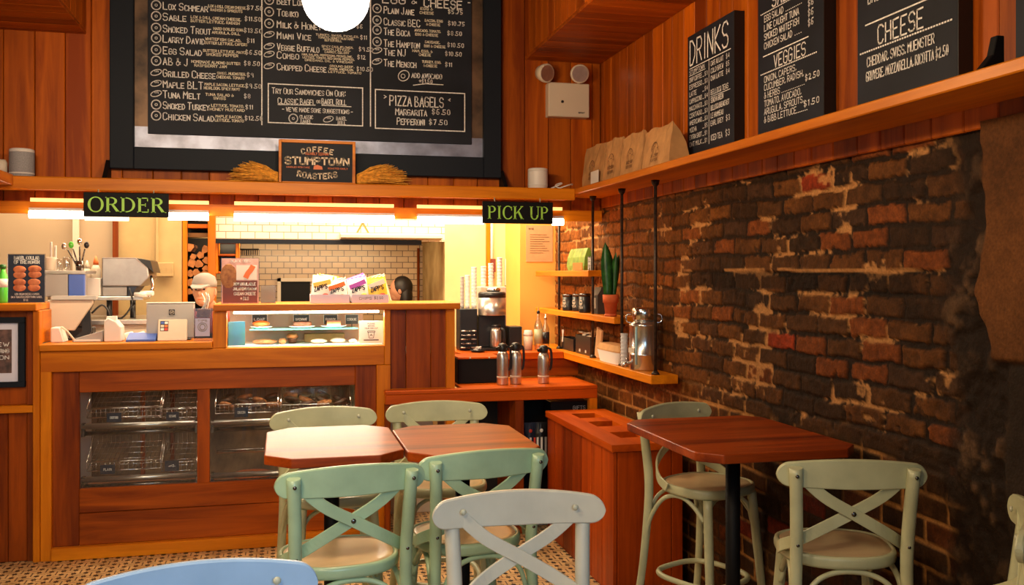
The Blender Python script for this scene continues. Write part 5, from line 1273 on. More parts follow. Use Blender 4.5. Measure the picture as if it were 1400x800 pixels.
# second shelf: tins, coffee bag, potted plant
def tin(px, X, ytop, r, label):
    c = sx(px, X, z2); h = AX(px, ytop, X).z - z2; t = thing('tin', label, 'tin', c, 'black tins on the second shelf')
    MB().lathe(c, [(r * .97, 0), (r, .004), (r, h * .86)], 24).build('body', M['black'], t); MB().lathe(c + V3 * h * .86, [(r * 1.03, 0), (r * 1.03, h * .11), (r * .95, h * .14), (0, h * .14)], 24).build('lid', M['darksteel'], t)
    mb = MB(); dv = Vector((-.86, -.5, 0)).normalized(); uu = Vector((dv.y, -dv.x, 0)) * -1; ctr = c + dv * (r + .0015)
    ring(mb, ctr + V3 * h * .5, uu, V3, r * .34, r * .36, .003, 12)
    stroke(mb, [ctr + V3 * h * .62 - uu * r * .2, ctr + V3 * h * .62 + uu * r * .2], .008, dv); stroke(mb, [ctr + V3 * h * .46 - uu * r * .22, ctr + V3 * h * .46 + uu * r * .22], .009, dv)
    write(mb, 'TEA', ctr + V3 * h * .22, uu, V3, h * .12, r * .9, .2, 1, .1, align='c'); mb.build('emblem', M['canlabel'], t)
tin(777, XLS + .055, 402.5, .040, 'black tin at the far end of the second shelf')
tin(790, XLS + .095, 402, .038, 'black tin standing behind the other two on the second shelf')
tin(799.5, XLS + .050, 401.5, .037, 'black tin nearest the coffee bag on the second shelf')
c = sx(819, XLS + .085, z2); hb = AX(822, 393, c.x).z - z2; t = thing('coffee_bag', 'dark coffee bag with pale print behind the plant pot', 'bag', c)
mb = MB(); loft(mb, [[(c.x - .03 * k, c.y + .06, c.z + hb * f), (c.x - .03 * k, c.y - .06, c.z + hb * f), (c.x + .03 * k, c.y - .06, c.z + hb * f), (c.x + .03 * k, c.y + .06, c.z + hb * f)] for f, k in ((0, 1), (.7, 1), (.9, .3), (1, .2))], 0, False); mb.build('bag', M['darkbag'], t)
MB().box(c.x - .033, c.x - .0305, c.y - .03, c.y + .045, c.z + hb * .2, c.z + hb * .6).build('print', M['canlabel'], t)
c = sx(836.5, XLS + .035, z2); c.y += .02; r = .046; hp = AX(836, 403, c.x).z - z2
t = thing('potted_plant', 'snake plant in a terracotta pot at the end of the second shelf', 'plant', c)
MB().lathe(c, [(r * .66, 0), (r * .86, hp * .62), (r * .98, hp * .62), (r * 1.02, hp * .98), (r * .92, hp), (r * .88, hp * .9), (0, hp * .9)], 26).build('pot', M['terracotta'], t)
MB().lathe(c, [(r * .74, 0), (r * .80, .012), (r * .70, .014)], 22).build('saucer', M['terracotta'], t)
def leaf(dx, dy, h, w, lean, tw, nm='leaf'):
    v = []; f = []; n = 12; ca, sa = math.cos(tw), math.sin(tw)
    for i in range(n + 1):
        q = i / n; ww = w * (.55 + 1.0 * q) * (1 - q ** 2.6) + .0005; ctr = Vector((c.x + dx + lean[0] * q * q, c.y + dy + lean[1] * q * q, c.z + hp * .88 + h * q))
        for k, (a, b) in enumerate(((-1, 0), (-.5, .22), (0, .32), (.5, .22), (1, 0), (0, .12))): v.append(ctr + Vector((ca * a * ww - sa * b * ww, sa * a * ww + ca * b * ww, 0)))
    for i in range(n):
        for k in range(6): f.append((i * 6 + k, i * 6 + (k + 1) % 6, (i + 1) * 6 + (k + 1) % 6, (i + 1) * 6 + k))
    f.append((5, 4, 3, 2, 1, 0)); MB().add(v, f, 0, True).build(nm, M['leaf'], t)
tw0 = -TH - .1
H1 = AX(828, 332, c.x).z - (c.z + hp * .88)
leaf(-.014, -.0, H1, .043, (-.015, .012), tw0 + .2); leaf(.012, -.004, H1 * .82, .026, (.016, -.01), tw0 - .4); leaf(.020, .012, H1 * .78, .030, (.032, -.015), tw0 + .5); leaf(-.0, .018, H1 * .55, .022, (.01, .0), tw0 + 1.2)
# lower shelf
def boxy(name, mat, p0, p1, yt, X, dpt, label, cat, zz=None):
    z = zL if zz is None else zz; y0, y1 = YX(p0, X), YX(p1, X); h = AX((p0 + p1) / 2, yt, X).z - z
    t = thing(name, label, cat, (X + dpt / 2, (y0 + y1) / 2, z)); b = MB(); x0, x1 = X, X + dpt; w = .004
    b.box(x0, x1, y1, y0, z + .001, z + .006).box(x0, x0 + w, y1, y0, z + .006, z + h).box(x1 - w, x1, y1, y0, z + .006, z + h).box(x0 + w, x1 - w, y1, y1 + w, z + .006, z + h).box(x0 + w, x1 - w, y0 - w, y0, z + .006, z + h); b.build('tray', M[mat], t); return t, (x0, x1, y0, y1, z, h)
t, (x0, x1, y0, y1, z, h) = boxy('condiment_box', 'black', 765, 784, 462, XLS + .055, .085, 'black condiment box at the far end of the long low shelf', 'box')
MB().sweep(smooth_path([(x0 - .002, y0 - .10, z + h + .05), (x0 - .002, y0 - .08, z + h + .0), (x0 - .002, y0 - .085, z + h - .03)], 4), .016, .002, (0, 1, 0)).sweep(smooth_path([(x0 - .003, y0 - .075, z + h + .05), (x0 - .003, y0 - .09, z + h + .0), (x0 - .003, y0 - .07, z + h - .03)], 4), .016, .002, (0, 1, 0)).build('paper_tag', M['paper'], t)
t, (x0, x1, y0, y1, z, h) = boxy('condiment_box', 'black', 787, 807, 459, XLS + .055, .085, 'black condiment box heaped with pale sugar packets beside the stirrers', 'box')
k = 0
for i in range(16):
    p = Vector((R_.uniform(x0 + .02, x1 - .02), R_.uniform(y1 + .03, y0 - .03), z + h - .012 + .008 * (i % 4))); MB().box(-.022, .022, -.013, .013, 0, .005, T=Matrix.Translation(p) @ Matrix.Rotation(R_.uniform(0, 3), 4, 'Z') @ Matrix.Rotation(R_.uniform(-.25, .25), 4, 'X')).build('sugar_packet', M['offwhite'], t)
for q in (.3, .7): MB().box(x0 - .0015, x0 - .0002, y0 + (y1 - y0) * q - .012, y0 + (y1 - y0) * q + .012, z + h * .12, z + h * .26).build('label', M['canlabel'], t)
c = sx(812.5, XLS + .085, zL); t = thing('stirrer_cup', 'dark little cup full of wooden stirrers on the long low shelf', 'cup', c); h = .06
MB().lathe(c, [(.022, 0), (.026, h), (.022, h - .002), (.020, .01), (0, .01)], 16).build('cup', M['dark'], t)
hs_ = AX(806, 449, c.x).z - zL
for i in range(18):
    an = R_.uniform(0, 6.28); r0 = R_.uniform(.002, .014); lx, ly = R_.uniform(-.02, .012), R_.uniform(-.01, .05)
    MB().tube([c + Vector((r0 * math.cos(an), r0 * math.sin(an), .012)), c + Vector((r0 * math.cos(an) + lx, r0 * math.sin(an) + ly, hs_ * R_.uniform(.86, 1)))], .0022, 4, sm=False).build('stirrer', M['kraft'], t)
c = sx(818, XLS + .08, zL); h = AX(822, 450, c.x).z - zL
mb = MB(); mb.box(-.006, .006, -.045, .045, 0, h * 1.02, T=Matrix.Translation(c + Vector((.0, .01, .0))) @ Matrix.Rotation(.24, 4, 'X')); tag(mb.build('napkin_pack', M['manila']), 'leaning brown paper bag of napkins behind the white tub', 'napkins')
c = sx(832, XLS + .065, zL); y0, y1 = YX(815.5, XLS + .02), YX(847, XLS + .02) + .012; zb = AX(832, 480, XLS + .02).z; zt = AX(832, 471, XLS + .02).z
t = thing('takeout_tub', 'white tub with a kraft lid on the long low shelf beside the urn', 'tub', c)
ym = (y0 + y1) / 2; hw = (y0 - y1) / 2
mb = MB(); loft(mb, [[(c.x + a * .055 * k, ym + b * hw * k, z) for a, b in superell(1, 1, 5, 24)] for z, k in ((zL + .001, .84), (zb - .006, 1.0), (zb, 1.02))], 0, False); mb.build('tub', M['paper'], t)
mb = MB(); loft(mb, [[(c.x + a * .055 * k, ym + b * hw * k, z) for a, b in superell(1, 1, 5, 24)] for z, k in ((zb, 1.03), (zb + .008, 1.04), (zt, .86))], 0, False); mb.build('lid', M['kraft'], t)
x = XLS + .035; yq_ = YX(853.5, x); prof = []; h = AX(853, 456, x).z - zL
for i in range(9): z = h * i / 9; prof += [(.018, z), (.0215, z + h / 9 * .8), (.022, z + h / 9 * .9)]
prof += [(.018, h), (0, h)]; tag(MB().lathe((x, yq_, zL + .001), prof, 18).build('cup_stack', M['cupgrey']), 'stack of clear plastic cups standing against the steel urn', 'cups', 'stacks of cups at the corner counter')
# steel urn
X_ = XLS + .078; c = sx(880.5, X_, zL); r = .078; d = c.y * CS + c.x * SN
hU = AX(880, 440, X_).z - zL; hT = AX(880, 420.5, X_).z - zL
t = thing('drink_urn', 'shiny steel drink urn at the near end of the long low shelf', 'urn', c)
MB().lathe(c, [(r * .96, 0), (r, .006), (r, hU * .30), (r * 1.03, hU * .31), (r * 1.03, hU * .33), (r, hU * .34), (r, hU * .90), (r * 1.03, hU * .91), (r * 1.03, hU * .945), (r * .98, hU * .96), (r * .74, hU * 1.0), (r * .70, hU * 1.03)], 36).build('body', M['urn'], t)
ld = MB().lathe(c, [(r * .72, hU * 1.03), (r * .82, hU * 1.05), (r * .82, hT * .97), (r * .72, hT), (0, hT)], 30).build('lid', M['chrome'], t)
for a in (-.3, 2.8):
    p = c + Vector((r * .95 * math.cos(a), r * .95 * math.sin(a), hU * .98)); ou = Vector((math.cos(a), math.sin(a), 0)); MB().tube(smooth_path([p - ou * .012, p + ou * .018 + V3 * .006, p + ou * .018 + V3 * .04, p - ou * .006 + V3 * .046], 4), .004, 8).build('clamp', M['chrome'], ld)
dv = Vector((-.80, -.60, 0)); pz = c + dv * (r + .002)
MB().tube([pz + V3 * .03, pz + V3 * (hU * .90)], .0055, 8).build('sight_tube', plain('pale_blue_tube', (.35, .62, .72), .15), t)
sp = c + Vector((-.97, .1, 0)) * r + V3 * .035
s_ = MB().tube([sp + Vector((.004, 0, 0)), sp + Vector((-.03, 0, 0)), sp + Vector((-.042, -.004, -.016))], [.010, .009, .007], 10).build('spigot', M['chrome'], t)
MB().tube([sp + Vector((-.022, 0, .008)), sp + Vector((-.022, 0, .03))], .004, 8).build('tap_lever', M['chrome'], s_)
mb = MB(); dv2 = Vector((-.985, -.17, 0)); tt = Vector((-dv2.y, dv2.x, 0)); pc = c + dv2 * (r * 1.012); mb.add([pc + tt * .03 + V3 * hU * .36, pc - tt * .03 + V3 * hU * .36, pc - tt * .03 + V3 * hU * .46, pc + tt * .03 + V3 * hU * .46], [(0, 1, 2, 3)]); mb.build('label', M['canlabel'], t)

# ------------------------------------------------------------------ on the counter: posters, chips, till
YT_ = YC + .03
def poster(px0, py0, px1, py1, z, Y, mat, label, fill):
    x0, x1 = XA(px0, Y), XA(px1, Y); h = AY((px0 + px1) / 2, py0, Y).z - z
    t = thing('poster', label, 'poster', ((x0 + x1) / 2, Y, z), 'posters standing on the counter')
    MB().box(x0, x1, Y + .003, Y + .008, z, z + h).box(x0, x1, Y + .0081, Y + .07, z, z + .004).build('holder', M['clear'], t)
    p = MB().box(x0 + .004, x1 - .004, Y, Y + .0029, z + .004, z + h - .004).build('sheet', M[mat], t)
    fill(p, x0, x1, z, h, Y - .001); return t
def f_bagel(p, x0, x1, z, h, Y):
    mb = MB(); w = x1 - x0
    write(mb, 'BAGEL COLLAB', (x0 + w * .18, Y, z + h * .885), U, V3, h * .062, w * .66, .24, 1, .08); write(mb, 'OF THE MONTH', (x0 + w * .18, Y, z + h * .80), U, V3, h * .062, w * .66, .24, 1, .08)
    write(mb, 'LOX, CREAM CHEESE & CAPERS', (x0 + w * .2, Y, z + h * .165), U, V3, h * .035, w * .64, .18, 1, .1); write(mb, 'ON A TOASTED EVERYTHING BAGEL', (x0 + w * .1, Y, z + h * .105), U, V3, h * .035, w * .82, .18, 1, .1); write(mb, '$12', (x0 + w * .43, Y, z + h * .045), U, V3, h * .035, w * .12, .18, 1, .1)
    mb.build('lettering', M['chalk'], p)
    mb = MB()
    for i, (u, v, a) in enumerate(((.32, .62, .17), (.72, .63, .18), (.32, .36, .17), (.70, .36, .17))):
        for k in range(2): loftd = MB(); c = (x0 + w * u, Y + .0002 * k, z + h * (v + .06 - .11 * k)); mb.ball(c, (w * a, .002, h * .075), 16, 8)
    mb.build('bagel_picture', M['bagelphoto'], p)
poster(10, 347, 62, 412, 1.398, YT_, 'navy', 'dark bagel collab poster standing on the left counter end', f_bagel)
def f_cream(p, x0, x1, z, h, Y):
    w = x1 - x0; MB().box(x0 + w * .05, x1 - w * .05, Y - .0002, Y, z + h * .02, z + h * .50).build('brown_foot', M['maroon'], p)
    m0 = MB(); m0.ball((x0 + w * .20, Y, z + h * .60), (w * .22, .001, h * .27), 20, 8); m0.build('bagel_picture', M['bread'], p)
    m0 = MB(); m0.prism([(x0 + w * .40, z + h * .52), (x1 - w * .06, z + h * .52), (x1 - w * .06, z + h * .84), (x0 + w * .40, z + h * .84)], Y - .0006, Y - .0003, 'Y'); m0.build('cream_picture', M['paper'], p)
    m0 = MB(); m0.sweep(smooth_path([(x0 + w * .64, Y - .001, z + h * .56), (x0 + w * .70, Y - .001, z + h * .66), (x0 + w * .78, Y - .001, z + h * .74), (x0 + w * .84, Y - .001, z + h * .83)], 4), w * .14, .001, (1, 0, 0)); m0.build('bacon_picture', M['orange'], p)
    mb = MB(); write(mb, 'BLACK SEED', (x0 + w * .26, Y, z + h * .905), U, V3, h * .05, w * .5, .2, 1, .05)
    for k, (s, ww) in enumerate((('NOW AVAILABLE', .56), ('JALAPENO BACON', .60), ('CREAM CHEESE', .56), ('+ $2.5', .22))): write(mb, s, (x0 + w * (.62 - ww / 2), Y - .0008, z + h * (.40 - .105 * k)), U, V3, h * .058, w * ww, .24, 1, .08)
    mb.build('lettering', M['chalk'], p)
poster(302, 352.5, 354.5, 413, zc1 + .001, YT_, 'pinkprint', 'pink and brown cream cheese poster standing on the bar top', f_cream)
t = thing('card_holder', 'small clear card holder beside the cream cheese poster on the bar top', 'card holder', (XA(366, YT_ + .05), YT_ + .05, zc1))
a = AY(356, 390, YT_ + .05); b = AY(377, 413, YT_ + .05); MB().box(a.x, b.x, YT_ + .05, YT_ + .055, zc1 + .001, a.z).build('panel', M['clear'], t); MB().box(a.x, b.x, YT_ + .02, YT_ + .049, zc1 + .001, zc1 + .006).build('foot', M['clear'], t)
MB().box(a.x + .003, b.x - .003, YT_ + .0555, YT_ + .057, zc1 + .004, a.z - .003).build('card', M['canlabel'], t)
# chip trays and bags
def tray(p0, p1, label, txt):
    Y0, Y1 = YT_ + .0, YT_ + .25; x0, x1 = XA(p0, Y0), XA(p1, Y0); z = zc1 + .001; h = AY(p0, 403, Y0).z - z
    t = thing('chip_tray', label, 'tray', ((x0 + x1) / 2, Y0, z), 'trays of crisps on the bar top'); w = .004
    MB().box(x0, x1, Y0, Y1, z, z + w).box(x0, x1, Y0, Y0 + w, z + w, z + h).box(x0, x1, Y1 - w, Y1, z + w, z + h).box(x0, x0 + w, Y0 + w, Y1 - w, z + w, z + h).box(x1 - w, x1, Y0 + w, Y1 - w, z + w, z + h).build('box', M['lilac'], t)
    if txt: mb = MB(); write(mb, 'CHIPS', (x0 + (x1 - x0) * .2, Y0 - .001, z + h * .4), U, V3, h * .3, (x1 - x0) * .34, .13, 1, .3); write(mb, '$2.50', (x0 + (x1 - x0) * .62, Y0 - .001, z + h * .45), U, V3, h * .3, (x1 - x0) * .24, .13, 1, .3); mb.build('lettering', M['black'], t)
tray(425, 478, 'lilac tray of crisp bags beside the posters, left of the pair', None); tray(481, 531, 'lilac tray of crisp bags with a scrawled price, right of the pair', 1)
def chipbag(px, dy, ytop, wpx, mats, label, tilt=0.0):
    Y = YT_ + .022 + dy; c = Vector((XA(px, Y), Y, zc1 + .008)); w = wpx * .0044; h = AY(px, ytop, Y).z - c.z
    t = thing('crisp_bag', label, 'crisps', c, 'crisp bags in the trays'); mb = MB(); n = 10; d = .017; lean = .014; tx = tilt * h
    rings = []
    for f, k in ((0, .08), (.06, .1), (.25, .9), (.55, 1.0), (.80, .7), (.92, .15), (1, .08)):
        zz = [c.z + h * f + (.004 * (-1) ** i if f == 1 else 0) + tilt * w * .9 * (.5 - i / n) * f * -1 for i in range(n + 1)]
        rings.append([(c.x - tx * f + w * (i / n - .5), Y + lean * f - d * k * math.sin(math.pi * (i + .4) / (n + .8)), zz[i]) for i in range(n + 1)] + [(c.x - tx * f - w * (i / n - .5), Y + lean * f + .001 + d * k * math.sin(math.pi * (i + .4) / (n + .8)), zz[n - i]) for i in range(n + 1)])
    loft(mb, rings, 0, False); b = mb.build('bag', M[mats[0]], t)
    if dy < .02:
        def Pf(u, v): return Vector((c.x - tx * v + w * u, Y + lean * v - d - .002, c.z + h * v + tilt * w * .9 * u * v))
        m2 = MB(); m2.sweep([Pf(-.42, .62), Pf(0, .72), Pf(.42, .82)], h * .2, .002, (0, 0, 1)); m2.build('band', M[mats[1]], b)
        m3 = MB(); write(m3, "ZAPP'S", Pf(-.34, .40) + Vector((0, -.0015, 0)), Vector((.96, 0, .26)), Vector((-.1, 0, 1)), h * .17, w * .66, .2, .8, .2); m3.build('lettering', M['navy'], b)
        m4 = MB(); m4.ball(Pf(.22, .26), (w * .16, .0022, h * .09), 10, 6); m4.build('spot', M[mats[2]], b)
specs = [(438, 378, ('paper', 'yellowfoil', 'red'), 'first'), (463, 383, ('paper', 'orange', 'orange'), 'second'), (493, 380, ('paper', 'purple', 'yellowfoil'), 'third'), (518, 379, ('yellowfoil', 'paper', 'red'), 'fourth')]
for px, yt, mm, o_ in specs:
    for k in range(4):
        lab = '%s crisp bag at the front of its tray, %s from the left' % ({'first': 'white and yellow', 'second': 'white and orange', 'third': 'white and purple', 'fourth': 'yellow'}[o_], o_) if k == 0 else '%s crisp bag from the front behind the %s one' % (('', 'second', 'third', 'rearmost')[k], {'first': 'white and yellow', 'second': 'white and orange', 'third': 'white and purple', 'fourth': 'plain yellow'}[o_])
        chipbag(px + 1.5 * k, .05 * k, yt - .5 * k, 26, (mm[0], mm[1], mm[2]) if k % 2 == 0 else (mm[1], mm[0], mm[2]), lab, (-.16, .20, .30, .22)[specs.index((px, yt, mm, o_))] * (.6 + .25 * k))

# till corner on the ledge
ZL = zl1 + .001
def led(px, Y): return Vector((XA(px, Y), Y, ZL))
Y = YC + .16; a, b = AY(200, 415, Y), AY(266, 464, Y)
t = thing('till_monitor', 'flat grey till screen seen from behind on the ledge', 'monitor', ((a.x + b.x) / 2, Y, ZL))
bx('screen_back', M['greyplastic'], t, a.x, b.x, Y, Y + .03, ZL + .01, a.z, .006); bx('stand', M['black'], t, a.x + .08, b.x - .02, Y - .005, Y + .10, ZL, ZL + .0095)
MB().box(a.x - .001, b.x + .001, Y - .001, Y + .031, a.z + .0005, a.z + .006).build('top_edge', M['paper'], t)
c = AY(235, 427, Y - .002); lg = MB().box(c.x - .016, c.x + .016, Y - .003, Y - .0005, c.z - .016, c.z + .016).build('badge', M['black'], t)
mb = MB(); ring(mb, (c.x, Y - .004, c.z), U, V3, .012, .012, .002, 16); write(mb, 'HP', (c.x - .007, Y - .004, c.z - .005), U, V3, .010, .014, .16, 1, 0, slant=.2); mb.build('mark', M['canlabel'], lg)
Y = YC + .09; a, b = AY(215, 437, Y), AY(255, 466, Y)
t = thing('card_reader_stand', 'cream tablet stand with printed card logos in front of the till screen', 'card reader', ((a.x + b.x) / 2, Y, ZL))
MB().prism([(Y, ZL), (Y + .06, ZL), (Y + .058, a.z - .01), (Y + .04, a.z)], a.x, b.x, 'X').build('body', M['offwhite'], t, .004)
mb = MB(); f0 = .18
nrm = Vector((0, -(a.z - ZL), .04)).normalized(); mt_ = ['paper', 'red', 'offwhite', 'orange', 'blue', 'paper']
pl = MB(); 
def Fp(u, v, e=.001): return Vector((a.x + (b.x - a.x) * u, Y + .04 * v - e, ZL + (a.z - ZL) * v))
pl.add([Fp(.08, .45), Fp(.36, .45), Fp(.36, .92), Fp(.08, .92)], [(0, 1, 2, 3)]); pl_ = pl.build('logo_panel', M['black'], t)
for k in range(6): i, j = k % 2, k // 2; u, v = .10 + .13 * i, .48 + .15 * j; MB().add([Fp(u, v, .002), Fp(u + .11, v, .002), Fp(u + .11, v + .11, .002), Fp(u, v + .11, .002)], [(0, 1, 2, 3)]).build('logo', M[mt_[k]], pl_)
Y = YC + .06; a, b = AY(172, 466, Y), AY(212, 466, Y)
tag(MB().prism([(Y, ZL), (Y + .12, ZL), (Y + .12, ZL + .045), (Y, ZL + .012)], a.x, b.x, 'X').build('blue_mat', M['blue'], None, .002), 'slanted blue card pad on the ledge left of the tablet stand', 'card')
Y = YC + .05; c = led(277.5, Y); hw = (XA(291, Y) - XA(264, Y)) / 2 - .004; h = AY(277, 421, Y).z - ZL
t = thing('tip_jar', 'clear box of banknotes with a crest label at the right end of the ledge', 'jar', c)
MB().box(c.x - hw, c.x + hw, Y, Y + .09, ZL, ZL + .012).box(c.x - hw, c.x + hw, Y, Y + .003, ZL + .012, ZL + h * .98).box(c.x - hw, c.x + hw, Y + .087, Y + .09, ZL + .012, ZL + h * .98).box(c.x - hw, c.x - hw + .003, Y + .003, Y + .087, ZL + .012, ZL + h * .98).box(c.x + hw - .003, c.x + hw, Y + .003, Y + .087, ZL + .012, ZL + h * .98).build('box', M['clear'], t)
lb = MB().box(c.x - hw * .85, c.x + hw * .75, Y - .0015, Y - .0003, ZL + h * .14, ZL + h * .68).build('label', M['lilac'], t); mb = MB(); ring(mb, (c.x - hw * .05, Y - .003, ZL + h * .42), U, V3, hw * .5, hw * .5, .004, 16); ring(mb, (c.x - hw * .05, Y - .003, ZL + h * .42), U, V3, hw * .3, hw * .34, .005, 10); write(mb, 'TIPS', (c.x - hw * .05, Y - .003, ZL + h * .58), U, V3, h * .06, hw, .2, align='c'); mb.build('crest', M['grey'], lb)
MB().box(c.x - hw * .7, c.x + hw * .75, Y + .005, Y + .08, ZL + h * .70, ZL + h * .95).build('lid', M['bread'], t)
mb = MB()
for k in range(7):
    q = c + Vector((R_.uniform(-hw * .6, hw * .5), .045 + R_.uniform(-.02, .02), h * .96)); e = Vector((R_.uniform(-.03, .05), 0, R_.uniform(.04, .10)))
    mb.sweep(smooth_path([q, q + e * .5 + Vector((.01, 0, .01)), q + e], 3), .035, .003, (0, 1, 0))
mb.build('paper_wrap', M['paper'], t)
# white receipt printer and other kit at the left of the ledge
Y = YC + .10; a, b = AY(142, 435, Y), AY(166, 467, Y)
t = thing('receipt_printer', 'rounded white receipt printer on the ledge beside the blue pad', 'printer', (a.x, Y, ZL))
P = [(a.x, ZL), (b.x, ZL), (b.x - .004, ZL + .08), (b.x - .03, a.z - .02), (a.x + .02, a.z), (a.x, a.z - .015)]
MB().prism(P, Y, Y + .13, 'Y').build('body', M['white'], t, .006, 2); MB().box(a.x + .01, b.x - .03, Y + .02, Y + .06, a.z - .012, a.z + .008).build('paper_slot', M['paper'], t)
a, b = AY(98, 458, Y), AY(140, 467, Y)
t = thing('keyboard_tray', 'pale grey tray with papers on the ledge beside the printer', 'tray', ((a.x + b.x) / 2, Y, ZL)); MB().prism([(a.x, ZL), (b.x, ZL), (b.x, a.z + .022), (a.x, ZL + .015)], Y + .01, Y + .12, 'Y').build('tray', M['greyplastic'], t, .003); MB().box(a.x + .01, b.x - .01, Y + .0, Y + .009, ZL + .003, ZL + .014).build('edge_strip', M['paper'], t)
a, b = AY(69, 448, Y), AY(88, 469, Y); t = thing('cup_holder', 'white wedge-shaped dispenser at the left end of the ledge', 'dispenser', (a.x, Y, ZL)); MB().prism([(a.x, ZL), (b.x, ZL), (b.x - .025, a.z), (a.x, a.z)], Y, Y + .11, 'Y').build('body', M['white'], t, .005)
MB().tube(smooth_path([(b.x - .02, Y + .03, a.z), (b.x + .01, Y + .01, a.z - .02), (b.x + .05, Y + .01, ZL + .012), (b.x + .06, Y + .03, ZL + .01)], 4), .006, 6).build('wire', M['offwhite'], t)
Y = YC + .26
a, b = AY(70, 413, Y), AY(127, 452, Y)
t = thing('order_tablet', 'large tilted beige order screen seen from behind at the left', 'monitor', ((a.x + b.x) / 2, Y, ZL))
T = None
MB().prism([(a.x - .02, b.z + .01), (a.x + .12, b.z), (b.x, a.z - .01), (b.x, a.z + .012), (a.x - .02, a.z + .012)], Y, Y + .025, 'Y').build('rear_shell', plain('beige_shell', (.52, .42, .33), .45), t, .004)
MB().box(a.x, b.x + .02, Y - .01, Y + .04, a.z + .013, a.z + .034).build('top_ledge', M['greyplastic'], t)
MB().sweep([(b.x - .05, Y + .03, a.z - .0), (b.x - .035, Y + .03, ZL + .05), (b.x - .08, Y + .03, ZL - .02 + .022)], .05, .02, (1, 0, 0)).build('arm', M['black'], t); MB().box(b.x - .15, b.x - .0, Y + .005, Y + .04, ZL, ZL + .014).build('foot', M['black'], t)
# green bottle and bag at the far left end
Yl = YC + .12; z = 1.398; c = Vector((XA(4, Yl), Yl, z)); h = AY(4, 361, Yl).z - z
t = thing('soda_bottle', 'bright green bottle with green cap behind the bagel poster', 'bottle', c); MB().lathe(c, [(.028, 0), (.031, .01), (.031, h * .60), (.013, h * .80), (.012, h * .88)], 18).build('bottle', M['brightgreen'], t); MB().lathe(c + V3 * h * .88, [(.016, 0), (.016, h * .1), (0, h * .12)], 14).build('cap', M['leaf'], t); MB().lathe(c, [(.0315, h * .40), (.0315, h * .62)], 18).build('label', M['paper'], t)

# pastry case contents
def case_sign(px, y0, y1, w, label, txt, Yc, zb):
    a, b = AY(px - w / 2, y0, Yc), AY(px + w / 2, y1, Yc); t = thing('pastry_sign', label, 'sign', ((a.x + b.x) / 2, Yc, zb), 'black signs in the pastry case')
    MB().box(a.x, b.x, Yc, Yc + .006, b.z, a.z).box((a.x + b.x) / 2 - .003, (a.x + b.x) / 2 + .003, Yc + .001, Yc + .005, zb, b.z).build('card', M['slate_side'], t); mb = MB(); write(mb, txt, ((a.x + b.x) / 2, Yc - .001, b.z + (a.z - b.z) * .38), U, V3, (a.z - b.z) * .22, (b.x - a.x) * .7, .2, align='c')
    mb.box(a.x, b.x, Yc - .001, Yc - .0004, a.z - .002, a.z).box(a.x, a.x + .002, Yc - .001, Yc - .0004, b.z, a.z - .002).box(b.x - .002, b.x, Yc - .001, Yc - .0004, b.z, a.z - .002); mb.build('lettering', M['chalk'], t)
Ys_ = YC + .27
for px, w, lab, tx in ((355, 21, 'leftmost, behind the orange pastry', 'LOAF'), (412, 22, 'above the dark cake', 'BROWNIE'), (452, 19, 'above the green and brown cake', 'RAINBOW'), (481, 18, 'rightmost, at the end of the glass shelf', 'COOKIE')):
    case_sign(px, 430, 443, w, 'black pastry sign on the glass shelf, ' + lab, tx, Ys_, zsh + .0005)
Yp = YC + .20
def plate(px, z, r, label, Yp=Yp):
    c = Vector((XA(px, Yp), Yp, z)); o = MB().lathe(c, [(r * .6, 0), (r, .008), (r * 1.02, .011), (r * .6, .006), (0, .006)], 26).build('plate', M['paper']); tag(o, label, 'plate', 'white plates in the pastry case'); return c + V3 * .0115
z_ = zsh + .001
c = plate(357, z_, .062, 'white plate under the orange pastry on the glass shelf')
mb = MB(); mb.ball(c + V3 * .016, (.05, .035, .017), 16, 8); tag(mb.build('pastry', M['orange']), 'glazed orange pastry at the left of the glass shelf', 'pastry')
c = plate(413, z_, .075, 'white plate under the dark cake on the glass shelf')
mb = MB(); loft(mb, [[(c.x + x * k, c.y + y * k, c.z + zz) for x, y in superell(.055, .035, 4, 24)] for zz, k in ((0, .96), (.003, 1), (.020, 1), (.024, .95))]); tag(mb.build('cake', M['cake']), 'flat dark cake on the middle plate of the glass shelf', 'cake')
c = plate(456, z_, .075, 'white plate under the cut cake at the right of the glass shelf')
t = thing('cake', 'cut cake with green and brown layers on the right plate', 'cake', c)
for k, mt in enumerate(('sage', 'bread', 'cake')): MB().box(c.x - .04, c.x + .04, c.y - .03, c.y + .03, c.z + .0105 * k, c.z + .0105 * k + .0105).build('layer', M[mt], t)
zf = zcs + .001
def pastry_card(name, mat, px0, y0, px1, y1, Yc, label, cat): a, b = AY(px0, y0, Yc), AY(px1, y1, Yc); return tag(MB().box(a.x, b.x, Yc, Yc + .005, zf, a.z).build(name, M[mat]), label, cat), a, b
pastry_card('teal_card', 'teal', 312, 440, 335, 473, YC + .065, 'teal blue card at the left end inside the pastry case', 'card')
o, a, b = pastry_card('cup_notice', 'paper', 491, 439, 524, 472, YC + .065, 'white notice with a drawn cup at the right of the pastry case', 'notice')
mb = MB(); yq = YC + .063; w = b.x - a.x; cx = (a.x + b.x) / 2; h = a.z - zf
for k, s_ in enumerate(('PLEASE', 'BRING', 'YOUR OWN CUP')): write(mb, s_, (cx, yq, zf + h * (.85 - .10 * k)), U, V3, h * .05, w * (.3, .26, .55)[k], .2, align='c')
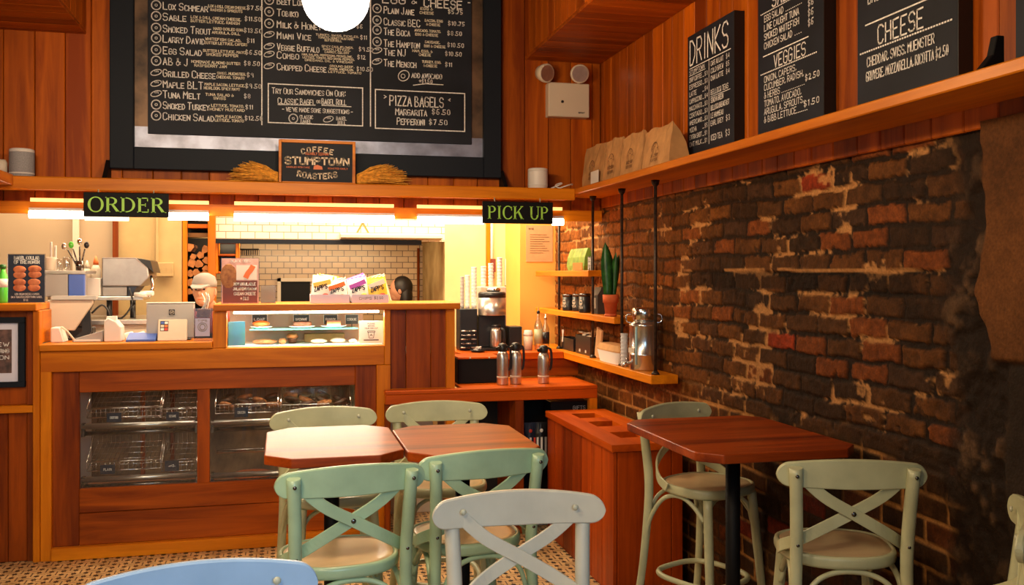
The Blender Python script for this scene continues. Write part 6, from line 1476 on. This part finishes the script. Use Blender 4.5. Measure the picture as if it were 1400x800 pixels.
stroke(mb, [(cx - w * .15, yq, zf + h * .55), (cx + w * .15, yq, zf + h * .55), (cx + w * .15, yq, zf + h * .50), (cx - w * .15, yq, zf + h * .50), (cx - w * .15, yq, zf + h * .55)], .003, (0, -1, 0)); stroke(mb, [(cx - w * .13, yq, zf + h * .50), (cx - w * .09, yq, zf + h * .24), (cx + w * .09, yq, zf + h * .24), (cx + w * .13, yq, zf + h * .50)], .003, (0, -1, 0)); write(mb, 'A', (cx - .008, yq, zf + h * .33), U, V3, h * .09, .016, .2)
stroke(mb, [(cx - w * .3, yq, zf + h * .15), (cx + w * .3, yq, zf + h * .15)], .006, (0, -1, 0)); mb.build('drawing', M['black'], o)
c = Vector((XA(400, Yp), Yp, zf)); t = thing('muffin', 'muffin in a dark paper cup on the case floor', 'muffin', c); MB().lathe(c, [(.022, 0), (.030, .035)], 18).build('paper_cup', M['cake'], t); MB().lathe(c, [(.034, .032), (.036, .042), (.026, .058), (0, .065)], 18).build('muffin_top', M['bread'], t)
for px, mt, lab, rr in ((362, 'bread', 'long pastry roll at the left of the case floor', (.07, .03, .016)), (386, 'bread', 'small round roll beside the muffin on the case floor', (.024, .024, .018)), (436, 'offwhite', 'pale wrapped sandwich in the middle of the case floor', (.05, .03, .014)), (462, 'canlabel', 'tan wrapped sandwich right of the pale one on the case floor', (.045, .03, .016)), (482, 'paper', 'white paper pastry bag at the right of the case floor', (.026, .024, .012))):
    c = Vector((XA(px, Yp - .06), Yp - .06, zf + rr[2])); mb = MB(); mb.ball(c, rr, 16, 8); tag(mb.build('pastry', M[mt]), lab, 'pastry')
a, b = AY(416, 455, Ys_), AY(471, 464, Ys_); tag(bx('serving_board', M['kraft'], None, a.x, b.x, Ys_ - .02, Ys_ + .06, zf, a.z - .006, .003), 'pale wooden block at the back of the case floor', 'board')

# ------------------------------------------------------------------ kitchen behind the counter
# firewood rack
Yr = YK - .02
x0, x1 = XA(252, Yr), XA(288, Yr); zt = AY(270, 312, Yr).z; zb0 = 1.12
t = thing('firewood_rack', 'narrow wooden rack filled with split logs beside the cream wall', 'rack', ((x0 + x1) / 2, Yr, 0))
for a, b in ((x0 - .02, x0 + .02), (x1 - .02, x1 - .001)): bx('upright', M['trim_z'], t, a, b, Yr, Yr + .04, 0, 2.60)
bx('shelf', M['plank_x'], t, x0 + .021, x1 - .021, Yr + .005, Yr + .34, zt, zt + .03); bx('shelf', M['plank_x'], t, x0 + .021, x1 - .021, Yr + .005, Yr + .34, zb0 - .03, zb0); bx('back', M['hole'], t, x0 - .02, x1, Yr + .345, Yr + .36, 0, 2.6); bx('side_panel', M['hole'], t, x0 - .018, x0 - .010, Yr + .041, Yr + .34, 0, 2.6); bx('side_panel', M['hole'], t, x1 - .010, x1 - .002, Yr + .041, Yr + .34, 0, 2.6)
logs = [(259, 338, 7, 3), (274, 349, 6, 5), (264, 351, 5, 4), (281, 341, 6.5, 3), (262, 360, 7, 4), (272, 361, 6.5, 3), (282, 356, 6, 4), (281, 367, 5, 3), (259, 374, 6, 3), (268, 373, 6.5, 4), (280, 375, 7, 4), (271, 385, 6, 3), (260, 386, 6.5, 4), (281, 388, 6, 3), (270, 397, 7, 4), (259, 399, 5, 3), (282, 401, 6.5, 4), (270, 408, 5, 3)]
for i, (px, py, rp, sh) in enumerate(logs):
    c = AY(px, py, Yr + .01); r = rp * .0053 * .9; P = []; n = 10; ph = R_.uniform(0, 6)
    for k in range(n):
        an = 2 * math.pi * k / n; q = r * (.92 + .16 * math.sin(sh * an + ph)); P.append((min(max(c.x + q * math.cos(an), x0 + .022), x1 - .022), c.z + q * math.sin(an)))
    lt_ = MB().prism(P, Yr + .012, Yr + .33, 'Y').build('firewood_log', [M['logbark'], M['logend']], None)
    for f in lt_.data.polygons:
        if abs(f.normal.y) > .8: f.material_index = 1
    rowword = 'top' if py < 345 else ('upper' if py < 365 else ('middle' if py < 380 else ('lower' if py < 395 else 'bottom')))
    tag(lt_, 'split firewood log in the %s layer of the rack' % rowword, 'log', 'logs in the %s layer of the rack' % rowword)
# dark cubby beside the rack
Yq = YK - .02
a, b = AY(294, 329, Yq), AY(326, 374, Yq); zm = AY(310, 350, Yq).z
t = thing('cubby_shelf', 'wood framed dark cubby with two openings left of the tiled niche', 'shelf', ((a.x + b.x) / 2, Yq, b.z))
for x in (a.x, b.x - .02): bx('side', M['trim_z'], t, x, x + .02, Yq, Yq + .24, b.z, a.z)
for z in (a.z - .015, zm, b.z): bx('board', M['plank_x'], t, a.x + .021, b.x - .021, Yq, Yq + .24, z, z + .015)
bx('back', M['dark'], t, a.x + .021, b.x - .021, Yq + .20, Yq + .24, b.z + .016, a.z - .016)
mb = MB(); zp = AY(340, 341, YT - .06).z
for k in range(9): x = XA(328 + 3 * k, YT - .06); mb.tube([(x, YT - .06, zp), (x, YT - .06, zp - .05)], .004, 6).tube([(x, YT - .06, zp), (x, YT - .002, zp)], .004, 6)
mb.tube([(XA(326, YT - .06), YT - .06, zp), (XA(354, YT - .06), YT - .06, zp)], .006, 6); tag(mb.build('hook_rail', M['iron']), 'rail of dark hooks on the niche tiles beside the cubby', 'rail')
# back counter with espresso machine
Ye = 6.55; zk_ = AY(90, 409, Ye).z
kt = thing('back_counter', 'steel back counter along the cream wall under the espresso machine', 'counter', (XA(150, Ye), Ye, 0))
kx0, kx1 = -2.6, XA(222, Ye)
bx('top', M['steel'], kt, kx0, kx1, Ye - .2, YK - .10, zk_ - .16, zk_ - .13); bx('cabinet', M['offwhite'], kt, kx0, kx1, Ye - .15, YK - .12, 0, zk_ - .161); ZK = zk_ - .129
a, b = AY(139, 352, Ye), AY(205, 404, Ye)
t = thing('espresso_machine', 'silver espresso machine seen from behind on the back counter', 'coffee machine', ((a.x + b.x) / 2, Ye, ZK))
MB().prism([(a.x, b.z + .06), (b.x - .06, b.z + .06), (b.x - .004, b.z + .12), (b.x - .012, a.z - .07), (b.x - .09, a.z), (a.x, a.z)], Ye, Ye + .40, 'Y').build('body', M['satin'], t, .008, 2)
MB().prism([(a.x + .16, b.z + .059), (b.x - .08, b.z + .059), (b.x - .12, b.z + .0), (b.x - .14, b.z - .01)], Ye + .02, Ye + .35, 'Y').build('group_housing', M['navy'], t)
bx('drip_tray', M['steel'], t, a.x - .17, b.x - .04, Ye - .02, Ye + .36, b.z - .03, b.z - .005, .004)
for x in (a.x + .03, b.x - .12): MB().tube([(x, Ye + .10, ZK), (x, Ye + .10, b.z - .03)], .018, 10).build('foot', M['black'], t)
bx('rear_column', M['greyplastic'], t, a.x + .0, a.x + .15, Ye + .03, Ye + .33, b.z - .004, b.z + .059)
MB().prism([(b.x - .088, a.z - .004), (b.x - .012, a.z - .066), (b.x + .02, a.z - .10), (b.x + .0, a.z - .02)], Ye + .02, Ye + .38, 'Y').build('side_panel', M['black'], t)
MB().tube([(b.x + .0, Ye + .05, a.z - .12), (b.x + .015, Ye + .03, a.z - .20), (b.x - .01, Ye + .02, a.z - .26)], .010, 8).build('steam_wand', M['chrome'], t)
for k in range(2): p = AY(195 + 8 * k, 403 - 2 * k, Ye - .05); MB().tube([(p.x - .05, Ye - .03, p.z), (p.x + .03, Ye - .06, p.z)], .016, 10).build('portafilter_handle', M['white'], t)
mb = MB(); p0 = AY(150, 405, Ye - .03); mb.tube(smooth_path([(p0.x + .12, Ye - .03, p0.z + .05), (p0.x + .14, Ye - .05, p0.z - .05), (p0.x + .08, Ye - .05, p0.z - .14), (p0.x + .02, Ye - .03, ZK + .012)], 5), .006, 6); mb.build('hose', M['black'], t)
# bar stand of bottles and tools
Yb = 6.25; zs_ = AY(90, 370, Yb).z; x0, x1 = XA(62, Yb), XA(117, Yb)
t = thing('bar_stand', 'steel stand with tools and cups on top behind the order screen', 'stand', ((x0 + x1) / 2, Yb, 0))
bx('top', M['steel'], t, x0 - .02, x1, Yb, Yb + .34, zs_ - .022, zs_, .003); bx('front_apron', M['greyplastic'], t, x0 - .02, XA(92, Yb), Yb + .01, Yb + .05, zs_ - .16, zs_ - .023)
bx('blue_panel', M['blue'], t, XA(93, Yb), x1 - .01, Yb + .01, Yb + .05, zs_ - .20, zs_ - .023)
for x in (x0, x1 - .04): bx('leg', M['steel'], t, x, x + .03, Yb + .06, Yb + .09, 0, zs_ - .023)
def stand_item(px, py, r, mat, name, label, cat, prof=None, dy=.08):
    c = Vector((XA(px, Yb + dy), Yb + dy, zs_ + .001)); h = AY(px, py, Yb + dy).z - zs_; o = MB().lathe(c, prof(r, h) if prof else [(r * .9, 0), (r, h * .1), (r, h * .95), (r * .9, h), (0, h)], 18).build(name, M[mat]); return tag(o, label, cat), c, h
stand_item(69, 352, .030, 'offwhite', 'tub', 'cream tub on the steel stand behind the bagel poster', 'tub')
stand_item(70, 331, .007, 'white', 'straw_tube', 'thin white tube standing tall on the steel stand, left one', 'tube', dy=.15); stand_item(76, 336, .007, 'white', 'straw_tube', 'thin white tube standing on the steel stand, right one', 'tube', dy=.15)
stand_item(81, 354, .018, 'clear', 'glass_jar', 'clear jar on the steel stand right of the cream tub', 'jar'); stand_item(91, 352, .022, 'clear', 'glass_jar', 'clear jar on the steel stand beside the tool crock', 'jar')
o, c, h = stand_item(109, 357, .026, 'darksteel', 'tool_crock', 'dark crock holding tools on the steel stand', 'crock', lambda r, h: [(r * .9, 0), (r, h), (r * .92, h), (r * .85, .01), (0, .01)])
tools = [(('steel', 'tongs'), (-.09, 0, .09), 'steel'), (('brush', 'green'), (-.05, .0, .10), 'brightgreen'), (('whisk', 'wire'), (.0, 0, .12), 'chrome'), (('spoon', 'dark'), (.04, 0, .10), 'black')]
for k, ((nm, q), d, mt) in enumerate(tools):
    e = c + Vector(d) + V3 * h; mb = MB().tube([c + Vector((d[0] * .1, d[1], .014)), c + Vector((d[0] * .75, 0, d[2] * .75)) + V3 * h], .005, 6, mi=0); ph_ = c + Vector((d[0] * .75, 0, d[2] * .75)) + V3 * h
    mb.ball(e, (.016, .012, .022), 10, 6, mi=1); tag(mb.build({'whisk': 'whisk', 'spoon': 'spoon', 'brush': 'scrub_brush'}.get(nm, 'tongs'), [M['darksteel'], M[mt]]), '%s %s in the dark tool crock on the steel stand' % (q, nm if nm != 'steel' else 'tongs'), 'tool')
for px, yt, mt, lab in ((119, 356, 'offwhite', 'cream squeeze bottle right of the tool crock'), (131, 350, 'orange', 'orange-topped squeeze bottle beside the espresso machine')):
    Yx = Ye + .18; zq5 = AY(140, 404, Ye).z - .0045; c = Vector((XA(px, Yx), Yx, zq5)); h = AY(px, yt, Yx).z - zq5; t = thing('squeeze_bottle', lab, 'bottle', c, 'squeeze bottles by the espresso machine')
    MB().lathe(c, [(.030, 0), (.032, .02), (.032, h * .66), (.016, h * .78)], 16).build('body', M['offwhite'], t); MB().lathe(c + V3 * h * .78, [(.018, 0), (.016, h * .08), (.004, h * .22), (0, h * .22)], 12).build('nozzle', M[mt], t)
a, b = AY(118, 380, Ye), AY(137, 394, Ye); zdt = AY(140, 404, Ye).z - .0045; tag(bx('container', M['paper'], None, a.x, b.x, Ye + .0, Ye + .12, zdt, a.z, .004), 'white box in front of the espresso machine', 'box')
mb = MB(); p = AY(160, 445, 6.0)
t = thing('prep_counter', 'low kitchen work counter behind the ledge with towels on it', 'counter', (XA(150, 6.2), 6.2, 0)); bx('top', M['plank_x'], t, XA(70, 6.13), XA(222, 6.13), 6.13, 6.24, 1.10, 1.13); bx('base', M['plank_x'], t, XA(70, 6.13), XA(222, 6.13), 6.15, 6.23, 0, 1.099)
for k, (px, lab) in enumerate(((170, 'left'), (186, 'right'))):
    c = Vector((XA(px, 6.18), 6.18, 1.131)); mb = MB(); mb.tube(smooth_path([c + Vector((-.06, 0, .02)), c + Vector((-.01, .01, .035)), c + Vector((.05, 0, .05))], 4), .02, 10); tag(mb.build('rolled_towel', M['paper']), 'rolled white towel on the kitchen work counter, %s one' % lab, 'towel', 'rolled towels')

# ------------------------------------------------------------------ people behind the counter
def person(x, y, face, height, label, shirtm, hairm, bend=0.0, capped=False, longhair=False):
    t = thing('person', label, 'person', (x, y, 0)); k = height / 1.72
    V = []; E = []; Rr = []
    def add(p, r, par=None):
        V.append(Vector(p) * k); Rr.append(r * k)
        if par is not None: E.append((par, len(V) - 1))
        return len(V) - 1
    hb = bend
    pel = add((0, 0, .95), .135); wa = add((0, .0 + hb * .1, 1.10), .12, pel); ch = add((0, hb * .35, 1.30), .14, wa); up = add((0, hb * .6, 1.42), .10, ch); nk = add((0, hb * .85, 1.49), .052, up); hd = add((0, hb * 1.25, 1.55), .05, nk)
    for s in (-1, 1):
        hp = add((s * .09, 0, .90), .095, pel); kn = add((s * .10, .02, .49), .062, hp); an = add((s * .10, -.02, .09), .042, kn); add((s * .11, .13, .035), .035, an)
        sh_ = add((s * .17, hb * .55, 1.40), .062, up); el = add((s * .22, hb * .4 + .02, 1.13), .045, sh_); wr_ = add((s * .18, hb * .6 + .22, 1.02), .032, el); hn = add((s * .15, hb * .6 + .30, 1.0), .032, wr_)
        for q, (dx, l) in enumerate(((-.028, .062), (-.010, .075), (.010, .072), (.026, .055))): f1 = add((s * .15 + dx, hb * .6 + .33 + l * .5, .995), .0095, hn); add((s * .15 + dx, hb * .6 + .33 + l, .975), .0080, f1)
        f1 = add((s * .15 - s * .045, hb * .6 + .32, 1.0), .011, hn); add((s * .15 - s * .055, hb * .6 + .36, .99), .009, f1)
    me = bpy.data.meshes.new('body'); me.from_pydata([tuple(p) for p in V], E, []); o = bpy.data.objects.new('body', me); COL.objects.link(o)
    sk = o.modifiers.new('skin', 'SKIN')
    for i, q in enumerate(me.skin_vertices[0].data): q.radius = (Rr[i], Rr[i] * (.72 if i in (0, 1, 2, 3) else 1)); q.use_root = (i == 0)
    o.modifiers.new('sub', 'SUBSURF').levels = 1; o.modifiers['sub'].render_levels = 1
    dg = bpy.context.evaluated_depsgraph_get(); me2 = bpy.data.meshes.new_from_object(o.evaluated_get(dg)); bpy.data.objects.remove(o)
    # head joined on with its features, then painted by height: skin above the collar, trousers below the waist
    hc = V[hd] + Vector((0, .02, .065)) * k; bm = bmesh.new(); bm.from_mesh(me2)
    def blob(c, r, seg=20, ring_=14):
        mt = Matrix.Translation(c) @ Matrix.Diagonal((r[0], r[1], r[2], 1)); bmesh.ops.create_uvsphere(bm, u_segments=seg, v_segments=ring_, radius=1, matrix=mt)
    blob(hc, (.077 * k, .098 * k, .115 * k)); blob(hc + Vector((0, .030, -.055)) * k, (.055 * k, .062 * k, .058 * k)); blob(hc + Vector((0, .103, -.015)) * k, (.013 * k, .018 * k, .022 * k), 10, 8)
    for s in (-1, 1): blob(hc + Vector((s * .078, -.005, -.01)) * k, (.010 * k, .020 * k, .030 * k), 10, 8)
    bm.to_mesh(me2); bm.free(); me2.materials.clear()
    for m_ in (M['skin'], M[shirtm], M['jeans']): me2.materials.append(m_)
    for f in me2.polygons:
        f.use_smooth = True; c = f.center / k
        f.material_index = 0 if (c.z > 1.475) or (c.z < 1.06 and c.z > .93 and c.y > hb * .6 + .16) else (1 if c.z > .93 else 2)
    bo = bpy.data.objects.new('body', me2); COL.objects.link(bo); bo.parent = t
    mb = MB()
    if capped:
        mb.lathe(tuple(hc + Vector((0, 0, .03 * k))), [(.086 * k, 0), (.088 * k, .03 * k), (.074 * k, .075 * k), (.03 * k, .10 * k), (0, .103 * k)], 20); mb.sweep([hc + Vector((0, .07, .045)) * k, hc + Vector((0, .12, .035)) * k, hc + Vector((0, .155, .02)) * k], [.13 * k, .12 * k, .07 * k], .008, (1, 0, 0)); q = mb.build('cap', M['cap']); q.parent = t
    else:
        mb.ball(hc + Vector((0, -.022, .020)) * k, (.090 * k, .100 * k, .112 * k), 20, 12)
        if longhair: mb.ball(hc + Vector((0, -.055, -.07)) * k, (.092 * k, .065 * k, .15 * k), 18, 12)
        q = mb.build('hair', M[hairm]); q.parent = t
    for s in (-1, 1): e = MB().ball(hc + Vector((s * .030, .092, .012)) * k, (.009 * k, .006 * k, .006 * k), 10, 6).build('eye', M['hair']); e.parent = t
    e = MB().ball(hc + Vector((0, .086, -.060)) * k, (.022 * k, .008 * k, .006 * k), 10, 6).build('mouth', M['terracotta']); e.parent = t
    ap = MB(); loft(ap, [[(a * w * k, (yy + hb * .35 * max(0, z - .9) / .4) * k + b * .004, z * k) for a, b in ((-1, 0), (-.5, 3 * .006 / .004 * .2), (.5, .6), (1, 0), (1, 4), (-1, 4))] for z, w, yy in ((.55, .20, .14), (.95, .19, .135), (1.30, .12, .135))], 0, False); q = ap.build('apron', M['apron']); q.parent = t
    t.rotation_euler = (0, 0, face)
p = AY(281, 400, 6.4); person(p.x + .078, 6.69, math.radians(165), 1.54, 'person in a red shirt and grey cap bending behind the till', 'shirt', 'hair', .27, True)
p = AY(554, 400, 7.75); person(p.x + .03, 7.75, math.radians(80), 1.52, 'person with dark hair behind the crisp trays at the niche', 'apron', 'hair', .05, False, True)

# dark kit standing behind the order screen
Yd = 6.185; a, b = AY(96, 424, Yd), AY(129, 466, Yd); zp = 1.131
t = thing('grinder', 'black coffee grinder with a looped cable behind the tilted order screen', 'grinder', ((a.x + b.x) / 2, Yd, zp))
MB().box(a.x, b.x, Yd - .05, Yd + .05, zp, zp + .10).box(a.x + .03, b.x - .03, Yd - .04, Yd + .045, zp + .10, a.z).build('body', M['black'], t, .006)
MB().lathe(((a.x + b.x) / 2, Yd, a.z), [(.05, 0), (.07, .05), (.07, .06), (.06, .065), (0, .066)], 18).build('hopper', M['darksteel'], t)
MB().tube(smooth_path([(b.x - .01, Yd - .03, a.z - .02), (b.x + .05, Yd - .03, a.z + .03), (b.x + .09, Yd - .03, a.z - .03), (b.x + .06, Yd - .03, zp + .06), (b.x + .02, Yd - .03, zp + .03)], 5), .006, 6).build('cable', M['black'], t)
